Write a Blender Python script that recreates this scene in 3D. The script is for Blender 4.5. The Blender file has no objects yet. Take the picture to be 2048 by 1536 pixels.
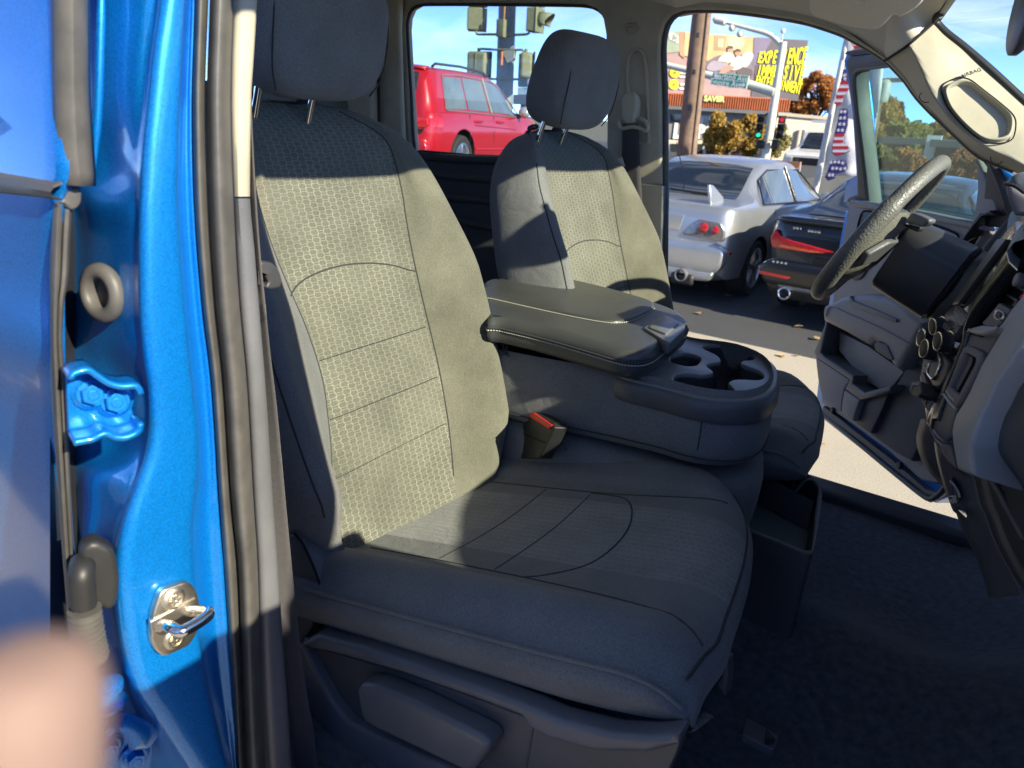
import bpy, bmesh, random
import numpy as np
from math import radians, sin, cos, tan, pi, sqrt, atan2, degrees
from mathutils import Vector, Matrix
random.seed(4)
SC = bpy.context.scene
COL = SC.collection

# ------------------------------------------------------------------ camera
# axes: X = truck forward, Y = towards the driver side, Z = up; the origin is the camera, the ground is at z = GROUND
GROUND = -1.8
FPX = 1480.0
_p, _r, _y = radians(20), radians(3.2), radians(35)
_f = np.array([-sin(_y)*cos(_p), cos(_y)*cos(_p), -sin(_p)])
_r0 = np.array([cos(_y), sin(_y), 0.0])
_d0 = np.cross(_f, _r0)
RIGHT = _r0*cos(_r) - _d0*sin(_r)
DOWN = _d0*cos(_r) + _r0*sin(_r)
FWD = _f
CAMM = np.stack([RIGHT, DOWN, FWD])
cam_data = bpy.data.cameras.new('camera')
cam = bpy.data.objects.new('camera', cam_data)
COL.objects.link(cam)
cam.matrix_world = Matrix(((RIGHT[0], -DOWN[0], -FWD[0], 0), (RIGHT[1], -DOWN[1], -FWD[1], 0), (RIGHT[2], -DOWN[2], -FWD[2], 0), (0, 0, 0, 1)))
cam_data.sensor_width = 36.0
cam_data.lens = FPX/2048*36.0
cam_data.clip_start = 0.01
cam_data.clip_end = 2000
cam_data.dof.use_dof = True
cam_data.dof.focus_distance = 1.45
cam_data.dof.aperture_fstop = 7.5
SC.camera = cam

# ------------------------------------------------------------------ sky, sun, exposure
SUN_EL = 28.0
SUN_AZ = -7.5            # degrees from +X towards +Y
world = bpy.data.worlds.new('World'); SC.world = world; world.use_nodes = True
wn = world.node_tree; wn.nodes.clear()
w_out = wn.nodes.new('ShaderNodeOutputWorld'); w_bg = wn.nodes.new('ShaderNodeBackground')
sky = wn.nodes.new('ShaderNodeTexSky'); sky.sky_type = 'NISHITA'; sky.sun_disc = False
sky.sun_elevation = radians(SUN_EL); sky.sun_rotation = radians(90 - SUN_AZ)
sky.altitude = 600; sky.air_density = 0.3; sky.dust_density = 0.0; sky.ozone_density = 5.0
SKY_STRENGTH = 0.100
# thin streaks of cirrus over the Nishita sky
tc = wn.nodes.new('ShaderNodeTexCoord'); mp = wn.nodes.new('ShaderNodeMapping'); mp.inputs['Scale'].default_value = (1.6, 3.2, 9.0)
mp.inputs['Rotation'].default_value = (0.15, 0.1, 0.5)
nz = wn.nodes.new('ShaderNodeTexNoise'); nz.inputs['Scale'].default_value = 1.6; nz.inputs['Detail'].default_value = 7; nz.inputs['Roughness'].default_value = 0.62; nz.inputs['Distortion'].default_value = 0.6
rp = wn.nodes.new('ShaderNodeValToRGB'); rp.color_ramp.elements[0].position = 0.47; rp.color_ramp.elements[0].color = (0, 0, 0, 1); rp.color_ramp.elements[1].position = 0.80; rp.color_ramp.elements[1].color = (0.55, 0.55, 0.55, 1)
mixc = wn.nodes.new('ShaderNodeMix'); mixc.data_type = 'RGBA'
mixc.inputs[7].default_value = (4.0, 4.2, 4.3, 1)
wn.links.new(tc.outputs['Generated'], mp.inputs['Vector']); wn.links.new(mp.outputs['Vector'], nz.inputs['Vector'])
wn.links.new(nz.outputs['Fac'], rp.inputs['Fac']); wn.links.new(rp.outputs['Color'], mixc.inputs[0])
wn.links.new(sky.outputs['Color'], mixc.inputs[6]); wn.links.new(mixc.outputs[2], w_bg.inputs['Color'])
w_bg.inputs['Strength'].default_value = SKY_STRENGTH
wn.links.new(w_bg.outputs['Background'], w_out.inputs['Surface'])
sun_data = bpy.data.lights.new('sun', 'SUN'); sun_data.energy = 2.6; sun_data.angle = radians(0.53); sun_data.color = (1.0, 0.91, 0.70)
sun = bpy.data.objects.new('sun', sun_data); COL.objects.link(sun)
SUN_DIR = Vector((cos(radians(SUN_EL))*cos(radians(SUN_AZ)), cos(radians(SUN_EL))*sin(radians(SUN_AZ)), sin(radians(SUN_EL))))
sun.rotation_euler = SUN_DIR.to_track_quat('Z', 'Y').to_euler()
sun.location = (30, -5, 20)
SC.view_settings.view_transform = 'Standard'; SC.view_settings.look = 'None'
SC.view_settings.exposure = 2.05; SC.view_settings.gamma = 1.0; SC.view_settings.use_curve_mapping = False
SC.render.engine = 'CYCLES'
SC.cycles.max_bounces = 10; SC.cycles.transparent_max_bounces = 16

# ------------------------------------------------------------------ measuring helpers
def ray(x, y):
    d = np.array([(x-1024)/FPX, (y-768)/FPX, 1.0]) @ CAMM
    return d
def at(x, y, X=None, Y=None, Z=None):
    """the point seen in direction (x, y) that lies on the plane X=, Y= or Z="""
    d = ray(x, y)
    t = X/d[0] if X is not None else Y/d[1] if Y is not None else Z/d[2]
    return Vector(d*t)
class Frame:
    """a plane in the place: origin, axes u (in plane), v (in plane), n (normal)"""
    def __init__(s, o, u, v):
        s.o = Vector(o); s.u = Vector(u).normalized(); s.n = s.u.cross(Vector(v)).normalized(); s.v = s.n.cross(s.u)
    def p(s, u, v, d=0.0): return s.o + s.u*u + s.v*v + s.n*d
    def uv(s, x, y, d=0.0):
        r = Vector(ray(x, y)); t = (d + s.n.dot(s.o))/s.n.dot(r); q = r*t - s.o
        return (q.dot(s.u), q.dot(s.v))
    def at(s, x, y, d=0.0):
        return s.p(*s.uv(x, y, d), d)
FY = lambda Y: Frame((0, Y, 0), (1, 0, 0), (0, 0, 1))     # normal -Y (towards the camera side)

# ------------------------------------------------------------------ object helpers
def tag(o, label=None, cat=None, group=None, kind=None):
    if label: o['label'] = label
    if cat: o['category'] = cat
    if group: o['group'] = group
    if kind: o['kind'] = kind
    return o
def thing(name, loc, label, cat, group=None):
    o = bpy.data.objects.new(name, None); COL.objects.link(o); o.location = loc; o.empty_display_size = 0.1
    return tag(o, label, cat, group)
def setparent(o, parent):
    if parent is not None:
        # every empty and part keeps an unrotated, unscaled transform, so the inverse is a pure translation
        off = Vector((0, 0, 0)); q = parent
        while q is not None:
            off += Vector(q.location)
            if q.parent is not None: off += q.matrix_parent_inverse.translation
            q = q.parent
        o.parent = parent; o.matrix_parent_inverse = Matrix.Translation(-off)
def finish_mesh(me, angle=35):
    bm = bmesh.new(); bm.from_mesh(me)
    bmesh.ops.recalc_face_normals(bm, faces=bm.faces)
    if angle is not None:
        ca = radians(angle)
        for e in bm.edges:
            if len(e.link_faces) == 2:
                e.smooth = e.calc_face_angle(0.0) < ca
    for f in bm.faces: f.smooth = angle is not None
    bm.to_mesh(me); bm.free()
def link(name, me, mat, parent=None, kind=None, bevel=0, segs=2, angle=35):
    finish_mesh(me, angle)
    if mat is not None and len(me.materials) == 0: me.materials.append(mat)
    o = bpy.data.objects.new(name, me); COL.objects.link(o)
    setparent(o, parent)
    if bevel:
        b = o.modifiers.new('bevel', 'BEVEL'); b.width = bevel; b.segments = segs; b.limit_method = 'ANGLE'; b.angle_limit = radians(30)
    if kind: o['kind'] = kind
    return o
class MB:
    """collects shapes for ONE part"""
    def __init__(s): s.v = []; s.f = []; s.uv = {}
    def add(s, vs, fs):
        o = len(s.v); s.v += [tuple(v) for v in vs]; s.f += [tuple(i+o for i in f) for f in fs]; return s
    def box(s, c, size, rot=None):
        hx, hy, hz = size[0]/2, size[1]/2, size[2]/2
        vs = [Vector((x, y, z)) for x in (-hx, hx) for y in (-hy, hy) for z in (-hz, hz)]
        if rot is not None: vs = [rot @ v for v in vs]
        vs = [v + Vector(c) for v in vs]
        return s.add(vs, [(0, 1, 3, 2), (4, 6, 7, 5), (0, 4, 5, 1), (2, 3, 7, 6), (0, 2, 6, 4), (1, 5, 7, 3)])
    def prism(s, pts, vec):
        n = len(pts); a = [Vector(p) for p in pts]; b = [p + Vector(vec) for p in a]
        return s.add(a + b, [tuple(range(n)), tuple(range(2*n-1, n-1, -1))] + [(i, (i+1) % n, n+(i+1) % n, n+i) for i in range(n)])
    def tube(s, pts, r, n=10, closed=False, caps=True, flat=None, up=None):
        pts = [Vector(p) for p in pts]; m = len(pts)
        rs = r if hasattr(r, '__len__') else [r]*m
        tang = []
        for i in range(m):
            if closed: t = pts[(i+1) % m] - pts[i-1]
            else: t = pts[min(i+1, m-1)] - pts[max(i-1, 0)]
            tang.append(t.normalized() if t.length > 1e-9 else Vector((0, 0, 1)))
        ref = Vector(up) if up is not None else (Vector((0, 0, 1)) if abs(tang[0].z) < 0.9 else Vector((1, 0, 0)))
        vs = []; a = (ref - tang[0]*ref.dot(tang[0])).normalized()
        for i in range(m):
            if up is not None: a = Vector(up)
            a = (a - tang[i]*a.dot(tang[i])).normalized(); b = tang[i].cross(a)
            for k in range(n):
                th = 2*pi*k/n; ka, kb = (1, 1) if flat is None else flat
                vs.append(pts[i] + a*(cos(th)*rs[i]*ka) + b*(sin(th)*rs[i]*kb))
        fs = []
        for i in range(m if closed else m-1):
            j = (i+1) % m
            for k in range(n):
                fs.append((i*n+k, i*n+(k+1) % n, j*n+(k+1) % n, j*n+k))
        if caps and not closed: fs += [tuple(range(n-1, -1, -1)), tuple(range((m-1)*n, m*n))]
        return s.add(vs, fs)
    def cyl(s, p0, p1, r0, r1=None, n=16): return s.tube([p0, p1], [r0, r0 if r1 is None else r1], n)
    def lathe(s, o, axis, prof, n=24):
        """prof: list of (radius, distance along axis)"""
        ax = Vector(axis).normalized(); ref = Vector((0, 0, 1)) if abs(ax.z) < 0.9 else Vector((1, 0, 0))
        a = (ref - ax*ref.dot(ax)).normalized(); b = ax.cross(a); o = Vector(o); vs = []
        for (r, h) in prof:
            for k in range(n):
                th = 2*pi*k/n; vs.append(o + ax*h + a*(cos(th)*r) + b*(sin(th)*r))
        fs = [(i*n+k, i*n+(k+1) % n, (i+1)*n+(k+1) % n, (i+1)*n+k) for i in range(len(prof)-1) for k in range(n)]
        fs += [tuple(range(n-1, -1, -1)), tuple(range((len(prof)-1)*n, len(prof)*n))]
        return s.add(vs, fs)
    def grid(s, rows, closed_u=False, closed_v=False):
        nr, nc = len(rows), len(rows[0]); vs = [p for r in rows for p in r]; fs = []
        for i in range(nr if closed_v else nr-1):
            for j in range(nc if closed_u else nc-1):
                a, b = i*nc+j, i*nc+(j+1) % nc; i2 = (i+1) % nr
                fs.append((a, b, i2*nc+(j+1) % nc, i2*nc+j))
        return s.add(vs, fs)
    def sphere(s, c, r, n=12, m=8):
        r = r if hasattr(r, '__len__') else (r, r, r); rows = []
        for i in range(m+1):
            ph = pi*i/m - pi/2
            rows.append([(c[0]+r[0]*cos(ph)*cos(2*pi*k/n), c[1]+r[1]*cos(ph)*sin(2*pi*k/n), c[2]+r[2]*sin(ph)) for k in range(n)])
        return s.grid(rows, closed_u=True)
    def mesh(s, name):
        me = bpy.data.meshes.new(name); me.from_pydata([tuple(v) for v in s.v], [], s.f)
        bm = bmesh.new(); bm.from_mesh(me); bmesh.ops.remove_doubles(bm, verts=bm.verts, dist=1e-6)
        bm.to_mesh(me); bm.free(); me.update(); return me
    def build(s, name, mat, parent=None, bevel=0, segs=2, angle=35, kind=None):
        return link(name, s.mesh(name), mat, parent, kind, bevel, segs, angle)
def cr(pts, n, closed=False):
    """Catmull-Rom through pts, n samples evenly by arc length"""
    P_ = [np.array(p, float) for p in pts]; m = len(P_); out = []
    segs = m if closed else m-1
    for i in range(segs):
        p1, p2 = P_[i % m], P_[(i+1) % m]
        p0 = P_[(i-1) % m] if closed or i > 0 else 2*p1-p2
        p3 = P_[(i+2) % m] if closed or i+2 < m else 2*p2-p1
        for k in range(8):
            t = k/8; out.append(0.5*((2*p1)+(-p0+p2)*t+(2*p0-5*p1+4*p2-p3)*t*t+(-p0+3*p1-3*p2+p3)*t**3))
    out.append(P_[0] if closed else P_[-1])
    out = np.array(out); d = np.r_[0, np.cumsum(np.linalg.norm(np.diff(out, axis=0), axis=1))]
    ts = np.linspace(0, d[-1], n+1)[:-1] if closed else np.linspace(0, d[-1], n)
    return [tuple(np.interp(t, d, out[:, k]) for k in range(out.shape[1])) for t in ts]
def interp(tab, x):
    """smooth monotone-in-x lookup in a table [(x, value)...] (cubic Hermite)"""
    xs = [a for a, b in tab]; ys = [b for a, b in tab]
    if x <= xs[0]: return ys[0] + (x-xs[0])*(ys[1]-ys[0])/(xs[1]-xs[0])
    if x >= xs[-1]: return ys[-1] + (x-xs[-1])*(ys[-1]-ys[-2])/(xs[-1]-xs[-2])
    i = max(k for k in range(len(xs)-1) if xs[k] <= x)
    h = xs[i+1]-xs[i]; t = (x-xs[i])/h
    def m(k):
        if k == 0: return (ys[1]-ys[0])/(xs[1]-xs[0])
        if k == len(xs)-1: return (ys[-1]-ys[-2])/(xs[-1]-xs[-2])
        a = (ys[k]-ys[k-1])/(xs[k]-xs[k-1]); b = (ys[k+1]-ys[k])/(xs[k+1]-xs[k])
        return 0 if a*b <= 0 else 2*a*b/(a+b)
    return ys[i]*(2*t**3-3*t*t+1) + m(i)*h*(t**3-2*t*t+t) + ys[i+1]*(-2*t**3+3*t*t) + m(i+1)*h*(t**3-t*t)
def loft(name, rows, mat, parent=None, nu=None, nv=None, closed_u=False, uvs=None, cap=False, angle=50, thick=0, bevel=0):
    """dense smooth surface through a coarse grid of control points"""
    if nu: rows = [cr(r, nu, closed_u) for r in rows]
    if nv:
        cols = [cr([r[j] for r in rows], nv) for j in range(len(rows[0]))]
        rows = [[cols[j][i] for j in range(len(cols))] for i in range(nv)]
    mb = MB().grid(rows, closed_u)
    if cap:
        nc = len(rows[0]); mb.f += [tuple(range(nc-1, -1, -1)), tuple(range((len(rows)-1)*nc, len(rows)*nc))]
    me = mb.mesh(name)
    o = link(name, me, mat, parent, angle=angle)
    if thick:
        m = o.modifiers.new('solid', 'SOLIDIFY'); m.thickness = thick; m.offset = -1
    return o
def plate(name, frame, outline, holes, mat, parent=None, d0=0.0, d1=-0.01, bevel=0.0, px=True, bres=2, angle=40, kind=None):
    """solid plate between the offsets d0 (towards the camera side) and d1 on a frame; outline and holes traced as directions (px) or as frame (u, v)"""
    cu = bpy.data.curves.new(name, 'CURVE'); cu.dimensions = '2D'; cu.fill_mode = 'BOTH'
    for loop in [outline] + list(holes):
        q = [frame.uv(*p, d0) for p in loop] if px else loop
        sp = cu.splines.new('POLY'); sp.points.add(len(q)-1); sp.use_cyclic_u = True
        for k, (a, b) in enumerate(q): sp.points[k].co = (a, b, 0, 1)
    th = abs(d0-d1); cu.extrude = max(th/2 - bevel, 0.0001); cu.bevel_depth = bevel; cu.bevel_resolution = bres; cu.offset = -bevel
    ob = bpy.data.objects.new(name, cu); me = ob.to_mesh().copy(); ob.to_mesh_clear(); bpy.data.objects.remove(ob); bpy.data.curves.remove(cu)
    me.materials.clear(); mid = (d0+d1)/2
    bm = bmesh.new(); bm.from_mesh(me); bmesh.ops.remove_doubles(bm, verts=bm.verts, dist=1e-6)
    for v in bm.verts: v.co = frame.p(v.co.x, v.co.y, v.co.z + mid)
    bm.to_mesh(me); bm.free()
    me.name = name
    return link(name, me, mat, parent, angle=angle, kind=kind)
def rnd(pts, r, n=4):
    """round the corners of a 2-D loop"""
    out = []; m = len(pts)
    for i in range(m):
        a, b, c = Vector(pts[i-1]), Vector(pts[i]), Vector(pts[(i+1) % m])
        e1, e2 = a-b, c-b; rr = min(r, e1.length*0.48, e2.length*0.48)
        p1, p2 = b+e1.normalized()*rr, b+e2.normalized()*rr
        for k in range(n+1):
            t = k/n; q = p1*(1-t)**2 + b*2*t*(1-t) + p2*t*t; out.append((q.x, q.y))
    return out
def smooth_loop(pts, n): return cr(pts, n, True)
def z(ox, oy, s): return lambda x, y: (ox + x/s, oy + y/s)
def text(name, s, frame, u, v, size, mat, parent, d=0.001, ext=0.0008, sx=1.0, align='LEFT', shear=0, bold=0, kind=None):
    cu = bpy.data.curves.new(name, 'FONT'); cu.body = s; cu.size = size; cu.extrude = ext; cu.align_x = align; cu.offset = bold; cu.shear = shear; cu.resolution_u = 3
    ob = bpy.data.objects.new(name, cu); me = ob.to_mesh().copy(); ob.to_mesh_clear(); bpy.data.objects.remove(ob); bpy.data.curves.remove(cu)
    me.materials.clear()
    for q in me.vertices: q.co = frame.p(u + q.co.x*sx, v + q.co.y, d + q.co.z)
    me.name = name
    return link(name, me, mat, parent, angle=None, kind=kind)
def copy_tree(src, loc):
    """a copy of a thing with copies of its parts and sub-parts"""
    r = src.copy(); COL.objects.link(r); r.location = loc
    def rec(a, b):
        for ch in a.children:
            c = ch.copy(); COL.objects.link(c); c.parent = b; c.matrix_parent_inverse = ch.matrix_parent_inverse.copy(); rec(ch, c)
    rec(src, r); return r
# ------------------------------------------------------------------ materials
def N(nt, t, **kw):
    n = nt.nodes.new(t)
    for k, v in kw.items():
        if k in n.inputs.keys(): n.inputs[k].default_value = v
        else: setattr(n, k, v)
    return n
def mat(name, col, rough=0.5, metal=0.0, spec=0.5, coat=0.0, sheen=0.0, noise=None, bump=None, emit=None, coat_rough=0.05, aniso=0):
    """noise = (scale, amount): colour mottling; bump = (scale, strength, distance): fine relief"""
    m = bpy.data.materials.new(name); m.use_nodes = True; nt = m.node_tree; b = nt.nodes['Principled BSDF']
    b.inputs['Base Color'].default_value = (*col, 1); b.inputs['Roughness'].default_value = rough; b.inputs['Metallic'].default_value = metal
    b.inputs['Specular IOR Level'].default_value = spec; b.inputs['Coat Weight'].default_value = coat; b.inputs['Coat Roughness'].default_value = coat_rough
    b.inputs['Sheen Weight'].default_value = sheen; b.inputs['Sheen Roughness'].default_value = 0.4
    t = N(nt, 'ShaderNodeTexCoord')
    if noise:
        n1 = N(nt, 'ShaderNodeTexNoise', Scale=noise[0], Detail=5.0, Roughness=0.6)
        mr = N(nt, 'ShaderNodeMapRange'); mr.inputs[3].default_value = 1-noise[1]; mr.inputs[4].default_value = 1+noise[1]; mr.inputs[1].default_value = 0.25; mr.inputs[2].default_value = 0.75
        mx = N(nt, 'ShaderNodeVectorMath', operation='SCALE'); mx.inputs[0].default_value = col
        nt.links.new(t.outputs['Object'], n1.inputs['Vector']); nt.links.new(n1.outputs['Fac'], mr.inputs[0]); nt.links.new(mr.outputs[0], mx.inputs['Scale'])
        nt.links.new(mx.outputs[0], b.inputs['Base Color'])
        mr2 = N(nt, 'ShaderNodeMapRange'); mr2.inputs[3].default_value = max(rough-0.08, 0.02); mr2.inputs[4].default_value = min(rough+0.08, 1)
        nt.links.new(n1.outputs['Fac'], mr2.inputs[0]); nt.links.new(mr2.outputs[0], b.inputs['Roughness'])
    if bump:
        n2 = N(nt, 'ShaderNodeTexNoise', Scale=bump[0], Detail=3.0); bp = N(nt, 'ShaderNodeBump', Strength=bump[1], Distance=bump[2])
        nt.links.new(t.outputs['Object'], n2.inputs['Vector']); nt.links.new(n2.outputs['Fac'], bp.inputs['Height']); nt.links.new(bp.outputs['Normal'], b.inputs['Normal'])
    if emit:
        b.inputs['Emission Color'].default_value = (*emit[0], 1); b.inputs['Emission Strength'].default_value = emit[1]
    return m
def grain(name, col, rough, scale, strength, dist=0.0006, **kw):
    """moulded plastic or leather with a pebbled grain"""
    m = mat(name, col, rough, **kw); nt = m.node_tree; b = nt.nodes['Principled BSDF']; t = N(nt, 'ShaderNodeTexCoord')
    v = N(nt, 'ShaderNodeTexVoronoi', Scale=scale, feature='SMOOTH_F1'); bp = N(nt, 'ShaderNodeBump', Strength=strength, Distance=dist)
    nt.links.new(t.outputs['Object'], v.inputs['Vector']); nt.links.new(v.outputs['Distance'], bp.inputs['Height']); nt.links.new(bp.outputs['Normal'], b.inputs['Normal'])
    n1 = N(nt, 'ShaderNodeTexNoise', Scale=6.0, Detail=6.0, Roughness=0.65); mr = N(nt, 'ShaderNodeMapRange'); mr.inputs[1].default_value = .3; mr.inputs[2].default_value = .7
    mr.inputs[3].default_value = 0.85; mr.inputs[4].default_value = 1.18; mx = N(nt, 'ShaderNodeVectorMath', operation='SCALE'); mx.inputs[0].default_value = col
    nt.links.new(t.outputs['Object'], n1.inputs['Vector']); nt.links.new(n1.outputs['Fac'], mr.inputs[0]); nt.links.new(mr.outputs[0], mx.inputs['Scale']); nt.links.new(mx.outputs[0], b.inputs['Base Color'])
    mr2 = N(nt, 'ShaderNodeMapRange'); mr2.inputs[1].default_value = .3; mr2.inputs[2].default_value = .7; mr2.inputs[3].default_value = max(rough-.1, .05); mr2.inputs[4].default_value = min(rough+.1, 1)
    nt.links.new(n1.outputs['Fac'], mr2.inputs[0]); nt.links.new(mr2.outputs[0], b.inputs['Roughness'])
    return m
def math(nt, op, a, b=None, c=None):
    n = nt.nodes.new('ShaderNodeMath'); n.operation = op
    for i, x in enumerate((a, b, c)):
        if x is None: continue
        if hasattr(x, 'links'): nt.links.new(x, n.inputs[i])
        else: n.inputs[i].default_value = x
    return n.outputs[0]
def fabric(name, col, line=None, hexw=0.031, hexh=0.0138, lw=0.085, rough=0.9, sheen=0.25, wear=(0.75, 1.25)):
    """seat cloth: fine weave, worn patches, optional woven honeycomb lines (UV in metres)"""
    m = bpy.data.materials.new(name); m.use_nodes = True; nt = m.node_tree; b = nt.nodes['Principled BSDF']
    b.inputs['Roughness'].default_value = rough; b.inputs['Sheen Weight'].default_value = sheen; b.inputs['Sheen Roughness'].default_value = 0.5; b.inputs['Specular IOR Level'].default_value = 0.15
    t = N(nt, 'ShaderNodeTexCoord')
    n1 = N(nt, 'ShaderNodeTexNoise', Scale=9.0, Detail=6.0, Roughness=0.6); nt.links.new(t.outputs['Object'], n1.inputs['Vector'])
    n2 = N(nt, 'ShaderNodeTexNoise', Scale=420.0, Detail=2.0); nt.links.new(t.outputs['Object'], n2.inputs['Vector'])
    n3 = N(nt, 'ShaderNodeTexNoise', Scale=1400.0, Detail=1.0); nt.links.new(t.outputs['Object'], n3.inputs['Vector'])
    w = math(nt, 'MULTIPLY_ADD', n1.outputs['Fac'], (wear[1]-wear[0])*2, wear[0]-(wear[1]-wear[0])*0.5)
    w2 = math(nt, 'MULTIPLY_ADD', n2.outputs['Fac'], 0.9, 0.55); k = math(nt, 'MULTIPLY', w, w2)
    sc = N(nt, 'ShaderNodeVectorMath', operation='SCALE'); nt.links.new(k, sc.inputs['Scale'])
    hgt = math(nt, 'ADD', n2.outputs['Fac'], n3.outputs['Fac'])
    if line:
        uv = N(nt, 'ShaderNodeUVMap'); uv.uv_map = 'UVMap'; sp = N(nt, 'ShaderNodeSeparateXYZ'); nt.links.new(uv.outputs['UV'], sp.inputs[0])
        # honeycomb: two interleaved rectangular lattices
        x = math(nt, 'DIVIDE', sp.outputs['X'], hexw); y = math(nt, 'DIVIDE', sp.outputs['Y'], hexh)
        def cell(off):
            a = math(nt, 'SUBTRACT', math(nt, 'FRACT', math(nt, 'ADD', x, off)), 0.5); c = math(nt, 'SUBTRACT', math(nt, 'FRACT', math(nt, 'ADD', y, off)), 0.5)
            ax = math(nt, 'MULTIPLY', math(nt, 'ABSOLUTE', a), 1.732); ay = math(nt, 'ABSOLUTE', c)
            return math(nt, 'MAXIMUM', math(nt, 'MULTIPLY', ay, 1.36), math(nt, 'MULTIPLY_ADD', ay, 0.5, math(nt, 'MULTIPLY', ax, 0.866)))
        d = math(nt, 'MINIMUM', cell(0.0), cell(0.5))
        e = math(nt, 'ABSOLUTE', math(nt, 'SUBTRACT', d, 0.5-lw*.5))    # distance to the woven outline
        ln = N(nt, 'ShaderNodeMapRange'); ln.inputs[1].default_value = lw*.75; ln.inputs[2].default_value = lw*.3; ln.inputs[3].default_value = 0; ln.inputs[4].default_value = 1
        nt.links.new(e, ln.inputs[0])
        # worn away here and there
        n4 = N(nt, 'ShaderNodeTexNoise', Scale=7.0, Detail=3.0); nt.links.new(t.outputs['Object'], n4.inputs['Vector'])
        fade = N(nt, 'ShaderNodeMapRange'); fade.inputs[1].default_value = .3; fade.inputs[2].default_value = .6; fade.inputs[3].default_value = .45; fade.inputs[4].default_value = 1.0
        nt.links.new(n4.outputs['Fac'], fade.inputs[0]); lf = math(nt, 'MULTIPLY', ln.outputs[0], fade.outputs[0])
        mx = N(nt, 'ShaderNodeMix', data_type='RGBA'); mx.inputs[6].default_value = (*col, 1); mx.inputs[7].default_value = (*line, 1)
        nt.links.new(lf, mx.inputs[0]); nt.links.new(mx.outputs[2], sc.inputs[0])
        hgt = math(nt, 'ADD', math(nt, 'MULTIPLY', hgt, 0.5), math(nt, 'MULTIPLY', lf, -0.9))
    else: sc.inputs[0].default_value = col
    nt.links.new(sc.outputs[0], b.inputs['Base Color'])
    n5 = N(nt, 'ShaderNodeTexNoise', Scale=16.0, Detail=4.0, Roughness=0.55, Distortion=0.8); nt.links.new(t.outputs['Object'], n5.inputs['Vector'])
    bq = N(nt, 'ShaderNodeBump', Strength=0.5, Distance=0.006); nt.links.new(n5.outputs['Fac'], bq.inputs['Height'])
    bp = N(nt, 'ShaderNodeBump', Strength=0.35, Distance=0.0008); nt.links.new(bq.outputs['Normal'], bp.inputs['Normal']); nt.links.new(hgt, bp.inputs['Height']); nt.links.new(bp.outputs['Normal'], b.inputs['Normal'])
    return m
def glass(name, tint=(0.86, 0.95, 0.94), refl=1.0, dirt=0.0):
    """thin pane: lets light through, mirrors at grazing angles"""
    m = bpy.data.materials.new(name); m.use_nodes = True; nt = m.node_tree; nt.nodes.clear()
    o = N(nt, 'ShaderNodeOutputMaterial'); tr = N(nt, 'ShaderNodeBsdfTransparent'); tr.inputs['Color'].default_value = (*tint, 1)
    gl = N(nt, 'ShaderNodeBsdfGlossy'); gl.inputs['Roughness'].default_value = 0.01; lwt = N(nt, 'ShaderNodeLayerWeight'); lwt.inputs['Blend'].default_value = .5
    mx = N(nt, 'ShaderNodeMixShader'); fac = math(nt, 'MULTIPLY', math(nt, 'MULTIPLY_ADD', math(nt, 'POWER', lwt.outputs['Facing'], 4.0), .9, .05), refl)
    nt.links.new(fac, mx.inputs[0]); nt.links.new(tr.outputs[0], mx.inputs[1]); nt.links.new(gl.outputs[0], mx.inputs[2]); last = mx
    if dirt:
        df = N(nt, 'ShaderNodeBsdfDiffuse'); df.inputs['Color'].default_value = (.55, .56, .54, 1); m2 = N(nt, 'ShaderNodeMixShader')
        tcn = N(nt, 'ShaderNodeTexCoord'); nn = N(nt, 'ShaderNodeTexNoise', Scale=5.0, Detail=6.0); nt.links.new(tcn.outputs['Object'], nn.inputs['Vector'])
        nt.links.new(math(nt, 'MULTIPLY', nn.outputs['Fac'], dirt), m2.inputs[0]); nt.links.new(mx.outputs[0], m2.inputs[1]); nt.links.new(df.outputs[0], m2.inputs[2]); last = m2
    nt.links.new(last.outputs[0], o.inputs['Surface']); return m
def car_paint(name, col, metal=0.6, rough=0.35, flake=0.25, dirt=0.0):
    m = mat(name, col, rough, metal, coat=.7); nt = m.node_tree; b = nt.nodes['Principled BSDF']; t = N(nt, 'ShaderNodeTexCoord')
    v = N(nt, 'ShaderNodeTexVoronoi', Scale=900.0); nt.links.new(t.outputs['Object'], v.inputs['Vector'])
    sep = N(nt, 'ShaderNodeSeparateColor'); nt.links.new(v.outputs['Color'], sep.inputs[0])
    k = math(nt, 'MULTIPLY_ADD', sep.outputs[0], flake*2, 1-flake)
    n1 = N(nt, 'ShaderNodeTexNoise', Scale=3.0, Detail=6.0); nt.links.new(t.outputs['Object'], n1.inputs['Vector'])
    k2 = math(nt, 'MULTIPLY', k, math(nt, 'MULTIPLY_ADD', n1.outputs['Fac'], 0.3, 0.85))
    sc = N(nt, 'ShaderNodeVectorMath', operation='SCALE'); sc.inputs[0].default_value = col; nt.links.new(k2, sc.inputs['Scale']); nt.links.new(sc.outputs[0], b.inputs['Base Color'])
    # dust in the clear coat
    n2 = N(nt, 'ShaderNodeTexNoise', Scale=40.0, Detail=8.0, Roughness=0.7); nt.links.new(t.outputs['Object'], n2.inputs['Vector'])
    nt.links.new(math(nt, 'MULTIPLY_ADD', n2.outputs['Fac'], 0.16, 0.0), b.inputs['Coat Roughness'])
    return m
M = {}
M['cloth'] = fabric('seat_cloth', (0.125, 0.121, 0.093))  # warmer, darker copy for the sunlit cloth; the light is balanced in the colour
M['cloth_side'] = fabric('shade_lifted_side_cloth', (0.15, 0.153, 0.152), wear=(.85, 1.15), sheen=.1)  # lighter copy for cloth in shade, fill light put into the colour
M['cloth_hex'] = fabric('seat_honeycomb_cloth', (0.112, 0.110, 0.088), line=(0.21, 0.205, 0.165))
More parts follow.
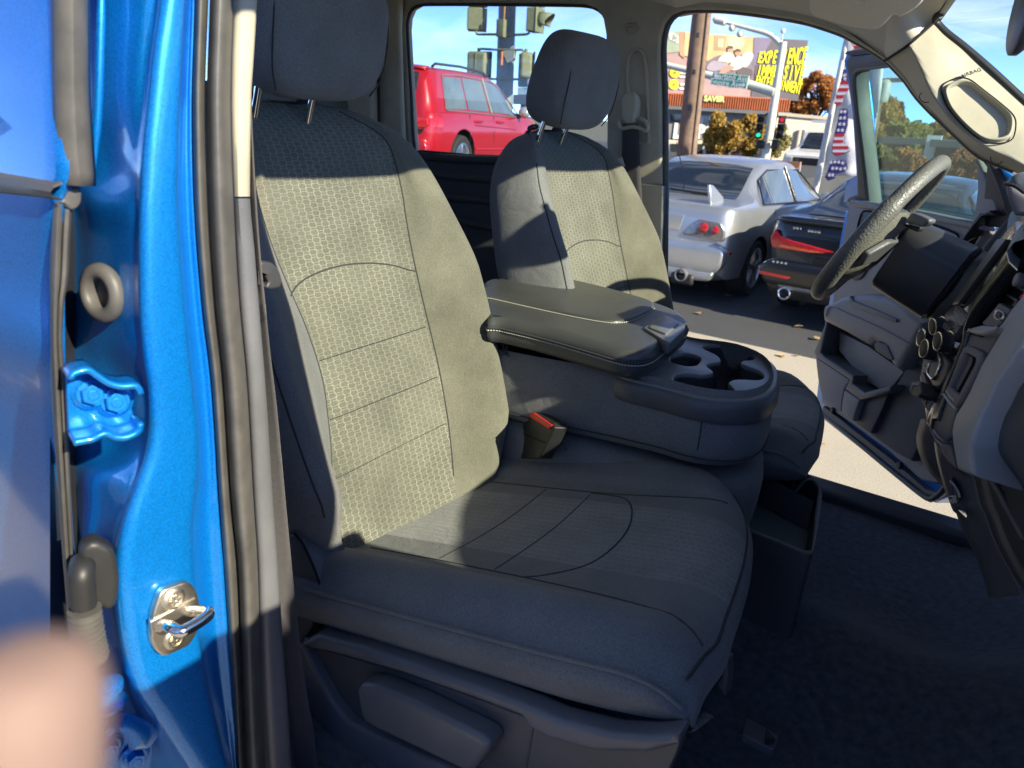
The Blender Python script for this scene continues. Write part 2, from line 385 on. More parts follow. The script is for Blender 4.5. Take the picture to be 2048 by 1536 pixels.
M['cloth_hex_cushion'] = fabric('cushion_honeycomb_cloth', (0.155, 0.157, 0.153), line=(0.21, 0.212, 0.205))  # honeycomb lightened for the shaded cushion, fill light put into the colour
M['seam'] = mat('seam_thread', (0.035, 0.036, 0.038), 0.9)
M['thread'] = mat('light_thread', (0.5, 0.47, 0.38), 0.8)
M['plastic'] = grain('black_grained_plastic', (0.078, 0.08, 0.086), 0.42, 700, 0.5)
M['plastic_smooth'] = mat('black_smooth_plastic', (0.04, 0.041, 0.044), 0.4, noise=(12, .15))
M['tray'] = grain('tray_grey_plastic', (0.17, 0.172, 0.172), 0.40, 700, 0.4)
M['gloss'] = mat('gloss_black_plastic', (0.012, 0.012, 0.014), 0.12, noise=(8, .2))
M['grey_plastic'] = grain('dark_grey_plastic', (0.115, 0.118, 0.128), 0.40, 600, 0.45)
M['handle'] = mat('satin_grey_plastic', (0.13, 0.132, 0.138), 0.34, noise=(15, .1))
M['leather'] = grain('black_vinyl', (0.055, 0.057, 0.055), 0.40, 420, 0.5)
M['wheel_leather'] = grain('wheel_vinyl', (0.13, 0.128, 0.112), 0.45, 260, 1.0, 0.0012)
M['beige'] = grain('beige_trim', (0.41, 0.37, 0.28), 0.6, 900, 0.25, noise=None)
M['beige_cloth'] = mat('headliner_cloth', (0.68, 0.62, 0.52), 0.95, noise=(300, .08), bump=(500, .3, .0006), sheen=.2)
M['door_trim'] = grain('brown_grey_plastic', (0.26, 0.235, 0.225), 0.5, 700, 0.4)
M['door_dark'] = grain('door_charcoal_plastic', (0.05, 0.051, 0.058), 0.5, 700, 0.4)
M['paint'] = car_paint('blue_metallic_paint', (0.001, 0.185, 0.60), metal=0.45, rough=0.40)
M['rubber'] = mat('weathered_rubber', (0.085, 0.08, 0.073), 0.5, noise=(30, .25), bump=(180, .25, .0008))
M['rubber_black'] = mat('black_rubber', (0.02, 0.02, 0.021), 0.5, noise=(20, .2))
M['steel'] = mat('zinc_plated_steel', (0.62, 0.56, 0.46), 0.38, 1.0, noise=(25, .3), bump=(60, .1, .001))
M['chrome'] = mat('chrome', (0.75, 0.74, 0.72), 0.14, 1.0, noise=(30, .08))
M['webbing'] = mat('seat_belt_webbing', (0.055, 0.052, 0.056), 0.8, noise=(200, .2), sheen=.2)
M['webbing_grey'] = mat('sunlit_tone_webbing', (0.09, 0.082, 0.083), 0.8, noise=(200, .2), sheen=.3)  # lighter copy of the webbing: sunlight on the upper belt put into the colour
M['red'] = mat('red_release_button', (0.75, 0.03, 0.02), 0.35, noise=(30, .1))
M['carpet'] = mat('navy_black_carpet', (0.075, 0.085, 0.105), 1.0, noise=(60, .5), bump=(700, 1.0, .003), sheen=.15)
M['pane'] = glass('clear_glass', (0.93, 0.97, 0.97), 0.6)
M['pane_tint'] = glass('green_tinted_glass', (0.68, 0.86, 0.84), 1.0, dirt=.06)
M['pane_screen'] = glass('windshield_glass', (0.92, 0.98, 0.98), 0.45, dirt=.015)
M['void'] = mat('unlit_cavity', (0.006, 0.006, 0.007), 0.9, noise=(20, .2))  # near-black for joints, also painted in as the shade inside openings
# woven webbing ribs
def ribs(m, scale, axis, strength=0.6):
    nt = m.node_tree; b = nt.nodes['Principled BSDF']; t = N(nt, 'ShaderNodeTexCoord'); w = N(nt, 'ShaderNodeTexWave', Scale=scale); w.bands_direction = axis
    w.inputs['Distortion'].default_value = 0.6; w.inputs['Detail'].default_value = 2
    bp = N(nt, 'ShaderNodeBump', Strength=strength, Distance=0.001); nt.links.new(t.outputs['Object'], w.inputs['Vector']); nt.links.new(w.outputs['Fac'], bp.inputs['Height']); nt.links.new(bp.outputs['Normal'], b.inputs['Normal'])
ribs(M['webbing'], 160, 'Z'); ribs(M['webbing_grey'], 160, 'Z')
# ------------------------------------------------------------------ the pickup truck
truck = thing('pickup_truck', (-0.9, 1.35, GROUND), 'bright blue crew cab pickup truck with its front doors open and beige and black cabin', 'pickup truck')

# --- closed rear door: blue skin in front of the pillar, traced along its leading edge
DOOR_EDGE = [(-700, 100), (-300, 109), (0, 114), (150, 116), (300, 119), (345, 121), (397, 108), (500, 104), (600, 102), (700, 103), (800, 107), (950, 116), (1100, 126), (1200, 134), (1400, 146), (1536, 155), (1800, 172)]
def door_Y(zz):    # tumblehome above the belt, slight belly below
    return 0.30 + max(0, zz+0.09)*0.16 + (0.018 if zz < -0.30 else 0.018*max(0, min(1, (-0.2-zz)/0.1))) * 0 - 0.012*np.exp(-((zz+0.24)/0.05)**2) + max(0, -zz-.45)*.03
def on_door(x, y, d=0.0):
    Y = 0.30
    for _ in range(6):
        p = at(x, y, Y=Y); Y = door_Y(p.z) + d
    return at(x, y, Y=Y)
rear_door = None
ys = [-500, -250, -100, 0, 100, 200, 300, 345, 395, 450, 520, 600, 660, 690, 720, 750, 790, 830, 900, 1000, 1100, 1200, 1350, 1500, 1700]
rows = []
for y in ys:
    e = on_door(interp(DOOR_EDGE, y), y)
    row = []
    for k, dx in enumerate((1.3, 0.9, 0.5, 0.25, 0.1, 0.03, 0.010, 0.003, 0)):
        inward = (0, 0, 0, 0, 0, 0.0, 0.0006, 0.0030, 0.0075)[k]
        if y < 345: dx = min(dx, .17)
        row.append(Vector((e.x - dx, door_Y(e.z) + inward, e.z)))
    row.append(Vector((e.x - 0.004, door_Y(e.z) + 0.014, e.z))); row.append(Vector((e.x - 0.02, door_Y(e.z) + 0.016, e.z)))
    rows.append(row)
rear_door = loft('rear_door', rows, M['paint'], truck, nv=90)
# side window of the rear door, starting behind the painted frame
gx = on_door(100, 200).x - .17
MB().prism([Vector((gx, .335, -.05)), Vector((gx-1.0, .335, -.05)), Vector((gx-.85, .40, .36)), Vector((gx-.03, .40, .36))], Vector((0, .004, 0))).build('window_pane', M['pane'], rear_door)
# belt moulding of the rear door
prof = []
mb = MB()
def moulding_row(x, yt, yb):
    a, b = on_door(x, yt), on_door(x, yb); return [a + Vector((0, .002, 0)), a + Vector((0, -.006, -.003)), (a+b)/2 + Vector((0, -.008, 0)), b + Vector((0, -.006, .003)), b + Vector((0, .002, 0))]
pts = [(-500, 262, 300), (-200, 312, 352), (0, 343, 388), (60, 353, 394), (100, 360, 399), (119, 364, 401), (121, 368, 398)]
mb.grid([moulding_row(*p) for p in pts])
belt = mb.build('belt_moulding', M['rubber'], rear_door)
# window channel strip hanging beside the door frame
STRIP_L = [(-400, 112), (0, 117), (180, 119), (260, 121), (320, 124), (345, 130), (370, 129)]
STRIP_R = [(-400, 158), (0, 164), (170, 166), (260, 171), (330, 176), (370, 178)]
rows = []
for y in np.linspace(-400, 371, 30):
    l, r = interp(STRIP_L, y), interp(STRIP_R, y); row = []
    for k in range(7):
        t = k/6; Xd = -0.71 + 0.012*sin(pi*t) - .015*(t > .95)
        row.append(at(l + (r-l)*t, y, X=Xd))
    rows.append(row)
loft('window_channel', rows, M['rubber'], rear_door, thick=.006)
# end cap below the strip, then the long door seal lip
cap = [(118, 372), (158, 375), (157, 403), (150, 414), (138, 420), (112, 402), (120, 398)]
plate('channel_cap', Frame((-0.712, 0, 0), (0, 1, 0), (0, 0, 1)), rnd([Frame((-0.712, 0, 0), (0, 1, 0), (0, 0, 1)).uv(*p) for p in cap], .004), [], M['rubber'], rear_door, d0=.006, d1=-.02, bevel=.002, px=False)
SEAL_R = [(400, 146), (470, 141), (560, 136), (600, 129), (680, 125), (760, 131), (880, 137), (1000, 143), (1100, 148), (1250, 158), (1400, 168), (1600, 182)]
rows = []
for y in np.linspace(398, 1600, 50):
    l, r = interp(DOOR_EDGE, y) + 1, interp(SEAL_R, y); row = []
    for k, (t, dx) in enumerate(((-.15, -.02), (0, 0), (.2, .004), (.42, .003), (.52, -.004), (.62, .001), (.85, .003), (1, -.004), (1.0, -.03))):
        row.append(at(l + (r-l)*t, y, X=-0.712 + dx))
    rows.append(row)
loft('door_seal_lip', rows, M['rubber'], rear_door)
# door edge inside: black inner shell facing forward behind the gap
rows = [[at(100, y, X=-.80), at(150, y, X=-.83), at(175, y, X=-.87)] for y in (380, 700, 1000, 1300, 1650)]
loft('door_shut_face', rows, M['rubber_black'], rear_door)

# --- the pillar behind the front door: one pressed steel surface
FL_L = [(-300, 352), (0, 324), (100, 310), (200, 300), (300, 290), (400, 285), (500, 283), (600, 284), (700, 291), (800, 304), (850, 305), (900, 299), (950, 283), (1000, 266), (1050, 250), (1100, 241), (1150, 238), (1250, 245), (1300, 254), (1350, 266), (1400, 290), (1450, 325), (1500, 358), (1536, 382), (1700, 470)]
FL_R = [(-300, 384), (0, 370), (200, 360), (380, 355), (500, 361), (700, 378), (800, 389), (900, 397), (960, 396), (1000, 390), (1060, 384), (1150, 388), (1300, 402), (1400, 421), (1500, 446), (1536, 455), (1700, 500)]
SL_L = [(-300, 392), (0, 388), (200, 383), (380, 386), (600, 402), (760, 421), (1000, 437), (1146, 447), (1300, 458), (1400, 466), (1536, 473), (1700, 484)]
def shelf_depth(y): return interp([(-300, -.77), (0, -.775), (300, -.785), (500, -.81), (900, -.82), (1300, -.85), (1700, -.87)], y)
rows = []
for y in list(np.linspace(-300, 1700, 81)):
    fl, fr, sl = interp(FL_L, y), interp(FL_R, y), interp(SL_L, y)
    sd = shelf_depth(y)
    # pressings on the recessed side wall: shallow dishes above and below the hinge
    dish = .014*np.exp(-((y-330)/90)**2) - .010*np.exp(-((y-410)/30)**2) + .02*np.exp(-((y-880)/45)**2) - .014*np.exp(-((y-960)/40)**2) + .012*np.exp(-((y-740)/40)**2)
    l0 = interp([(-300, 150), (0, 150), (400, 150), (900, 143), (1300, 160), (1700, 195)], y)
    row = [at(l0-45, y, X=sd-.06), at(l0-8, y, X=sd-.03), at(l0+8, y, X=sd-.012), at(l0+(fl-l0)*.28, y, X=sd*.72-.197-dish), at(l0+(fl-l0)*.55, y, X=sd*.42-.400-dish*1.3),
           at(l0+(fl-l0)*.80, y, X=sd*.16-.575-dish*.6), at(fl-14, y, X=-.692), at(fl-4, y, X=-.678), at(fl+7, y, X=-.672), at(fl+20, y, X=-.670), at((fl+fr)/2, y, X=-.669), at(fr-7, y, X=-.670), at(fr-1, y, X=-.673),
           at(fr+3, y, X=-.690), at(fr+(sl-fr)*.35+2, y, X=-.712), at(fr+(sl-fr)*.65, y, X=-.716), at(sl-2, y, X=-.708), at(sl+8, y, X=-.715), at(sl+20, y, X=-.73)]
    rows.append(row)
pillar = loft('door_pillar', rows, M['paint'], truck, nu=70, angle=180)

# long beads pressed into the upper recess, as raised ridges
def bead(pts, r, name='pressed_rib', X0=-.735, mt='paint'):
    mb = MB(); P3 = cr([at(x, y, X=X0+dx) for x, y, dx in pts], 24); m = len(P3)
    rs = [r*min(1, 0.25+3*min(i, m-1-i)/m) for i in range(m)]
    mb.tube(P3, rs, 8); return mb.build(name, M[mt], pillar, angle=60)
bead([(205, -100, .0), (200, 100, .0), (196, 220, -.004), (188, 330, -.010), (184, 372, -.014)], .004)
bead([(268, -100, .012), (262, 120, .010), (255, 260, .004), (250, 350, -.002), (247, 395, -.008), (240, 430, -.014)], .0035)

# grommet in the recess
gc = at(206, 586, X=-.738); ga = Vector((.30, -.95, .10)).normalized()
mb = MB().lathe(gc, ga, [(.0235, -.004), (.0255, .001), (.024, .006), (.019, .009), (.0145, .0085), (.0125, .005), (.012, -.004), (.0, -.004)], 28)
for i, v in enumerate(mb.v): mb.v[i] = (v[0], v[1], gc.z + (v[2]-gc.z)*1.18)
mb.build('rubber_grommet', M['rubber'], pillar, angle=60)

# striker: plate, two screws, bent loop
XS = -.666
sf = Frame((XS, 0, 0), (0, 1, 0), (0, 0, 1))
zs = z(0, 1146, 3.938)
striker_out = [zs(*p) for p in [(1170, 380), (1180, 300), (1230, 150), (1270, 110), (1430, 52), (1480, 65), (1525, 130), (1545, 220), (1550, 290), (1530, 440), (1490, 520), (1450, 560), (1300, 628), (1250, 632), (1210, 600), (1175, 540), (1165, 490)]]
striker = plate('door_striker', sf, rnd([sf.uv(*p) for p in striker_out], .004), [], M['steel'], truck, d0=.007, d1=-.003, bevel=.0022, px=False)
for (cx, cy) in ((1370, 205), (1375, 515)):
    c = at(*zs(cx, cy), X=XS+.007)
    MB().lathe(c, (1, 0, 0), [(.0125, -.002), (.0125, .0012), (.0105, .0028), (.0085, .0030), (.0085, .0012), (.0, .0012)], 20).build('screw_seat', M['steel'], striker)
    mb = MB()
    for k in range(6):
        a = k*pi/3; mb.box(c + Vector((.0022, cos(a)*.0042, sin(a)*.0042)), (.002, .0045, .0016), Matrix.Rotation(a, 3, 'X'))
    mb.cyl(c + Vector((.0005, 0, 0)), c + Vector((.0026, 0, 0)), .0052, n=6)
    mb.build('screw', M['steel'], striker)
fold = [zs(*p) for p in [(1185, 385), (1540, 200), (1550, 290), (1200, 465)]]
plate('striker_rib', sf, fold, [], M['steel'], striker, d0=.009, d1=.004, bevel=.001)
lp = [(1255, 420, .006), (1300, 410, .018), (1345, 425, .036), (1390, 455, .046), (1440, 455, .050), (1530, 410, .050), (1620, 350, .048), (1645, 320, .045), (1630, 300, .038), (1580, 298, .026), (1520, 300, .016), (1490, 300, .006)]
P3 = cr([at(*zs(x, y), X=XS+d) for x, y, d in lp], 40)
MB().tube(P3, .0062, 12).build('striker_loop', M['chrome'], striker, angle=80)

# upper hinge bracket: folded plate with two bolts
hz = z(0, 380, 3.938)      # crop at y = 380
hz2 = z(0, 760, 3.938)
top = [hz(*p) for p in [(510, 1420), (520, 1385), (600, 1355), (650, 1355), (700, 1390), (800, 1455), (900, 1480), (990, 1475), (1030, 1490), (1048, 1536)]]
botm = [hz2(*p) for p in [(1050, 140), (1015, 165), (1030, 220), (1045, 265), (1035, 320), (1000, 350), (930, 375), (850, 372), (790, 345), (740, 352), (680, 385), (600, 400), (530, 412)]]
hinge = plate('door_hinge', Frame((-.775, 0, 0), (.25, .97, 0), (0, 0, 1)), [Frame((-.775, 0, 0), (.25, .97, 0), (0, 0, 1)).uv(*p) for p in top + botm], [], M['paint'], truck, d0=.006, d1=-.004, bevel=.0015, px=False)
hf = Frame((-.775, 0, 0), (.25, .97, 0), (0, 0, 1))
def flange(pts, depth, name):
    P3 = cr([hf.at(x, y, .004) for x, y in pts], 30); rows = []
    for t in np.linspace(0, 1, 5): rows.append([Vector(p) + hf.n*depth*t for p in P3])
    o = MB().grid(rows).build(name, M['paint'], hinge, angle=60); m = o.modifiers.new('solid', 'SOLIDIFY'); m.thickness = .005; m.offset = 0
    return o
flange(top, .030, 'hinge_flange'); flange(botm[3:], .030, 'hinge_flange')
def bolt(c, ax, r, parent, m='paint', h=.008):
    ax = Vector(ax).normalized(); c = Vector(c)
    w = MB().lathe(c, ax, [(r*1.55, 0), (r*1.6, .0015), (r*1.25, .0035), (r*1.2, .0045), (.0, .0045)], 20).build('bolt_washer', M[m], parent)
    MB().cyl(c + ax*.004, c + ax*(.004+h), r, r*.96, 6).cyl(c + ax*(.004+h*.5), c + ax*(.0046+h), r*.62, r*.5, 10).build('bolt_head', M[m], parent, bevel=.0008)
bolt(hf.at(*hz2(715, 100), .006), hf.n + Vector((0, 0, .1)), .0105, hinge)
bolt(hf.at(*hz2(900, 160), .006), hf.n + Vector((0, 0, .1)), .0105, hinge)

# wiring boot: rubber plate, ribbed hose
bf = Frame((-.80, 0, 0), (.35, .94, 0), (0, 0, 1))
bo = [hz2(*p) for p in [(612, 1290), (640, 1240), (700, 1205), (760, 1205), (850, 1250), (890, 1300), (915, 1420), (925, 1536), (900, 1700), (830, 1745), (740, 1700), (660, 1640), (615, 1500)]]
boot = plate('wiring_boot', bf, rnd([bf.uv(*p) for p in bo], .008), [], M['rubber_black'], truck, d0=.02, d1=-.004, bevel=.006, px=False)
zs4 = lambda x, y: zs(x, y)
hose = [(640, 30), (650, 120), (655, 200), (660, 260)]
P3 = [bf.at(*zs(x, y), .030) for x, y in hose]
MB().tube(cr([bf.at(*hz2(650, 1440), .012), bf.at(*hz2(645, 1500), .026)] + P3, 20), .0115, 14).build('hose', M['rubber_black'], boot, angle=60)
ribs_pts = [(665, 285), (670, 325), (675, 365), (680, 400), (688, 440), (695, 480), (700, 520), (712, 570), (725, 620), (735, 680)]
mb = MB(); c3 = [bf.at(*zs(x, y), .030) for x, y in ribs_pts]
fine = cr(c3, 60); mb.tube(fine, [.0125 + .0028*cos(i*2*pi/6) for i in range(60)], 16); mb.build('ribbed_hose', M['rubber'], boot, angle=80)

# lower hinge with pin, roller and bolts, deep in the shade
lf = Frame((-.80, 0, 0), (.25, .97, 0), (0, 0, 1))
lo = [zs(*p) for p in [(770, 960), (880, 1060), (990, 1110), (1080, 1160), (1130, 1230), (1200, 1300), (1215, 1420), (1180, 1560), (900, 1640), (760, 1600), (740, 1300)]]
low = plate('door_hinge', lf, lo, [], M['paint'], truck, d0=.004, d1=-.006, bevel=.002)
c = lf.at(*zs(835, 960), .03)
MB().lathe(c - Vector((0, 0, .014)), (0, 0, 1), [(.018, 0), (.019, .004), (.012, .008), (.0115, .018), (.018, .021), (.0185, .027), (.012, .030), (.008, .032), (.0, .032)], 22).build('hinge_roller', M['paint'], low, angle=50)
MB().tube([lf.at(*zs(900, 1180), .01), lf.at(*zs(1010, 1190), .035), lf.at(*zs(1100, 1290), .04), lf.at(*zs(1190, 1310), .012)], [.012, .016, .016, .012], 10, flat=(1.0, .4)).build('hinge_arm', M['paint'], low, angle=60)
bolt(lf.at(*zs(860, 1355), .006), lf.n, .0095, low); bolt(lf.at(*zs(1060, 1440), .006), lf.n, .0105, low); bolt(lf.at(*zs(850, 1200), .006), lf.n, .006, low)

# --- door seal (two bulbs), beige and charcoal pillar covers, front seat belt
S1R = [(-300, 424), (0, 417), (200, 411), (380, 415), (600, 428), (760, 445), (1000, 461), (1146, 475), (1300, 481), (1400, 484), (1536, 489), (1700, 497)]
S2R = [(-300, 480), (0, 467), (200, 461), (380, 466), (600, 478), (760, 493), (1000, 507), (1146, 516), (1300, 520), (1400, 524), (1536, 533), (1700, 545)]
def seal_rows(A, B, X0, bulge, ylist, k=9):
    rows = []
    for y in ylist:
        a, b = interp(A, y), interp(B, y); row = []
        for j in range(k):
            t = j/(k-1); row.append(at(a+(b-a)*t, y, X=X0 + bulge*(sin(pi*t)**.7 if 0 < t < 1 else 0)))
        rows.append(row)
    return rows
yl = list(np.linspace(-300, 1700, 60))
SL_L2 = [(a, b+0) for a, b in SL_L]
seal = loft('door_opening_seal', seal_rows(SL_L2, S1R, -.715, .020, yl), M['rubber'], truck, angle=180)
S1b = [(a, b+2) for a, b in S1R]
loft('seal_bulb', seal_rows(S1b, S2R, -.708, .022, yl), M['rubber'], seal, angle=180)
TR_R = [(-300, 522), (0, 513), (120, 506), (200, 501), (390, 499), (500, 508), (600, 516), (800, 532), (1000, 545), (1146, 556), (1300, 566), (1400, 574), (1536, 583), (1700, 596)]
S2b = [(a, b-1) for a, b in S2R]
def cover_rows(y0, y1, n):
    rows = []
    for y in np.linspace(y0, y1, n):
        a, b = interp(S2b, y), interp(TR_R, y)
        rows.append([at(a-3, y, X=-.735), at(a, y, X=-.716), at(a+(b-a)*.25, y, X=-.706), at(a+(b-a)*.6, y, X=-.703), at(b-3, y, X=-.704), at(b, y, X=-.709), at(b+1, y, X=-.72), at(b+1, y, X=-.78)])
    return rows
loft('pillar_cover', cover_rows(-300, 393, 20), M['beige'], truck, nu=30)['label'] = 'beige upper pillar cover'
loft('pillar_cover', cover_rows(397, 1700, 40), M['grey_plastic'], truck, nu=30)['label'] = 'charcoal lower pillar cover'
# belt webbing hanging beside the seat
BL = [(-200, 498), (100, 499), (200, 498), (400, 500), (520, 508), (600, 512), (800, 528), (1000, 540), (1146, 548), (1300, 560), (1400, 574), (1480, 584), (1600, 596)]
BR = [(-200, 503), (100, 502), (200, 503), (300, 507), (400, 513), (520, 522), (600, 530), (700, 540), (800, 552), (1000, 571), (1146, 585), (1250, 596), (1400, 616), (1480, 630), (1600, 640)]
def belt_rows(y0, y1, n, dx=0):
    return [[at(interp(BL, y)+(interp(BR, y)-interp(BL, y))*t, y, X=-.765+dx+.02*t) for t in (0, .25, .5, .75, 1)] for y in np.linspace(y0, y1, n)]
belt_b = loft('seat_belt', belt_rows(-200, 640, 24), M['webbing_grey'], truck, thick=.0015)
loft('webbing', belt_rows(600, 1600, 30, -.004), M['webbing'], belt_b, thick=.0015)
bt = z(480, 380, 3.531)
tf = Frame((-.762, 0, 0), (0, 1, 0), (0, 0, 1))
plate('latch_tongue', tf, rnd([tf.uv(*bt(*p)) for p in [(95, 490), (190, 500), (240, 560), (258, 640), (245, 680), (150, 695), (95, 640)]], .006), [[tf.uv(*bt(*p)) for p in [(100, 585), (140, 600), (160, 640), (150, 660), (100, 640)]]], M['plastic_smooth'], belt_b, d0=.012, d1=-.004, bevel=.003, px=False)
# ------------------------------------------------------------------ front seats
a_r = radians(20); SO = Vector((-.87, 0, -.74))
BK = Frame(SO, (0, 1, 0), (-sin(a_r), 0, cos(a_r)))           # backrest plane, n forward-up
if BK.n.x < 0: raise SystemExit('frame')
b_c = radians(14.5)
CU = Frame((-.87, 0, -.74), (cos(b_c), 0, sin(b_c)), (0, 1, 0))   # cushion plane: u forward, v to the driver, n up
SC0 = .95                                                       # seat centre line (Y)
HW = [(-.02, .235), (.035, .258), (.09, .278), (.15, .291), (.25, .300), (.36, .306), (.47, .300), (.56, .285), (.65, .262), (.72, .222), (.765, .175), (.79, .13), (.81, .06)]
SEAML = [(-.02, .71), (.0, .715), (.05, .743), (.12, .768), (.18, .786), (.24, .798), (.30, .808), (.39, .804), (.47, .790), (.54, .780), (.61, .776), (.68, .787), (.76, .806), (.81, .83)]
SEAMR = [(-.02, 1.055), (.05, 1.067), (.11, 1.082), (.19, 1.093), (.29, 1.100), (.40, 1.101), (.52, 1.106), (.65, 1.120), (.72, 1.110), (.767, 1.08), (.81, 1.01)]
def sect(v):
    hw = interp(HW, v); l, r = interp(SEAML, v), interp(SEAMR, v); c = SC0
    l = max(l, c-hw+.012); r = min(r, c+hw-.012)
    bul = .074*min(1, max(.15, (.80-v)/.35))*min(1, .4+max(v, 0)/.12*.6)
    top = max(0, v-.70)/.1                          # the top rolls back
    d0 = -.055*top**2
    lum = .014*np.exp(-((v-.22)/.12)**2)
    mid = (l+r)/2
    return [(c-hw+.05, -.15), (c-hw+.005, -.11), (c-hw-.004, -.05+d0), (c-hw+.012, d0+bul*.45), (c-hw*.86, d0+bul), (min(l-.012, c-hw*.72), d0+bul*.72), (l, d0+.001), (l+.05, d0-.006+lum*.6), (mid, d0-.012+lum), (r-.05, d0-.006+lum*.6), (r, d0+.001),
            (max(r+.012, c+hw*.72), d0+bul*.72), (c+hw*.86, d0+bul), (c+hw-.012, d0+bul*.45), (c+hw+.004, -.05+d0), (c+hw-.005, -.11), (c+hw-.05, -.15)]
VS = list(np.linspace(-.02, .78, 34)) + [.79, .80, .806, .809]
# sample the closed section by control-point index so that the bands meet exactly
def sect_dense(v):
    P_ = [np.array(p) for p in sect(v)]; out = []
    for i in range(len(P_)-1):
        p1, p2 = P_[i], P_[i+1]; p0 = P_[i-1] if i else 2*p1-p2; p3 = P_[i+2] if i+2 < len(P_) else 2*p2-p1
        for k in range(6):
            t = k/6; out.append(tuple(0.5*((2*p1)+(-p0+p2)*t+(2*p0-5*p1+4*p2-p3)*t*t+(-p0+3*p1-3*p2+p3)*t**3)))
    out.append(tuple(P_[-1])); return out
def band(j0, j1, name, m, parent):
    rows, uvs = [], []
    for v in VS:
        seg = sect_dense(v)[j0*6:j1*6+1]
        rows.append([BK.p(u, v, d) for u, d in seg]); uvs.append([(u, v) for u, d in seg])
    nc = len(rows[0]); vs = [tuple(p) for r in rows for p in r]; fs = [(i*nc+j, i*nc+j+1, (i+1)*nc+j+1, (i+1)*nc+j) for i in range(len(rows)-1) for j in range(nc-1)]
    me = bpy.data.meshes.new(name); me.from_pydata(vs, [], fs); uvl = me.uv_layers.new(name='UVMap'); flat = [t for r in uvs for t in r]
    for lp in me.loops: uvl.data[lp.index].uv = flat[lp.vertex_index]
    return link(name, me, m, parent, angle=180)
def back_d(u, v):
    f = sect_dense(v)[18:79]
    return float(np.interp(u, [p[0] for p in f], [p[1] for p in f]))
def seam_on_back(uvpts, name, parent, r=.0016, lift=0.0, n=50, m='seam'):
    P3 = [BK.p(u, v, back_d(u, v)+lift) for u, v in cr(uvpts, n)]
    return MB().tube(P3, r, 6).build(name, M[m], parent, angle=80)

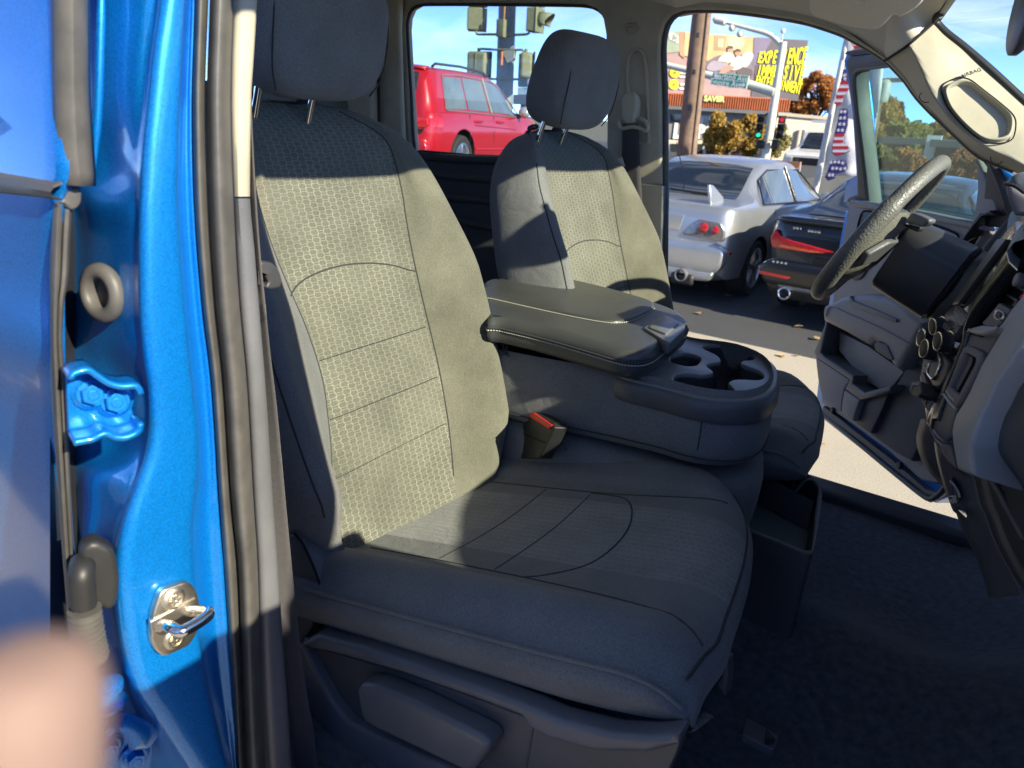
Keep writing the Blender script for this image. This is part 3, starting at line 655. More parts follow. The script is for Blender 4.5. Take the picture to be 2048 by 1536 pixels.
def build_seat(label):
    root = thing('front_seat', (-.6, SC0, -1.03), label, 'car seat', 'front seats of the truck')
    # backrest: bolsters and side skin are one cloth, toned apart for sun and shade, the honeycomb panel is let in between the seams
    br = band(0, 6, 'backrest', M['cloth_side'], root)
    band(6, 10, 'honeycomb_panel', M['cloth_hex'], br)
    band(10, 16, 'bolster', M['cloth'], br)
    # closing skin at the back and the top
    rows = []
    for v in VS:
        s = sect(v); a, b = s[0], s[-1]; rows.append([BK.p(a[0]+(b[0]-a[0])*t, v, a[1]-.02*sin(pi*t)) for t in np.linspace(0, 1, 9)])
    MB().grid(rows).build('back_shell', M['cloth_side'], br, angle=180)
    tp = sect_dense(VS[-1]); MB().add([BK.p(u, VS[-1], d) for u, d in tp], [tuple(range(len(tp)))]).build('top_skin', M['cloth_side'], br, angle=None)
    # seams
    seam_on_back([(interp(SEAML, v), v) for v in np.linspace(.01, .80, 14)], 'seam', br)
    seam_on_back([(interp(SEAMR, v), v) for v in np.linspace(.03, .79, 14)], 'seam', br)
    seam_on_back([(.786, .455), (.83, .479), (.90, .492), (.97, .492), (1.04, .48), (1.102, .457)], 'seam', br)
    for (v0, v1) in ((.335, .343), (.230, .238), (.127, .140)):
        l, r = interp(SEAML, v0), interp(SEAMR, v1)
        P3 = [BK.p(l+(r-l)*t, v0+(v1-v0)*t, back_d(l+(r-l)*t, v0)+.0008) for t in np.linspace(0.02, .98, 58)]
        mb = MB()
        for k in range(0, 57): mb.tube([P3[k], P3[k] + (P3[k+1]-P3[k])*.62], .0011, 4)
        mb.build('stitching', M['seam'], br, angle=80)
    seam_on_back([(SC0-interp(HW, v)*.86-.012, v) for v in np.linspace(.09, .70, 14)], 'seam', br, r=.0018)
    # headrest with posts
    HR = Frame(BK.p(SC0-.012, .897, .060), (0, 1, 0), (sin(radians(10)), 0, cos(radians(10))))
    rows = []; n = 28
    for k in range(-12, 13):
        ph = k/12*pi/2; cz = np.sign(sin(ph))*abs(sin(ph))**.68; ce = max(cos(ph), 0)**.50
        row = []
        for j in range(n):
            th = 2*pi*j/n; cx, cy = np.sign(cos(th))*abs(cos(th))**.55, np.sign(sin(th))*abs(sin(th))**.6
            wv = .152*ce*(1-.10*max(cz, 0)-.06*max(-cz, 0)); dv = .070*ce*(1-.12*cz)
            row.append(HR.p(cx*wv, cz*.118, cy*dv + .012*cz - .018*max(cz, 0)**2))
        rows.append(row)
    hr = MB().grid(rows, closed_u=True).build('headrest', M['cloth_side'], root, angle=180)
    for s in (-1, 1):
        P3 = cr([HR.p(s*x, y, dd) for x, y, dd in ((.105, -.100, .046), (.122, -.06, .056), (.124, .02, .056), (.112, .085, .036), (.07, .103, .022), (0, .108, .016))], 40)
        MB().tube(P3, .0015, 6).build('seam', M['seam'], hr, angle=80)
    for s in (-.112, .006):
        MB().cyl(BK.p(SC0+s, .76, -.04), HR.p(s+.012, -.07, .0), .0068, n=14).build('headrest_post', M['chrome'], root, angle=60)
        MB().lathe(BK.p(SC0+s, .802, -.036), BK.v, [(.015, 0), (.0155, .006), (.012, .010), (.0, .010)], 18).build('post_sleeve', M['plastic_smooth'], root)
    # cushion ---------------------------------------------------------------
    def csec(w):
        """section of the cushion at distance w from the back: (v, height)"""
        f = max(0, (w-.50)/.19)                      # rolls over at the front
        e = max(0, (w-.56)/.13)
        o = .665 + .01*f; i = 1.285 + .02*min(1, max(0, w)/.3) - .035*max(0, f)**3; o += .02*max(0, f)**3
        drop = -.012*f**2 - .060*max(0, e)**4
        lo = -.095
        bo = .024*(1-.75*min(1, f)); 
        return [(o+.05, lo-.02), (o+.012, lo), (o-.010, lo*.55+drop*.5), (o-.004, -.030+drop), (o+.030, bo*.6+drop), (o+.062, bo+drop), (o+.10, bo*.25+drop), (o+.135, -.008+drop*.8), ((o+i)/2, -.018+drop*.6), (i-.145, -.008+drop*.8), (i-.11, bo*.3+drop), (i-.062, bo+drop), (i-.03, bo*.6+drop), (i+.004, -.030+drop), (i+.010, lo*.55+drop*.5), (i-.012, lo), (i-.05, lo-.02)]
    WS = list(np.linspace(-.06, .60, 24)) + [.625, .645, .660, .672]
    rows = []; uvs = []
    for w in WS:
        s = cr(csec(w), 80); rows.append([CU.p(w, v, h) for v, h in s]); uvs.append([(v, w) for v, h in s])
    # front face: roll down
    last = cr(csec(.672), 80)
    for (dw, k, sq) in ((.008, -.014, .995), (.011, -.034, .985), (.008, -.060, .975), (-.004, -.09, .965), (-.022, -.12, .955), (-.05, -.145, .94)):
        c = (.665+1.285)/2; hb = min(-.112, k-.018); rows.append([CU.p(.672+dw, c+(v-c)*sq, hb + (max(h, -.115)+.115)*(k-hb)/.127) for v, h in last]); uvs.append([(v, .672-k) for v, h in last])
    WF = [(.6, .985), (.78, .985), (.86, .965), (.95, .94), (1.04, .91), (1.16, .85), (1.24, .78), (1.30, .72)]
    def plan(p):
        q = p - CU.o; w, v, h = q.dot(CU.u), q.dot(CU.v), q.dot(CU.n)
        k = min(1, max(0, w-.1)/.4); return CU.p(w*(1+(interp(WF, v)-1)*k), v, h)
    rows = [[plan(p) for p in r] for r in rows]
    nc = 80; vs = [tuple(p) for r in rows for p in r]; fs = [(i*nc+j, i*nc+j+1, (i+1)*nc+j+1, (i+1)*nc+j) for i in range(len(rows)-1) for j in range(nc-1)]
    me = bpy.data.meshes.new('cushion'); me.from_pydata(vs, [], fs); uvl = me.uv_layers.new(name='UVMap'); flat = [t for r in uvs for t in r]
    for lp in me.loops: uvl.data[lp.index].uv = flat[lp.vertex_index]
    me.materials.append(M['cloth_side']); me.materials.append(M['cloth_hex_cushion'])
    for p in me.polygons:
        c = p.index % (nc-1); r = p.index // (nc-1)
        if 30 <= c <= 49 and r < 27: p.material_index = 1
    cush = link('cushion', me, None, root, angle=180)
    def cu_h(v, w):
        s = cr(csec(min(w, .672)), 120)[24:97]; return float(np.interp(v, [p[0] for p in s], [p[1] for p in s]))
    def seam_c(pts, r=.0016, n=40, lift=.0):
        MB().tube([plan(CU.p(w, v, cu_h(v, w)+lift)) for w, v in cr(pts, n)], r, 6).build('seam', M['seam'], cush, angle=80)
    seam_c([(.02, .80), (.2, .803), (.4, .80), (.55, .79), (.64, .775), (.668, .765)])
    seam_c([(.02, 1.14), (.2, 1.142), (.35, 1.145), (.5, 1.155), (.64, 1.17)])
    seam_c([(.18, .81), (.18, .97), (.18, 1.135)], .001); seam_c([(.30, .81), (.30, .97), (.30, 1.135)], .001)
    seam_c([(.30, 1.14), (.40, 1.13), (.445, 1.06), (.455, .97), (.44, .88), (.39, .82), (.36, .80)])
    P3 = [plan(CU.p(.674, v, cu_h(v, .672)-.002)) for v in np.linspace(.70, 1.25, 40)]
    MB().tube(P3, .0022, 8).build('front_seam', M['seam'], cush, angle=80)
    P3 = []
    for w in np.linspace(.0, .672, 40):
        s = csec(w)[3]; P3.append(plan(CU.p(w, s[0]-.001, s[1]+.008)))
    MB().tube(P3, .003, 8).build('piping', M['cloth_side'], cush, angle=80)
    return root, br, cush
seat, seat_back, seat_cushion = build_seat('passenger seat in dark grey cloth with a sunlit honeycomb backrest, nearest the open doorway')
driver = copy_tree(seat, seat.location + Vector((.022, .845, -.035)))
for ch in driver.children:
    if ch.name.startswith('cushion'): ch.location.x -= .12
driver['label'] = 'driver seat in dark grey cloth behind the centre console and the steering wheel'

# passenger seat base: trim with recline lever
t7 = z(560, 1100, 3.413); t8 = z(1060, 1000, 2.866); t6 = z(480, 800, 3.531)
TY = .665; tf0 = FY(TY)
def fuv(fr, pts): return [fr.uv(*p) for p in pts]
panel = [(612, 1272), (747, 1310), (900, 1355), (1067, 1420), (1250, 1462), (1368, 1462), (1358, 1500), (1330, 1560), (1290, 1700), (640, 1700), (605, 1500)]
base = plate('seat_base_trim', FY(TY+.012), fuv(FY(TY+.012), panel), [], M['plastic'], seat, d0=.006, d1=-.02, bevel=.003, px=False)
ledge = [(616, 1276), (648, 1261), (747, 1287), (853, 1323), (982, 1367), (1060, 1396), (1130, 1426), (1234, 1452), (1311, 1457), (1371, 1452), (1368, 1475), (1310, 1492), (1200, 1490), (1108, 1464), (1067, 1442), (1058, 1422), (960, 1385), (820, 1336), (720, 1308), (650, 1291), (625, 1290)]
plate('base_ledge', tf0, rnd(fuv(tf0, ledge), .006), [], M['grey_plastic'], seat, d0=.016, d1=-.02, bevel=.009, px=False, bres=4)
lowband = [(600, 1285), (617, 1282), (640, 1330), (677, 1399), (706, 1434), (760, 1462), (853, 1501), (940, 1536), (1020, 1570), (1020, 1640), (900, 1590), (780, 1535), (680, 1470), (640, 1430), (615, 1370)]
plate('base_rail', tf0, rnd(fuv(tf0, lowband), .006), [], M['grey_plastic'], seat, d0=.014, d1=-.02, bevel=.008, px=False, bres=4)
ridge = [(653, 1302), (747, 1329), (853, 1363), (960, 1400), (1064, 1440)]
MB().tube(cr([FY(TY+.012).at(x, y, .006) for x, y in ridge] + [FY(TY+.012).at(1066, 1450, .006), FY(TY+.012).at(1052, 1536, .006)], 40), .0022, 8).build('panel_edge', M['plastic'], base, angle=80)
hnd = [t7(*p) for p in [(598, 890), (630, 855), (720, 862), (1000, 975), (1440, 1190), (1505, 1245), (1500, 1290), (1400, 1430), (1340, 1442), (1000, 1285), (785, 1185), (740, 1168), (650, 1112), (622, 1040)]]
hf0 = FY(TY-.005)
hl = plate('recline_lever', hf0, rnd(fuv(hf0, hnd), .006), [], M['handle'], seat, d0=.026, d1=-.014, bevel=.010, px=False, bres=5)
shield = [t6(*p) for p in [(350, 940), (385, 930), (425, 935), (520, 1090), (650, 1350), (590, 1425), (562, 1536)]] + [(618, 1275), (600, 1284), (612, 1370), (640, 1432), (610, 1440), (588, 1300), (579, 1100)]
sf0 = FY(TY+.02)
sh = plate('recliner_cover', sf0, rnd(fuv(sf0, shield), .005), [], M['plastic'], seat, d0=.012, d1=-.04, bevel=.005, px=False)
MB().tube(cr([sf0.at(*t6(x, y), .012) for x, y in ((385, 945), (440, 1010), (520, 1180), (605, 1420))], 24), .0022, 8).build('cover_groove', M['void'], sh, angle=80)
# inner side of the seat: recliner hinge cover and buckle
z4 = z(940, 520, 2.844)
mb = MB(); rf = FY(1.18)
plate('recliner_cover', rf, rnd(fuv(rf, [z4(*p) for p in [(-20, 1150), (60, 1030), (130, 1040), (160, 1150), (120, 1260), (-20, 1260)]]), .01), [], M['plastic_smooth'], seat, d0=.02, d1=-.02, bevel=.008, px=False)
bkf = Frame(at(*z4(370, 950), Y=1.19), Vector((.72, -.55, -.25)), Vector((.25, -.05, .95)))
buckle_o = [z4(*p) for p in [(335, 880), (360, 862), (470, 930), (480, 955), (440, 1040), (390, 1130), (240, 1130), (230, 1090), (300, 940)]]
buckle = plate('belt_buckle', bkf, rnd(fuv(bkf, buckle_o), .003), [], M['rubber_black'], seat, d0=.0, d1=-.03, bevel=.003, px=False)
plate('release_button', bkf, rnd(fuv(bkf, [z4(*p) for p in [(345, 870), (368, 868), (472, 938), (458, 962), (350, 896)]]), .002), [], M['red'], buckle, d0=.004, d1=-.006, bevel=.0015, px=False)
MB().tube([bkf.at(*z4(300, 990), .0008), bkf.at(*z4(430, 1040), .0008)], .0012, 6).build('buckle_seam', M['void'], buckle)
MB().tube([at(*z4(470, 1010), Y=1.19), at(*z4(520, 1040), Y=1.19), at(*z4(550, 1085), Y=1.19)], .006, 8, flat=(1, .4)).build('buckle_strap', M['webbing'], buckle)
# rail end on the floor by the cushion
rl = FY(.95)
plate('seat_rail', rl, fuv(rl, [t8(*p) for p in [(1125, 905), (1140, 920), (1148, 990), (1130, 1110), (1085, 1030), (1110, 1000)]]), [], M['handle'], seat, d0=.01, d1=-.02, bevel=.003, px=False)
# ------------------------------------------------------------------ centre console (folding middle seat with armrest)
con = thing('centre_console', (-.6, 1.37, -1.0), 'centre console with black vinyl armrest lid and cup holders between the front seats', 'centre console')
CY0, CY1 = 1.222, 1.60
# armrest lid
TZ = -.402
lf_ = Frame((0, 0, TZ), (1, 0, 0), (0, 1, 0))
lid_top = [z4(*p) for p in [(95, 330), (160, 345), (400, 400), (650, 470), (850, 528), (930, 540), (1000, 536), (1060, 510), (1110, 470), (1160, 430), (1225, 385), (1243, 355), (1225, 322), (1150, 280), (1040, 242), (800, 170), (600, 122), (500, 106), (380, 95), (290, 92), (200, 102), (60, 140)]]
lid_uv = smooth_loop([lf_.uv(*p) for p in lid_top], 90)
lid = plate('armrest_lid', lf_, lid_uv, [], M['leather'], con, d0=.006, d1=-.052, bevel=.020, px=False, bres=6, angle=180)
# padded centre raised inside a seam
pad = [z4(*p) for p in [(60, 215), (150, 232), (400, 288), (600, 330), (750, 356), (830, 362), (900, 352), (980, 318), (1042, 280), (1035, 250), (960, 222), (800, 176), (600, 128), (500, 113), (380, 102), (290, 100), (180, 115), (90, 160)]]
pf = Frame((0, 0, TZ+.004), (1, 0, 0), (0, 1, 0))
pad_uv = smooth_loop([pf.uv(*p) for p in pad], 90)
plate('armrest_pad', pf, pad_uv, [], M['leather'], lid, d0=.007, d1=-.01, bevel=.006, px=False, bres=4, angle=180)
def stitches(pts3, name, parent, m, r=.0011, frac=.6, step=.006):
    L = sum((pts3[i+1]-pts3[i]).length for i in range(len(pts3)-1)); n = max(2, int(L/step)); P3 = [Vector(p) for p in cr(pts3, n+1)]
    mb = MB()
    for k in range(n): mb.tube([P3[k], P3[k].lerp(P3[k+1], frac)], r, 4)
    return mb.build(name, M[m], parent, angle=80)
P2 = cr([pf.uv(*z4(*p)) for p in [(100, 225), (150, 234), (400, 291), (600, 334), (750, 361), (830, 368), (910, 357), (990, 322), (1050, 282)]], 60)
stitches([pf.p(u, v, .0035) for u, v in P2], 'stitching', lid, 'thread')
ef = Frame((0, 0, TZ-.012), (1, 0, 0), (0, 1, 0))
# stitched welt along the near edge of the lid
we = [lid_uv[i] for i in range(90)]
c0 = Vector((sum(p[0] for p in we)/90, sum(p[1] for p in we)/90, 0))
def lid_edge(zd, off):
    out = []
    for i in range(90):
        a, b = Vector(we[i-1]), Vector(we[(i+1) % 90]); t = (b-a).normalized(); nn = Vector((t.y, -t.x)); q = Vector(we[i])
        if (q - Vector((c0.x, c0.y))).dot(nn) < 0: nn = -nn
        q = q + nn*off; out.append(lf_.p(q.x, q.y, zd))
    return out
idx = [i for i in range(90) if we[i][1] < 1.30 or we[i][0] > -.60]
ring = lid_edge(-.016, .0008)
start = min(range(90), key=lambda i: we[i][0] + we[i][1])
seq = []
near = sorted([i for i in range(90) if we[i][1] < c0.y+.09 and we[i][0] > -1.0], key=lambda i: atan2(we[i][1]-c0.y, we[i][0]-c0.x))
near = [i for i in near if atan2(we[i][1]-c0.y, we[i][0]-c0.x) < .45]
welt = [ring[i] for i in near]
MB().tube(cr(welt, 80), .0022, 8).build('seam', M['seam'], lid, angle=80)
stitches([lid_edge(-.021, .0010)[i] for i in near], 'stitching', lid, 'thread', r=.0013)
stitches([lid_edge(-.011, -.0012)[i] for i in near], 'stitching', lid, 'seam', r=.0012)
# latch at the front of the lid
la = Frame((0, 0, TZ+.008), (1, 0, 0), (0, 1, 0))
plate('latch_bezel', la, rnd([la.uv(*z4(*p)) for p in [(985, 392), (1090, 320), (1130, 325), (1222, 372), (1222, 400), (1135, 480), (1110, 470)]], .008), [], M['handle'], lid, d0=.003, d1=-.02, bevel=.003, px=False, bres=3)
latch = plate('latch', la, rnd([la.uv(*z4(*p)) for p in [(1010, 398), (1095, 335), (1190, 372), (1115, 440)]], .008), [], M['handle'], lid, d0=.007, d1=-.01, bevel=.004, px=False, bres=3)
lfr = Frame(at(*z4(1160, 430), Z=TZ-.01), Vector((.43, .9, 0)), Vector((-.35, .17, .92)))
plate('latch_button', lfr, rnd([lfr.uv(*z4(*p)) for p in [(1115, 438), (1198, 372), (1205, 420), (1145, 480), (1112, 520)]], .003), [], M['chrome'], lid, d0=.004, d1=-.02, bevel=.003, px=False)
# cup holder tray
KZ = -.463
kf = Frame((0, 0, KZ), (1, 0, 0), (0, 1, 0))
tray_o = [z4(*p) for p in [(800, 590), (830, 640), (900, 672), (1000, 696), (1130, 728), (1260, 765), (1400, 790), (1520, 798), (1620, 792), (1690, 768), (1735, 728), (1752, 680), (1750, 630), (1725, 590), (1680, 555), (1600, 520), (1500, 490), (1420, 474), (1330, 462), (1240, 432), (1100, 400), (900, 400)]]
cup = [z4(*p) for p in [(1322, 494), (1350, 484), (1420, 480), (1500, 490), (1570, 512), (1610, 535), (1620, 555), (1600, 568), (1550, 572), (1545, 590), (1580, 603), (1640, 625), (1672, 650), (1668, 672), (1630, 682), (1560, 678), (1500, 680), (1470, 695), (1480, 712), (1503, 735), (1498, 755), (1450, 768), (1380, 765), (1290, 742), (1200, 710), (1165, 685), (1160, 662), (1190, 648), (1260, 645), (1320, 655), (1350, 650), (1385, 642), (1375, 625), (1348, 605), (1352, 592), (1390, 584), (1424, 578), (1424, 560), (1400, 538), (1345, 512)]]
slot = [z4(*p) for p in [(1140, 545), (1225, 525), (1300, 545), (1318, 565), (1290, 600), (1230, 605), (1140, 580)]]
cup_uv = smooth_loop([kf.uv(*p) for p in cup], 80); slot_uv = rnd([kf.uv(*p) for p in slot], .012)
tray_uv = smooth_loop([kf.uv(*p) for p in tray_o], 90)
tray = plate('cup_holder_tray', kf, tray_uv, [cup_uv, slot_uv], M['tray'], con, d0=.0, d1=-.014, bevel=.003, px=False, bres=3)
tray['label'] = 'charcoal tray with the cup holders'
def well(loop, depth, name, parent):
    mb = MB(); top = [kf.p(u, v, -.008) for u, v in loop]; bot = [kf.p(u, v, -depth) for u, v in loop]; n = len(loop)
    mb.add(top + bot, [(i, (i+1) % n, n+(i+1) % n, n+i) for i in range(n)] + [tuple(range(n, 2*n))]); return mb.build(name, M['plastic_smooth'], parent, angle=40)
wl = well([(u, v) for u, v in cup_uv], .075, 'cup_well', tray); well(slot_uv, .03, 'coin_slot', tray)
for (x, y, r) in ((1290, 720, .030), (1560, 560, .030)):
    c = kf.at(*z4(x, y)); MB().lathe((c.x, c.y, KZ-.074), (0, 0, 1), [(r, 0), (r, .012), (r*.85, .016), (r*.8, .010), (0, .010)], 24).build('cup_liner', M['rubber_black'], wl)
# skirt of the tray
def skirt_ring(zd, off):
    n = len(tray_uv); out = []
    for i in range(n):
        a, b = Vector(tray_uv[i-1]), Vector(tray_uv[(i+1) % n]); t = (b-a).normalized(); nn = Vector((t.y, -t.x))
        if (Vector(tray_uv[i]) - Vector((-.5, 1.37))).dot(nn) < 0: nn = -nn
        q = Vector(tray_uv[i]) + nn*off; out.append(kf.p(q.x, q.y, zd))
    return out
rows = [skirt_ring(-.004, -.002), skirt_ring(-.008, .003), skirt_ring(-.02, .006), skirt_ring(-.040, .007), skirt_ring(-.047, .004), skirt_ring(-.048, -.006)]
MB().grid(rows, closed_u=True).build('tray_skirt', M['plastic'], tray, angle=60)
# cloth sides: a soft rounded box under the lid and the tray
so = [(-1.02, CY0-.002), (-.95, CY0-.008), (-.80, CY0-.010), (-.66, CY0-.010), (-.53, CY0-.008), (-.455, CY0+.012), (-.385, CY0+.065), (-.348, CY0+.14), (-.338, CY0+.19), (-.348, CY0+.25), (-.385, CY0+.31), (-.46, CY0+.355), (-.60, CY0+.375), (-.80, CY0+.378), (-1.02, CY0+.37)]
fr_ = [(u, v) for u, v in tray_uv if u > -.60]
fr_.sort(key=lambda p: atan2(p[1]-1.405, p[0]+.62))
cen = Vector((-.62, 1.405))
fr_ = [tuple(cen + (Vector(p)-cen)*.985) for p in fr_]
so = [(-1.02, CY0+.375), (-1.02, CY0-.002), (-.95, CY0-.006), (-.80, CY0-.008)] + [p for p in fr_[::3]] + [(-.80, CY0+.378)]
lp = cr(so, 70, True)
cc = Vector((-.68, CY0+.187))
def ring2(zz, k):
    return [Vector((cc.x + (x-cc.x)*(1+k/.34), cc.y + (y-cc.y)*(1+k/.185), zz + (.0 if x > -.5 else (x+.5)*.06))) for x, y in lp]
rows = [ring2(-.451, -.012), ring2(-.466, -.004), ring2(-.486, .0), ring2(-.517, .004), ring2(-.553, .006), ring2(-.579, .004), ring2(-.597, -.004), ring2(-.605, -.018), ring2(-.607, -.05)]
sd = loft('cloth_side', rows, M['cloth_side'], con, closed_u=False, nv=26, angle=180)
sd2 = MB().grid([[r[i] for i in range(70)] for r in rows], closed_u=True)
P3 = cr(ring2(-.584, .0052), 90, True); MB().tube(P3, .0016, 6, closed=True).build('seam', M['seam'], sd, angle=80)
P3 = [Vector((q.x, q.y, zz)) for q, zz in zip([min(ring2(zz, k), key=lambda p: abs(p.x+.43) + (p.y > 1.3)*9) for zz, k in ((-.507, .005), (-.532, .0065), (-.558, .0065), (-.588, .001))], (-.507, -.532, -.558, -.588))]
MB().tube(P3, .0012, 6).build('seam', M['seam'], sd)
# lower middle seat cushion
rows = []
for zz, k in ((-.627, -.03), (-.633, -.012), (-.648, .0), (-.68, .006), (-.72, .004), (-.78, -.004), (-.86, -.012)):
    rows.append([Vector((p.x - .015 + (.02 if zz < -.63 else 0), p.y, zz)) for p in ring2(0, k)])
for r in rows:
    for p in r: p.z = p.z
mb = MB().grid(rows, closed_u=True); mb.f.append(tuple(range(70)))
mb.build('middle_cushion', M['cloth_side'], con, angle=60)
# storage bin on the floor in front
BZ = -.735
bfz = Frame((0, 0, BZ), (1, 0, 0), (0, 1, 0))
rim = [(1512, 900), (1545, 906), (1600, 934), (1640, 966), (1645, 985), (1636, 1050), (1625, 1112), (1560, 1085), (1490, 1058), (1470, 1040)]
rim_uv = rnd([bfz.uv(*p) for p in rim], .02)
cu_ = Vector((sum(p[0] for p in rim_uv)/len(rim_uv), sum(p[1] for p in rim_uv)/len(rim_uv)))
inner = [tuple(cu_ + (Vector(p)-cu_)*(1-.012/max(.02, (Vector(p)-cu_).length))) for p in rim_uv]
binp = plate('storage_bin', bfz, rim_uv, [inner], M['plastic'], con, d0=.0, d1=-.012, bevel=.003, px=False)
n = len(inner)
MB().add([bfz.p(u, v, -.006) for u, v in inner] + [bfz.p(*(cu_ + (Vector(q)-cu_)*.95), -.085) for q in inner], [(i, (i+1) % n, n+(i+1) % n, n+i) for i in range(n)] ).build('bin_wall', M['plastic_smooth'], binp, angle=40)
MB().add([bfz.p(*(cu_ + (Vector(q)-cu_)*.96), -.080) for q in inner], [tuple(range(n))]).build('bin_mat', mat('grey_green_mat', (.13, .15, .145), .75, noise=(60, .1)), binp, angle=None)
o_ = [tuple(cu_ + (Vector(q)-cu_)*1.0) for q in rim_uv]
MB().add([bfz.p(u, v, -.008) for u, v in o_] + [bfz.p(*(cu_ + (Vector(q)-cu_)*.93), -.25) for q in o_], [(i, (i+1) % n, n+(i+1) % n, n+i) for i in range(n)]).build('bin_shell', M['plastic'], binp, angle=40)
a, b = bfz.at(1530, 952, -.004), bfz.at(1622, 1000, -.004); u = (b-a)
MB().prism([a, b, b + Vector((0, 0, -.07)), a + Vector((0, 0, -.07))], Vector((.006, -.002, 0))).build('bin_divider', M['plastic'], binp, bevel=.001)
a, b = bfz.at(1582, 978, -.004), bfz.at(1590, 950, -.004)
MB().prism([a, b, b + Vector((0, 0, -.06)), a + Vector((0, 0, -.06))], Vector((.004, .004, 0))).build('bin_divider', M['plastic'], binp, bevel=.001)
# frayed velcro tuft at the back of the side, coat of the driver's seat hook
mb = MB()
for k in range(60):
    y0 = 430 + k*1.8; c = at(*z4(200+random.uniform(-8, 14), y0), Y=CY0-.004); d = Vector((random.uniform(-1, 1), random.uniform(-1, .2), random.uniform(-1, 1))).normalized()*random.uniform(.004, .011)
    mb.tube([c, c+d*.5+Vector((0, 0, .002)), c+d], .0007, 4)
mb.build('frayed_edge', M['seam'], con, kind='stuff', angle=80)
hk = [(1602, 884), (1608, 905), (1604, 925), (1590, 930), (1585, 922), (1598, 905)]
MB().tube(cr([at(x, y, Y=1.62) for x, y in hk], 24), .004, 8).build('cushion_hook', M['plastic_smooth'], driver, angle=80)
# ------------------------------------------------------------------ cabin shell: far side, roof, floor
# far side wall (driver side), one thick trim panel with the rear window and the front doorway cut through
WY = 2.15
wf = FY(WY)
win = smooth_loop([(815, 45), (820, 24), (838, 12), (870, 9), (1000, 9), (1120, 10), (1180, 13), (1206, 26), (1216, 55), (1218, 150), (1218, 290), (1205, 318), (1100, 318), (950, 310), (845, 301), (838, 296), (826, 180)], 110)
win = [(815, 60), (817, 36), (824, 20), (838, 12), (860, 9), (1000, 9), (1120, 10), (1175, 12), (1198, 20), (1211, 36), (1217, 70), (1219, 180), (1219, 322), (1060, 322), (950, 312), (845, 303), (830, 300), (822, 180)]
door_open = [(1327, 560), (1329, 380), (1328, 200), (1325, 110), (1327, 75), (1334, 50), (1348, 32), (1370, 23), (1400, 21), (1450, 22), (1520, 30), (1600, 43), (1643, 55), (1685, 70), (1720, 89), (1753, 109), (1770, 121), (1786, 136), (1810, 162), (1832, 193), (1858, 221), (1882, 244), (1911, 271), (1941, 299), (1966, 317), (1994, 328), (2026, 341), (2060, 420), (2060, 700), (1980, 1040), (1900, 1010), (1640, 957), (1327, 900)]
outer = [(250, -120), (1400, -120), (1700, 60), (1870, 190), (2060, 330), (2400, 420), (2400, 1300), (1900, 1180), (300, 1100)]
mbw = wf
upper = plate('far_side_trim', wf, fuv(wf, [(450, -60), (1250, -60), (1345, -40), (1500, -20), (1690, 40), (1800, 120), (1880, 225), (1970, 305), (2030, 330)] + [p for p in reversed(door_open) if p[0] < 2030 and p[1] < 370] + [(1329, 370), (1283, 372), (1222, 325), (470, 300)]), [fuv(wf, win)], M['beige'], truck, d0=.022, d1=-.03, bevel=.012, px=False, bres=4)
upper['label'] = 'beige window surround and pillar on the far side'
lower = plate('far_door_panel', FY(WY+.006), fuv(FY(WY+.006), [(560, 285), (845, 303), (950, 312), (1060, 322), (1222, 328), (1284, 368), (1286, 620), (1286, 1000), (500, 1000)]), [], M['door_dark'], truck, d0=.03, d1=-.03, bevel=.006, px=False)
for y0, y1, dd in ((318, 322, .05), (352, 366, .045), (395, 408, .05), (440, 470, .06)):
    P3 = [FY(WY).at(760, y0-20, dd), FY(WY).at(900, y0, dd), FY(WY).at(1060, y1, dd), FY(WY).at(1250, y1+22, dd)]
    MB().tube(cr(P3, 20), .012, 8, flat=(1, .5)).build('panel_ridge', M['door_dark'], lower, angle=60)
# dark lower pillar cover beside the far doorway, with its metal edge strip
lowp = plate('pillar_cover', FY(WY-.012), rnd(fuv(FY(WY-.012), [(1284, 366), (1332, 370), (1327, 560), (1322, 640), (1322, 980), (1280, 980)]), .006), [], M['plastic'], truck, d0=.02, d1=-.03, bevel=.006, px=False)
lowp['label'] = 'black lower pillar cover beside the far doorway'
rub = [(1327, 640), (1329, 380), (1328, 200), (1325, 110), (1327, 75), (1334, 50), (1348, 32), (1370, 23), (1400, 21), (1450, 22), (1520, 30), (1600, 43), (1643, 55), (1685, 70), (1720, 89), (1753, 109), (1770, 121), (1786, 136), (1810, 162), (1832, 193), (1858, 221), (1882, 244), (1911, 271), (1941, 299), (1966, 317), (1994, 328), (2026, 341)]
MB().tube(cr([FY(WY).at(x+3, y-1, .004) for x, y in rub], 120), .0085, 10).build('doorway_seal', M['rubber'], truck, angle=80)
MB().tube(cr([FY(WY).at(x, y, .012) for x, y in win], 140, True), .006, 8, closed=True).build('window_seal', M['rubber_black'], upper, angle=80)
# window pane of the far rear door
plate('window_pane', FY(WY+.045), fuv(FY(WY+.045), [(800, -5), (1235, -5), (1235, 335), (800, 325)]), [], M['pane'], lower, d0=.002, d1=-.002, px=False)
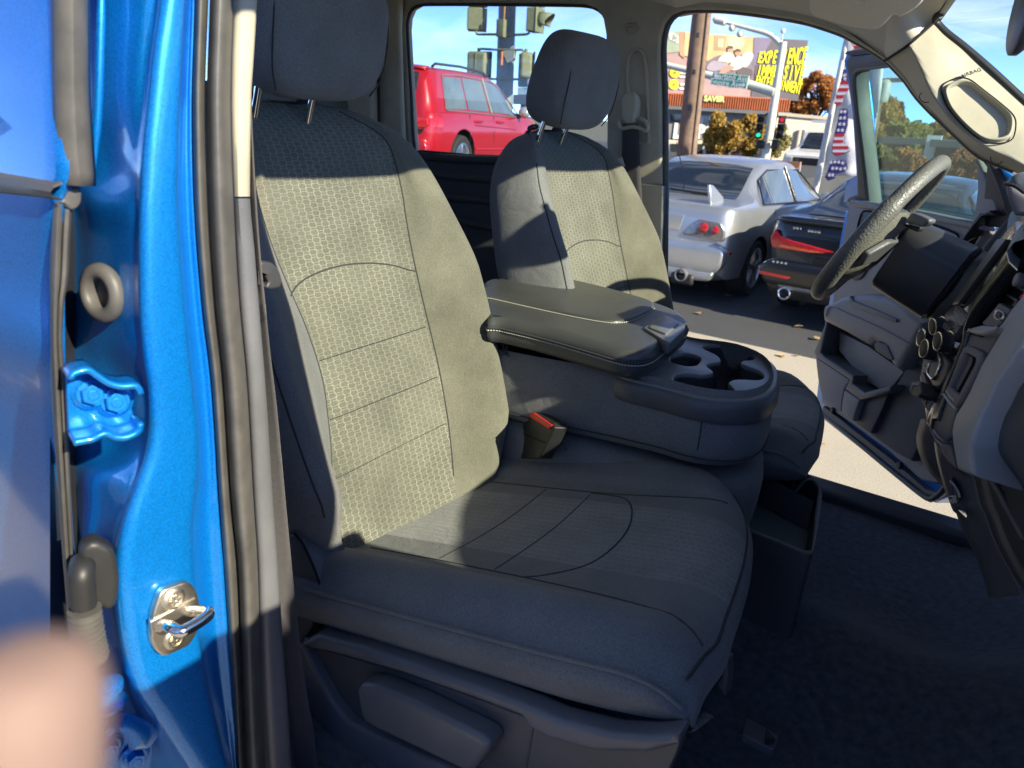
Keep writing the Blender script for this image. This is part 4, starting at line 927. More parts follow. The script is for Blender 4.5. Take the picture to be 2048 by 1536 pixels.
# recess and belt guide on the far pillar
rec = [(1258, 150), (1262, 110), (1275, 95), (1286, 100), (1294, 120), (1297, 240), (1300, 300), (1258, 300)]
plate('guide_recess', FY(WY-.022), rnd(fuv(FY(WY-.022), [(1256, 290), (1252, 130), (1258, 104), (1274, 93), (1288, 100), (1296, 130), (1302, 290)]), .012), [rnd(fuv(FY(WY-.022), [(1262, 285), (1258, 135), (1263, 110), (1274, 100), (1284, 107), (1290, 135), (1296, 285)]), .01)], M['beige'], upper, d0=.008, d1=-.006, bevel=.004, px=False)
ag = FY(WY-.03)
guide = plate('belt_guide', ag, rnd(fuv(ag, [(1252, 210), (1256, 192), (1266, 184), (1278, 187), (1284, 200), (1283, 225), (1277, 246), (1260, 248), (1254, 240)]), .012), [], M['beige'], truck, d0=.035, d1=.0, bevel=.010, px=False, bres=4)
MB().tube(cr([ag.at(x, y, .02) for x, y in ((1240, 240), (1238, 250), (1244, 257), (1262, 254), (1278, 256), (1292, 262), (1296, 254), (1290, 242), (1280, 238))], 30), .006, 10).build('guide_loop', M['beige'], guide, angle=80)
wrows = [[ag.at(l + (r-l)*t, y, .016) for t in (0, .25, .5, .75, 1)] for y, l, r in ((248, 1245, 1277), (300, 1244, 1279), (360, 1243, 1282), (420, 1246, 1286), (560, 1255, 1296), (700, 1262, 1303))]
loft('seat_belt', wrows, M['webbing'], truck, nv=20, thick=.0015)
# side airbag badge pressed into the pillar top, white tag on the driver's belt
tb = FY(WY-.024)
MB().tube(cr([tb.at(x, y, .002) for x, y in ((1250, 50), (1252, 60), (1262, 68), (1272, 60), (1278, 52), (1250, 50))], 24), .0012, 6).build('airbag_emblem', M['beige'], upper, angle=80)
ur, vr = tb.uv(1253, 56); text('airbag_lettering', 'SRS', tb, ur, vr, .022, M['beige'], upper, d=.001, ext=.0012)
tg = FY(2.06); plate('belt_tag', tg, fuv(tg, [(1234, 318), (1244, 314), (1250, 332), (1240, 338)]), [], mat('white_tag', (.6, .58, .52), .7), driver, d0=.001, d1=-.001, px=False)
# rear corner: back wall, rear pillar with a dark window strip
rearw = plate('rear_corner_trim', FY(WY-.03), fuv(FY(WY-.03), [(745, -60), (812, -60), (808, 60), (812, 200), (818, 330), (752, 330), (757, 150)]), [], M['beige'], truck, d0=.03, d1=-.0, bevel=.014, px=False)
plate('rear_corner_trim', FY(WY-.10), fuv(FY(WY-.10), [(560, -60), (742, -60), (748, 120), (752, 330), (560, 330)]), [], M['beige'], truck, d0=.02, d1=-.02, bevel=.012, px=False)
plate('rear_seal_strip', FY(WY-.06), fuv(FY(WY-.06), [(742, -40), (759, -40), (760, 330), (751, 330)]), [], M['rubber_black'], truck, d0=.01, d1=-.02, bevel=.004, px=False)
MB().box((-2.62, 1.35, -.58), (.04, 1.75, 1.0)).build('rear_cab_wall', M['door_dark'], truck)
MB().box((-2.62, 1.35, .14), (.006, 1.6, .44)).build('rear_window', M['pane'], truck)
rsb = MB(); rsb.box((-2.35, 1.35, -.35), (.22, 1.5, .8)).build('rear_bench', M['cloth_side'], truck, bevel=.06, segs=4)
MB().box((-2.10, 1.35, -.80), (.5, 1.5, .18)).build('rear_bench', M['cloth_side'], truck, bevel=.05, segs=4)
# ---- roof: headliner shell from the far doorway top up over the cabin
HF = [(700, 2), (900, 1), (1100, 1), (1220, 2), (1300, 8)]
edge = [at(x, y, Y=WY-.015) for x, y in [(450, -30), (700, -5), (900, -4), (1100, -3), (1250, 0), (1345, 24), (1400, 17), (1450, 20), (1520, 27), (1600, 40), (1685, 67), (1753, 106)]]
edge = [at(x, y, Y=WY-.02) for x, y in [(300, -40), (700, -6), (900, -5), (1100, -4), (1260, 0), (1340, 26), (1400, 16), (1450, 18), (1520, 26), (1600, 39), (1643, 51), (1685, 66), (1720, 85), (1753, 106), (1766, 117)]]
edge = [Vector(p) for p in cr(edge, 40)]
def roof_row(p):
    """cross-section of the headliner from the far door edge over to the near side"""
    x = p.x; hz_ = .385 if x < -.55 else .385 - (x+.55)**2*.30
    e = p.z
    return [Vector((x, WY+.012, e-.006)), Vector((x, WY-.005, e)), Vector((x, WY-.03, e+.020)), Vector((x, WY-.08, e+(hz_-e)*.55)), Vector((x, WY-.16, e+(hz_-e)*.9)), Vector((x, WY-.3, hz_+.012)), Vector((x, 1.35, hz_+.03)), Vector((x, .85, hz_+.012)), Vector((x, .62, hz_-.04)), Vector((x, .55, hz_-.08))]
head = loft('headliner', [roof_row(p) for p in edge], M['beige_cloth'], truck, nu=60, angle=180)
head['label'] = 'beige woven headliner'
# front part of the headliner, from the last doorway point to the windshield header
A1 = at(1772, 121, Y=WY-.03)
hdr = [at(1869, 43, Y=2.00), at(1905, 20, Y=1.93), at(1945, 0, Y=1.84)]
# windshield plane: header line at the top, cowl line at the bottom
H0 = at(1869, 43, Y=WY-.03)
hdr_line = [Vector((H0.x, WY-.03, H0.z)), Vector((H0.x+.065, 1.92, H0.z+.045)), Vector((H0.x+.11, 1.62, H0.z+.078)), Vector((H0.x+.125, 1.35, H0.z+.088)), Vector((H0.x+.11, 1.08, H0.z+.085)), Vector((H0.x+.075, .84, H0.z+.072)), Vector((H0.x+.03, .70, H0.z+.05))]
rows = []
last = roof_row(edge[-1])
lastd = [Vector(p) for p in cr(last, 60)]
hd = [Vector(p) for p in cr([at(1771, 123, Y=WY-.015), at(1793, 110, Y=WY-.055), at(1817, 91, Y=WY-.112), at(1843, 67, Y=WY-.09)] + hdr_line + [Vector((H0.x-.06, .62, H0.z-.06))], 60)]
for t in np.linspace(0, 1, 10): rows.append([lastd[j].lerp(hd[j], t) + Vector((0, 0, .02*sin(pi*t)*(1 if 8 < j < 52 else 0))) for j in range(60)])
fh = MB().grid(rows).build('front_headliner', M['beige_cloth'], truck, angle=180)
# roof skin above
MB().grid([[Vector((x, y, .47 - .05*((y-1.35)/.85)**2 - (max(0, x+.6)*.15))) for y in np.linspace(.42, 2.28, 13)] for x in np.linspace(-2.65, H0.x+.14, 13)]).build('roof_skin', M['paint'], truck, angle=180)
# ---- far windshield pillar trim (door-side face and inside face) with grab handle recess
za = z(1600, 0, 4.571)
door_e = [za(*p) for p in [(775, 555), (850, 620), (960, 740), (1060, 880), (1180, 1010), (1290, 1115), (1420, 1240), (1560, 1365), (1675, 1450), (1800, 1500), (1945, 1560), (2060, 1620)]]
fold_e = [za(*p) for p in [(985, 420), (1040, 530), (1110, 680), (1160, 800), (1240, 930), (1340, 1070), (1440, 1170), (1560, 1270), (1700, 1360), (1830, 1420), (1960, 1480), (2060, 1530)]]
mid_e = [za(*p) for p in [(1110, 310), (1240, 420), (1330, 560), (1400, 690), (1500, 820), (1620, 930), (1720, 1030), (1830, 1120), (1940, 1190), (2060, 1260), (2150, 1320), (2250, 1390)]]
ws_e = [za(*p) for p in [(1228, 205), (1330, 310), (1490, 430), (1620, 550), (1740, 655), (1850, 750), (1950, 840), (2048, 930), (2130, 1000), (2200, 1070), (2290, 1150), (2390, 1240)]]
rows = []
for i in range(len(door_e)):
    t = i/(len(door_e)-1)
    rows.append([at(*door_e[i], Y=WY+.02), at(*door_e[i], Y=WY-.005), at(*fold_e[i], Y=WY-.105), at(*((np.array(fold_e[i])*.85+np.array(mid_e[i])*.15)), Y=WY-.112), at(*mid_e[i], Y=WY-.085), at(*((np.array(mid_e[i])+np.array(ws_e[i]))/2), Y=WY-.062), at(*ws_e[i], Y=WY-.035), at(*ws_e[i], Y=WY-.01)])
apil = loft('windshield_pillar_trim', rows, M['beige'], truck, nu=40, nv=60, angle=180)
apil['label'] = 'pale beige windshield pillar trim with grab handle recess'
# join line between headliner and pillar trim
MB().tube(cr([at(*za(x, y), Y=yy) for x, y, yy in ((775, 553, WY-.012), (860, 500, WY-.06), (985, 415, WY-.112), (1110, 308, WY-.09), (1228, 203, WY-.04))], 30), .0035, 6).build('trim_joint', M['void'], apil, angle=80)
# grab handle recess: dish with a rolled rim
gf = Frame(at(*za(1640, 1020), Y=WY-.098), at(*za(1850, 1200), Y=WY-.098)-at(*za(1420, 830), Y=WY-.098), at(*za(1760, 850), Y=WY-.075)-at(*za(1500, 1150), Y=WY-.118))
if gf.n.y > 0: gf = Frame(gf.o, -gf.u, gf.v)
rim_px = [za(*p) for p in [(1330, 830), (1400, 770), (1480, 750), (1560, 765), (1660, 840), (1800, 950), (1900, 1040), (1930, 1110), (1915, 1220), (1870, 1265), (1780, 1280), (1690, 1270), (1600, 1220), (1470, 1100), (1370, 970)]]
ru = smooth_loop([gf.uv(*p) for p in rim_px], 60)
rc = Vector((sum(p[0] for p in ru)/60, sum(p[1] for p in ru)/60))
rows = [[gf.p(*(rc + (Vector(q)-rc)*k), d) for q in ru] for k, d in ((1.07, -.006), (1.04, .006), (1.0, .009), (.96, .006), (.90, -.012), (.8, -.028), (.5, -.036), (.05, -.038))]
mb = MB().grid(rows, closed_u=True); mb.f.append(tuple(range(7*60, 8*60)))
mb.build('grab_handle_recess', mat('recess_liner', (.36, .33, .25), .6, noise=(20, .08)), apil, angle=180)
MB().tube(cr([gf.p(*(rc + (Vector(q)-rc)*1.13), .002) for q in ru], 80, True), .0016, 6, closed=True).build('trim_joint', M['void'], apil, angle=80)
for x, y in ((1145, 890), (1795, 1455)):
    P3 = [at(*za(x+55*cos(t)*.9-20*sin(t), y+68*sin(t)*.6+40*cos(t)*.6), Y=WY-.058) for t in np.linspace(0, 2*pi, 20, False)]
    MB().tube(P3, .0012, 6, closed=True).build('screw_cover', M['rubber'], apil, angle=80)
ur = Frame(at(*za(1560, 690), Y=WY-.08), at(*za(1600, 655), Y=WY-.075)-at(*za(1530, 680), Y=WY-.08), at(*za(1560, 640), Y=WY-.074)-at(*za(1560, 690), Y=WY-.08))
text('airbag_lettering', 'AIRBAG', ur, -.02, 0, .012, M['seam'], apil, d=.004)
# sun visor folded against the headliner
vz = [za(*p) for p in [(60, -120), (95, -40), (100, 60), (130, 110), (300, 165), (500, 215), (680, 238), (750, 225), (800, 180), (865, 105), (900, 100), (930, 125), (1000, 90), (1090, 30), (1130, -10), (1180, -100)]]
Vf = Frame(at(*za(600, 100), Y=1.93), Vector((.9, -.12, -.05)), Vector((-.1, -.80, .35)))
if Vf.n.z > 0: Vf = Frame(Vf.o, -Vf.u, Vf.v)
visor = plate('sun_visor', Vf, rnd([Vf.uv(*p) for p in vz], .012), [], M['beige_cloth'], truck, d0=.012, d1=-.008, bevel=.009, px=False, bres=4)
vl = [za(*p) for p in [(495, -60), (620, -40), (605, 28), (500, 5)]]
lab = plate('visor_label', Vf, [Vf.uv(*p) for p in vl], [], mat('visor_sticker', (.62, .58, .5), .6, noise=(200, .15)), visor, d0=.0135, d1=.0115, px=False)
# windshield glass with its black border, mirror
cowl = [Vector((.62, 2.18, -.10)), Vector((.70, 1.9, -.09)), Vector((.76, 1.35, -.08)), Vector((.70, .80, -.09)), Vector((.62, .52, -.10))]
hl5 = [Vector(p) for p in cr(hdr_line, 5)]
rows = [[Vector(p) for p in cr([hl5[i].lerp(cowl[i], t) + Vector((.03, 0, .03))*sin(pi*t) for i in range(5)], 30)] for t in np.linspace(0, 1, 14)]
wsg = MB().grid(rows).build('windshield', M['pane_screen'], truck, angle=180)
frit = [at(*za(x, y), Y=yy) for x, y, yy in ((1290, 130, 2.08), (1240, 160, 2.10), (1250, 205, 2.115), (1340, 300, 2.115), (1500, 425, 2.115), (1750, 640, 2.115), (2048, 915, 2.115), (2300, 1140, 2.115))]
MB().tube(cr(frit, 60), .010, 8, flat=(1, .7)).build('glass_border', M['rubber_black'], wsg, angle=80)
MB().tube([hl5[0] + Vector((.004, 0, .004))] + [p + Vector((.006, 0, .006)) for p in hdr_line], .009, 8, flat=(1, .7)).build('glass_border', M['rubber_black'], wsg, angle=80)
mc = at(2052, 8, Y=1.42)
MB().lathe(mc, Vector((-.8, -.2, .0)), [(.0, -.03), (.05, -.025), (.07, -.005), (.07, .004), (.066, .006), (.0, .006)], 28).build('rear_view_mirror', M['plastic_smooth'], truck, angle=50)
MB().tube([mc + Vector((.02, 0, .02)), mc + Vector((.05, 0, .07)), mc + Vector((.06, .0, .12))], .010, 8).build('mirror_stem', M['plastic_smooth'], truck)
# near windshield pillar (outside the frame, shades the seat)
MB().tube([Vector((-.32, .60, .33)), Vector((-.24, .60, .31)), Vector((.0, .56, .19)), Vector((.30, .50, .06)), Vector((.68, .42, -.14))], [.06, .075, .08, .08, .08], 12, flat=(1, .9)).build('near_windshield_pillar', M['paint'], truck, angle=60)
MB().tube([Vector((-2.6, .50, .36)), Vector((-1.5, .50, .40)), Vector((-.6, .50, .39)), Vector((-.32, .60, .33))], .05, 10).build('near_roof_rail', M['paint'], truck, angle=60)
# ---- floor
FZ = -1.02
fl = MB(); rows = []
for x in np.linspace(-1.2, .55, 30):
    row = []
    for y in np.linspace(.60, 2.2, 40):
        hump = .10*np.exp(-((y-1.38)/.16)**2)
        toe = max(0, x-.02)**1.3*.9
        zz = FZ + hump + toe + .006*sin(9*x+5*y)*sin(7*y)
        row.append(Vector((x, y, zz)))
    rows.append(row)
floor_ = MB().grid(rows).build('carpet_floor', M['carpet'], truck, angle=180)
MB().box((-1.9, 1.38, -1.06), (1.5, 1.65, .05)).build('rear_floor', M['carpet'], truck)
# far sill along the doorway
sl = [Vector((x, 2.13, FZ+.02)) for x in (-1.2, .5)]
MB().box((-.35, 2.17, FZ+.012), (1.9, .09, .05)).build('door_sill', M['plastic'], truck, bevel=.015, segs=3)
MB().box((-.35, 2.235, FZ-.06), (1.9, .05, .14)).build('sill_panel', M['paint'], truck, bevel=.01)
MB().box((-.35, .52, FZ-.02), (1.9, .16, .06)).build('door_sill', M['plastic'], truck, bevel=.015, segs=3)
MB().box((-.9, 1.35, -1.2), (3.6, 1.7, .16)).build('underbody', M['rubber_black'], truck)
ff = Frame((0, 0, FZ+.01), (1, 0, 0), (0, 1, 0))
clip_px = [t8(*p) for p in [(1240, 1262), (1420, 1365), (1400, 1450), (1380, 1448), (1215, 1365), (1215, 1330)]]
clip = plate('carpet_clip', ff, rnd([ff.uv(*p) for p in clip_px], .004), [], M['handle'], truck, d0=.008, d1=-.01, bevel=.002, px=False)
P3 = [ff.at(*t8(x, y), .012) for x, y in ((1350, 1335), (1400, 1400), (1345, 1395))]
MB().prism(P3, (0, 0, .012)).build('clip_hook', M['plastic_smooth'], clip)
# ------------------------------------------------------------------ dashboard
zA = z(1780, 300, 7.642); zB = z(1780, 480, 7.642); zC = z(1780, 640, 7.642); zD = z(1780, 820, 7.642); zE = z(1780, 1000, 7.642); z3 = z(1600, 560, 3.134)
def plane3(p, q, r):
    f = Frame(p, q-p, r-p)
    if f.n.dot(f.o) > 0: f = Frame(p, q-p, -(f.v))
    return f
STK = plane3(at(1905, 615, Y=1.50), at(1985, 681, Y=1.22), at(1905, 860, Y=1.20))
dash = bpy.data.objects.new('dashboard', None); COL.objects.link(dash); dash.location = (.3, 1.35, -.35); setparent(dash, truck)
def onp(name, f, pts, m, d0, d1, bev=.002, par=dash, r=None, holes=(), bres=3):
    uv = [f.uv(*p, d0) for p in pts]
    if r: uv = rnd(uv, r)
    return plate(name, f, uv, [[f.uv(*p, d0) for p in h] for h in holes], m, par, d0=d0, d1=d1, bevel=bev, px=False, bres=bres)
# stack body
onp('centre_stack', STK, [(1997, 478), (1903, 607), (1888, 628), (1868, 652), (1850, 690), (1842, 740), (1838, 756), (1846, 800), (1852, 845), (1869, 879), (1911, 938), (1950, 905), (1960, 800), (1990, 705), (2060, 600), (2100, 440), (2030, 440)], M['gloss'], -.004, -.06, .004, r=.01)
# screen: frame strip, display glass
onp('screen_frame', STK, [zB(*p) for p in [(1630, -20), (1780, -20), (1040, 965), (985, 975), (930, 985)]], M['plastic_smooth'], .008, -.01, .003, r=.004)
onp('screen', STK, [zB(*p) for p in [(1800, -60), (2060, -200), (2060, 30), (1190, 1140), (1060, 980)]], mat('display_glass', (.01, .01, .011), .06, coat=.5, noise=(6, .3)), .002, -.008, .001)
onp('control_panel', STK, [zB(*p) for p in [(985, 985), (1060, 1000), (1180, 1160), (1070, 1330), (940, 1536), (830, 1500), (800, 1250), (850, 1100)]], mat('mauve_gloss', (.10, .075, .085), .25, noise=(9, .15)), .004, -.01, .002)
onp('screen_button_row', STK, [zB(*p) for p in [(1000, 1010), (1075, 1080), (1160, 1210), (1100, 1310), (1050, 1300), (960, 1100)]], M['handle'], .007, .0, .0015)
# thick rounded bar between the screen and the vent
bar = [zB(*p) for p in [(2150, -110), (1900, 260), (1600, 640), (1350, 960), (1220, 1170), (1130, 1340)]] + [zC(*p) for p in [(1070, 300), (960, 560), (870, 780), (800, 960), (740, 1110)]]
w_ = [.030, .030, .029, .027, .022, .016, .010, .008, .007, .006, .005]
P3 = [STK.at(x + 11, y + 6, .008) for x, y in bar]
bp_ = cr([tuple(p) + (w_[i],) for i, p in enumerate(P3)], 50)
MB().tube([p[:3] for p in bp_], [p[3] for p in bp_], 16, up=STK.n, flat=(.55, .75)).build('stack_bezel', M['gloss'], dash, angle=80)
# side panel of the stack (towards the passenger)
P2 = plane3(at(1985, 681, Y=1.20), at(1905, 860, Y=1.18), at(2048, 640, Y=1.13))
mauve = grain('mauve_grey_plastic', (.115, .105, .112), .5, 900, .2)
silver = mat('satin_silver_paint', (.30, .305, .315), .42, metal=.1, noise=(700, .12))
onp('stack_side', P2, [zC(*p) for p in [(1190, 200), (1400, 255), (1560, 210), (1640, 120), (1720, 140), (1560, 400), (1420, 640), (1220, 1090), (1030, 1400), (850, 1140), (760, 1100), (900, 800), (1080, 420)]], mauve, .0, -.04, .003)
slot_fr = [zC(*p) for p in [(1105, 430), (1165, 372), (1355, 448), (1412, 505), (1392, 600), (1200, 1000), (1010, 1345), (940, 1290), (830, 1130), (880, 1000)]]
slot_in = [zC(*p) for p in [(1135, 515), (1175, 515), (1300, 580), (1310, 610), (1285, 700), (1050, 1140), (905, 1010), (1010, 780)]]
onp('cubby_frame', P2, slot_fr, mauve, .008, -.01, .004, r=.01, holes=[slot_in])
sl_uv = [P2.uv(*p) for p in slot_in]; n = len(sl_uv)
MB().add([P2.p(u, v, .004) for u, v in sl_uv] + [P2.p(u, v, -.07) for u, v in sl_uv], [(i, (i+1) % n, n+(i+1) % n, n+i) for i in range(n)] + [tuple(range(n, 2*n))]).build('cubby', M['void'], dash)
onp('cubby_lip', P2, [zC(*p) for p in [(925, 1015), (1055, 1150), (1030, 1180), (890, 1060)]], mauve, .006, -.02, .002)
for a, b in (((868, 1085), (1000, 1250)), ((828, 1140), (1010, 1360))):
    MB().tube([P2.at(*zC(*a), .006), P2.at(*zC((a[0]+b[0])/2, (a[1]+b[1])/2+12), .007), P2.at(*zC(*b), .006)], .0022, 8).build('trim_line', silver, dash)
onp('lower_stack_cover', P2, [zC(850, 1150), zC(1010, 1370)] + [zD(*p) for p in [(1020, 0), (960, 200), (905, 390), (850, 490), (800, 500), (700, 400), (640, 290), (650, 150), (690, 0)]] + [zC(760, 1400)], M['plastic'], .0, -.03, .004, r=.006)
onp('stack_edge', P2, [zC(770, 1100), zC(850, 1140), zC(720, 1536)] + [zD(*p) for p in [(640, 150), (620, 290), (545, 200), (580, 60)]] + [zC(640, 1300)], M['gloss'], .004, -.03, .003)
onp('stack_edge', P2, [zD(*p) for p in [(620, 290), (660, 290), (740, 400), (830, 470), (830, 495), (795, 500), (690, 400)]], mauve, .006, -.02, .002)
onp('stack_foot', P2, [zD(*p) for p in [(555, 235), (640, 330), (700, 430), (800, 520), (860, 500), (920, 360), (935, 600), (1005, 900), (880, 790), (690, 530), (660, 430)]], mauve, -.004, -.05, .003)
# satin silver trim running down the stack
trim = [zB(*p) for p in [(2300, 420), (2048, 800), (1840, 1060), (1740, 1220), (1640, 1330), (1600, 1450)]] + [zC(*p) for p in [(1700, 170), (1560, 400), (1400, 660), (1200, 1110), (1030, 1400)]] + [zD(*p) for p in [(1020, 0), (960, 200), (932, 350), (940, 480), (965, 640), (1010, 900), (1130, 950), (1278, 1000), (1250, 760), (1225, 560), (1240, 460), (1310, 240), (1400, 0)]] + [zC(*p) for p in [(1470, 1240), (1600, 950), (1800, 620), (2048, 225)]] + [zB(2300, 1130)]
onp('stack_trim', P2, trim, silver, .010, -.05, .006, bres=4)
# vent with slats and thumb knob
onp('vent', P2, [zB(*p) for p in [(2200, 160), (2048, 400), (1660, 950), (1840, 1055), (2048, 790), (2250, 470)]], M['void'], -.012, -.03, .001)
for k in range(5):
    a, b = (1990-110*k, 545+150*k), (2170-125*k, 640+150*k)
    p, q = P2.at(*zB(*a), -.006), P2.at(*zB(*b), .004); nrm = P2.n
    MB().prism([p, q, q - nrm*.02 + Vector((0, 0, -.006)), p - nrm*.02 + Vector((0, 0, -.006))], Vector((.002, 0, .003))).build('vent_slat', M['plastic_smooth'], dash, bevel=.0008)
MB().lathe(P2.at(*zB(2010, 620), .0), P2.n, [(.010, -.01), (.010, .006), (.008, .008), (0, .008)], 14).build('vent_knob', M['handle'], dash)
onp('vent_bezel', P2, [zB(*p) for p in [(1665, 955), (1835, 1055), (1720, 1250), (1600, 1350), (1500, 1330), (1410, 1290), (1400, 1260), (1480, 1180)]], mauve, .006, -.02, .003)
vw = [zB(*p) for p in [(1600, 1060), (1650, 1050), (1720, 1090), (1735, 1140), (1700, 1220), (1650, 1235), (1590, 1200), (1565, 1150)]]
onp('vent_wheel_frame', P2, vw, M['chrome'], .010, .002, .002, r=.006, holes=[[zB(*p) for p in [(1612, 1085), (1650, 1080), (1700, 1110), (1710, 1140), (1685, 1195), (1650, 1205), (1605, 1180), (1588, 1150)]]])
onp('vent_wheel', P2, [zB(*p) for p in [(1622, 1095), (1690, 1125), (1675, 1185), (1610, 1160)]], M['rubber_black'], .012, .002, .002)
onp('stack_ledge', P2, [zC(*p) for p in [(1165, 155), (1230, 110), (1380, 70), (1500, 85), (1640, 100), (1560, 170), (1450, 215), (1380, 218), (1270, 205), (1180, 180)]], silver, .016, -.02, .005, r=.006)
# knobs
def knob(cap, base, r, name='climate_knob'):
    b = STK.at(*base, .004); t = b.length; lat = Vector(ray(*cap)); vd = b.normalized()
    q = lat*(b.dot(Vector(FWD))/lat.dot(Vector(FWD))); d_ = q-b; d_ = d_ - vd*d_.dot(vd)
    ax = d_*1.05 - vd*d_.length*.50
    n_ = 32
    k = MB(); prof = [(r*1.02, 0), (r*1.02, ax.length*.15), (r*.97, ax.length*.2), (r*.93, ax.length*.96), (r*.86, ax.length), (0, ax.length)]
    o = k.lathe(b, ax, prof, n_)
    kb = k.build(name, M['rubber_black'], dash, angle=40)
    MB().lathe(b, ax, [(r*.95, ax.length*.93), (r*.955, ax.length*.985), (r*.86, ax.length*1.015), (r*.80, ax.length*1.0), (r*.80, ax.length*.93)], n_).build('knob_ring', M['chrome'], kb)
    MB().lathe(b, ax, [(r*1.08, 0), (r*1.12, ax.length*.07), (r*1.02, ax.length*.10)], n_).build('knob_base_ring', M['chrome'], kb)
    mb = MB()
    a = (Vector((0, 0, 1)) - ax.normalized()*ax.normalized().z).normalized(); bb = ax.normalized().cross(a)
    for i in range(36):
        t = 2*pi*i/36; p = b + a*cos(t)*r*.95 + bb*sin(t)*r*.95
        mb.tube([p + ax*.25, p + ax*.90], .0007, 4)
    mb.build('knob_fluting', M['rubber_black'], kb)
    return kb
knob(zB(655, 1330), zB(800, 1320), .0165)
knob(zC(730, 330), zC(905, 340), .0175)
knob(zC(520, 440), zC(690, 460), .0185)
knob(zC(475, 270), zC(640, 290), .018)
MB().tube(cr([STK.at(*zC(x, y), .006) for x, y in ((730, 520), (770, 640), (735, 760), (660, 900), (600, 850), (575, 800), (590, 700), (640, 600))], 30), .0022, 8).build('climate_ring', M['chrome'], dash, angle=80)
onp('climate_bezel', STK, [zC(*p) for p in [(740, 480), (850, 560), (900, 640), (860, 820), (760, 1010), (690, 1055), (640, 1010), (560, 840), (520, 660), (600, 640), (660, 620)]], M['plastic_smooth'], .003, -.02, .004, r=.008)
onp('display_window', STK, [zC(*p) for p in [(620, 650), (740, 640), (745, 720), (650, 900), (590, 840)]], mauve, .006, -.01, .001)
for k in range(3):
    onp('climate_button', STK, [zB(*p) for p in [(820+40*k, 1260+30*k), (850+40*k, 1265+30*k), (815+35*k, 1345+28*k), (785+36*k, 1350+24*k)]], mauve, .008, .0, .0012, r=.002)
# lower buttons panel and toggle switch
onp('button_panel', STK, [zC(*p) for p in [(500, 790), (640, 1200), (620, 1260), (570, 1390), (490, 1290), (450, 1120), (470, 960), (455, 880)]], mauve, .006, -.03, .002)
for k in range(3):
    MB().tube([STK.at(*zC(505+38*k, 1010+70*k), .0065), STK.at(*zC(480+36*k, 1170+62*k), .0065)], .0012, 6).build('button_joint', M['void'], dash)
tgf = Frame(STK.at(*zC(390, 1060), .02), STK.u, STK.v)
onp('toggle_switch', tgf, [zC(*p) for p in [(300, 1100), (320, 960), (345, 930), (460, 935), (475, 1120), (425, 1185), (310, 1130)]], M['rubber_black'], .006, -.03, .003, r=.004)
MB().tube([tgf.at(*zC(308, 1080), .007), tgf.at(*zC(345, 985), .007), tgf.at(*zC(440, 985), .007)], .0014, 6).build('switch_line', silver, dash)
# dash top: padded lip with two grooves, centre pod, long pad to the far side
rows = []
for yy, o in ((1.10, 0), (1.30, 0), (1.45, .0), (1.52, .006), (1.55, .02)):
    base = at(2040, 452, Y=1.30)
    x0, z0 = base.x - (.0 if yy > 1.2 else -.004) + o*1.3, base.z - .006 - o*.3
    rows.append([Vector((x0+.012, yy, z0-.030)), Vector((x0-.002, yy, z0-.018)), Vector((x0-.004, yy, z0-.004)), Vector((x0+.004, yy, z0+.006)), Vector((x0+.018, yy, z0+.012)), Vector((x0+.05, yy, z0+.018)), Vector((x0+.2, yy, z0+.030)), Vector((x0+.5, yy, z0+.035))])
dpad = loft('dash_top', rows, M['plastic'], dash, nu=40, nv=20, angle=180)
for dx in (.020, .034):
    MB().tube([Vector((rows[i][3].x+dx-.004, rows[i][3].y, rows[i][3].z+dx*.33+.0005)) for i in range(5)], .0016, 6).build('dash_groove', M['void'], dpad)
# far dash end and instrument hood (driver side)
rows = []
for yy, x0, z0 in ((1.52, -.02, -.20), (1.60, -.06, -.16), (1.80, -.075, -.125), (2.00, -.06, -.15), (2.10, -.02, -.20)):
    rows.append([Vector((x0+.03, yy, z0-.16)), Vector((x0+.015, yy, z0-.06)), Vector((x0, yy, z0-.01)), Vector((x0+.012, yy, z0+.004)), Vector((x0+.06, yy, z0+.016)), Vector((x0+.25, yy, z0+.02)), Vector((x0+.6, yy, z0+.03))])
loft('instrument_hood', rows, M['plastic'], dash, nu=30, nv=30, angle=180)
pod = [zA(*p) for p in [(1765, 540), (1790, 470), (1850, 400), (1940, 370), (2048, 365), (2200, 380), (2300, 500), (2300, 1050), (1900, 1010), (1870, 950), (1800, 780), (1765, 640)]]
pdf = FY(1.34)
podo = onp('dash_pod', pdf, pod, M['grey_plastic'], .05, -.09, .018, r=.008, bres=5)
MB().tube(cr([pdf.at(*zA(x, y), .052) for x, y in ((1762, 545), (1800, 525), (1880, 535), (1960, 580), (2060, 660))], 20), .0022, 8).build('pod_seam', M['void'], podo, angle=80)
onp('pod_face', pdf, [zA(*p) for p in [(1785, 560), (1850, 545), (1930, 580), (2048, 670), (2200, 760), (2200, 1030), (1900, 1000), (1875, 930), (1800, 760)]], mauve, .056, .0, .006, r=.006)
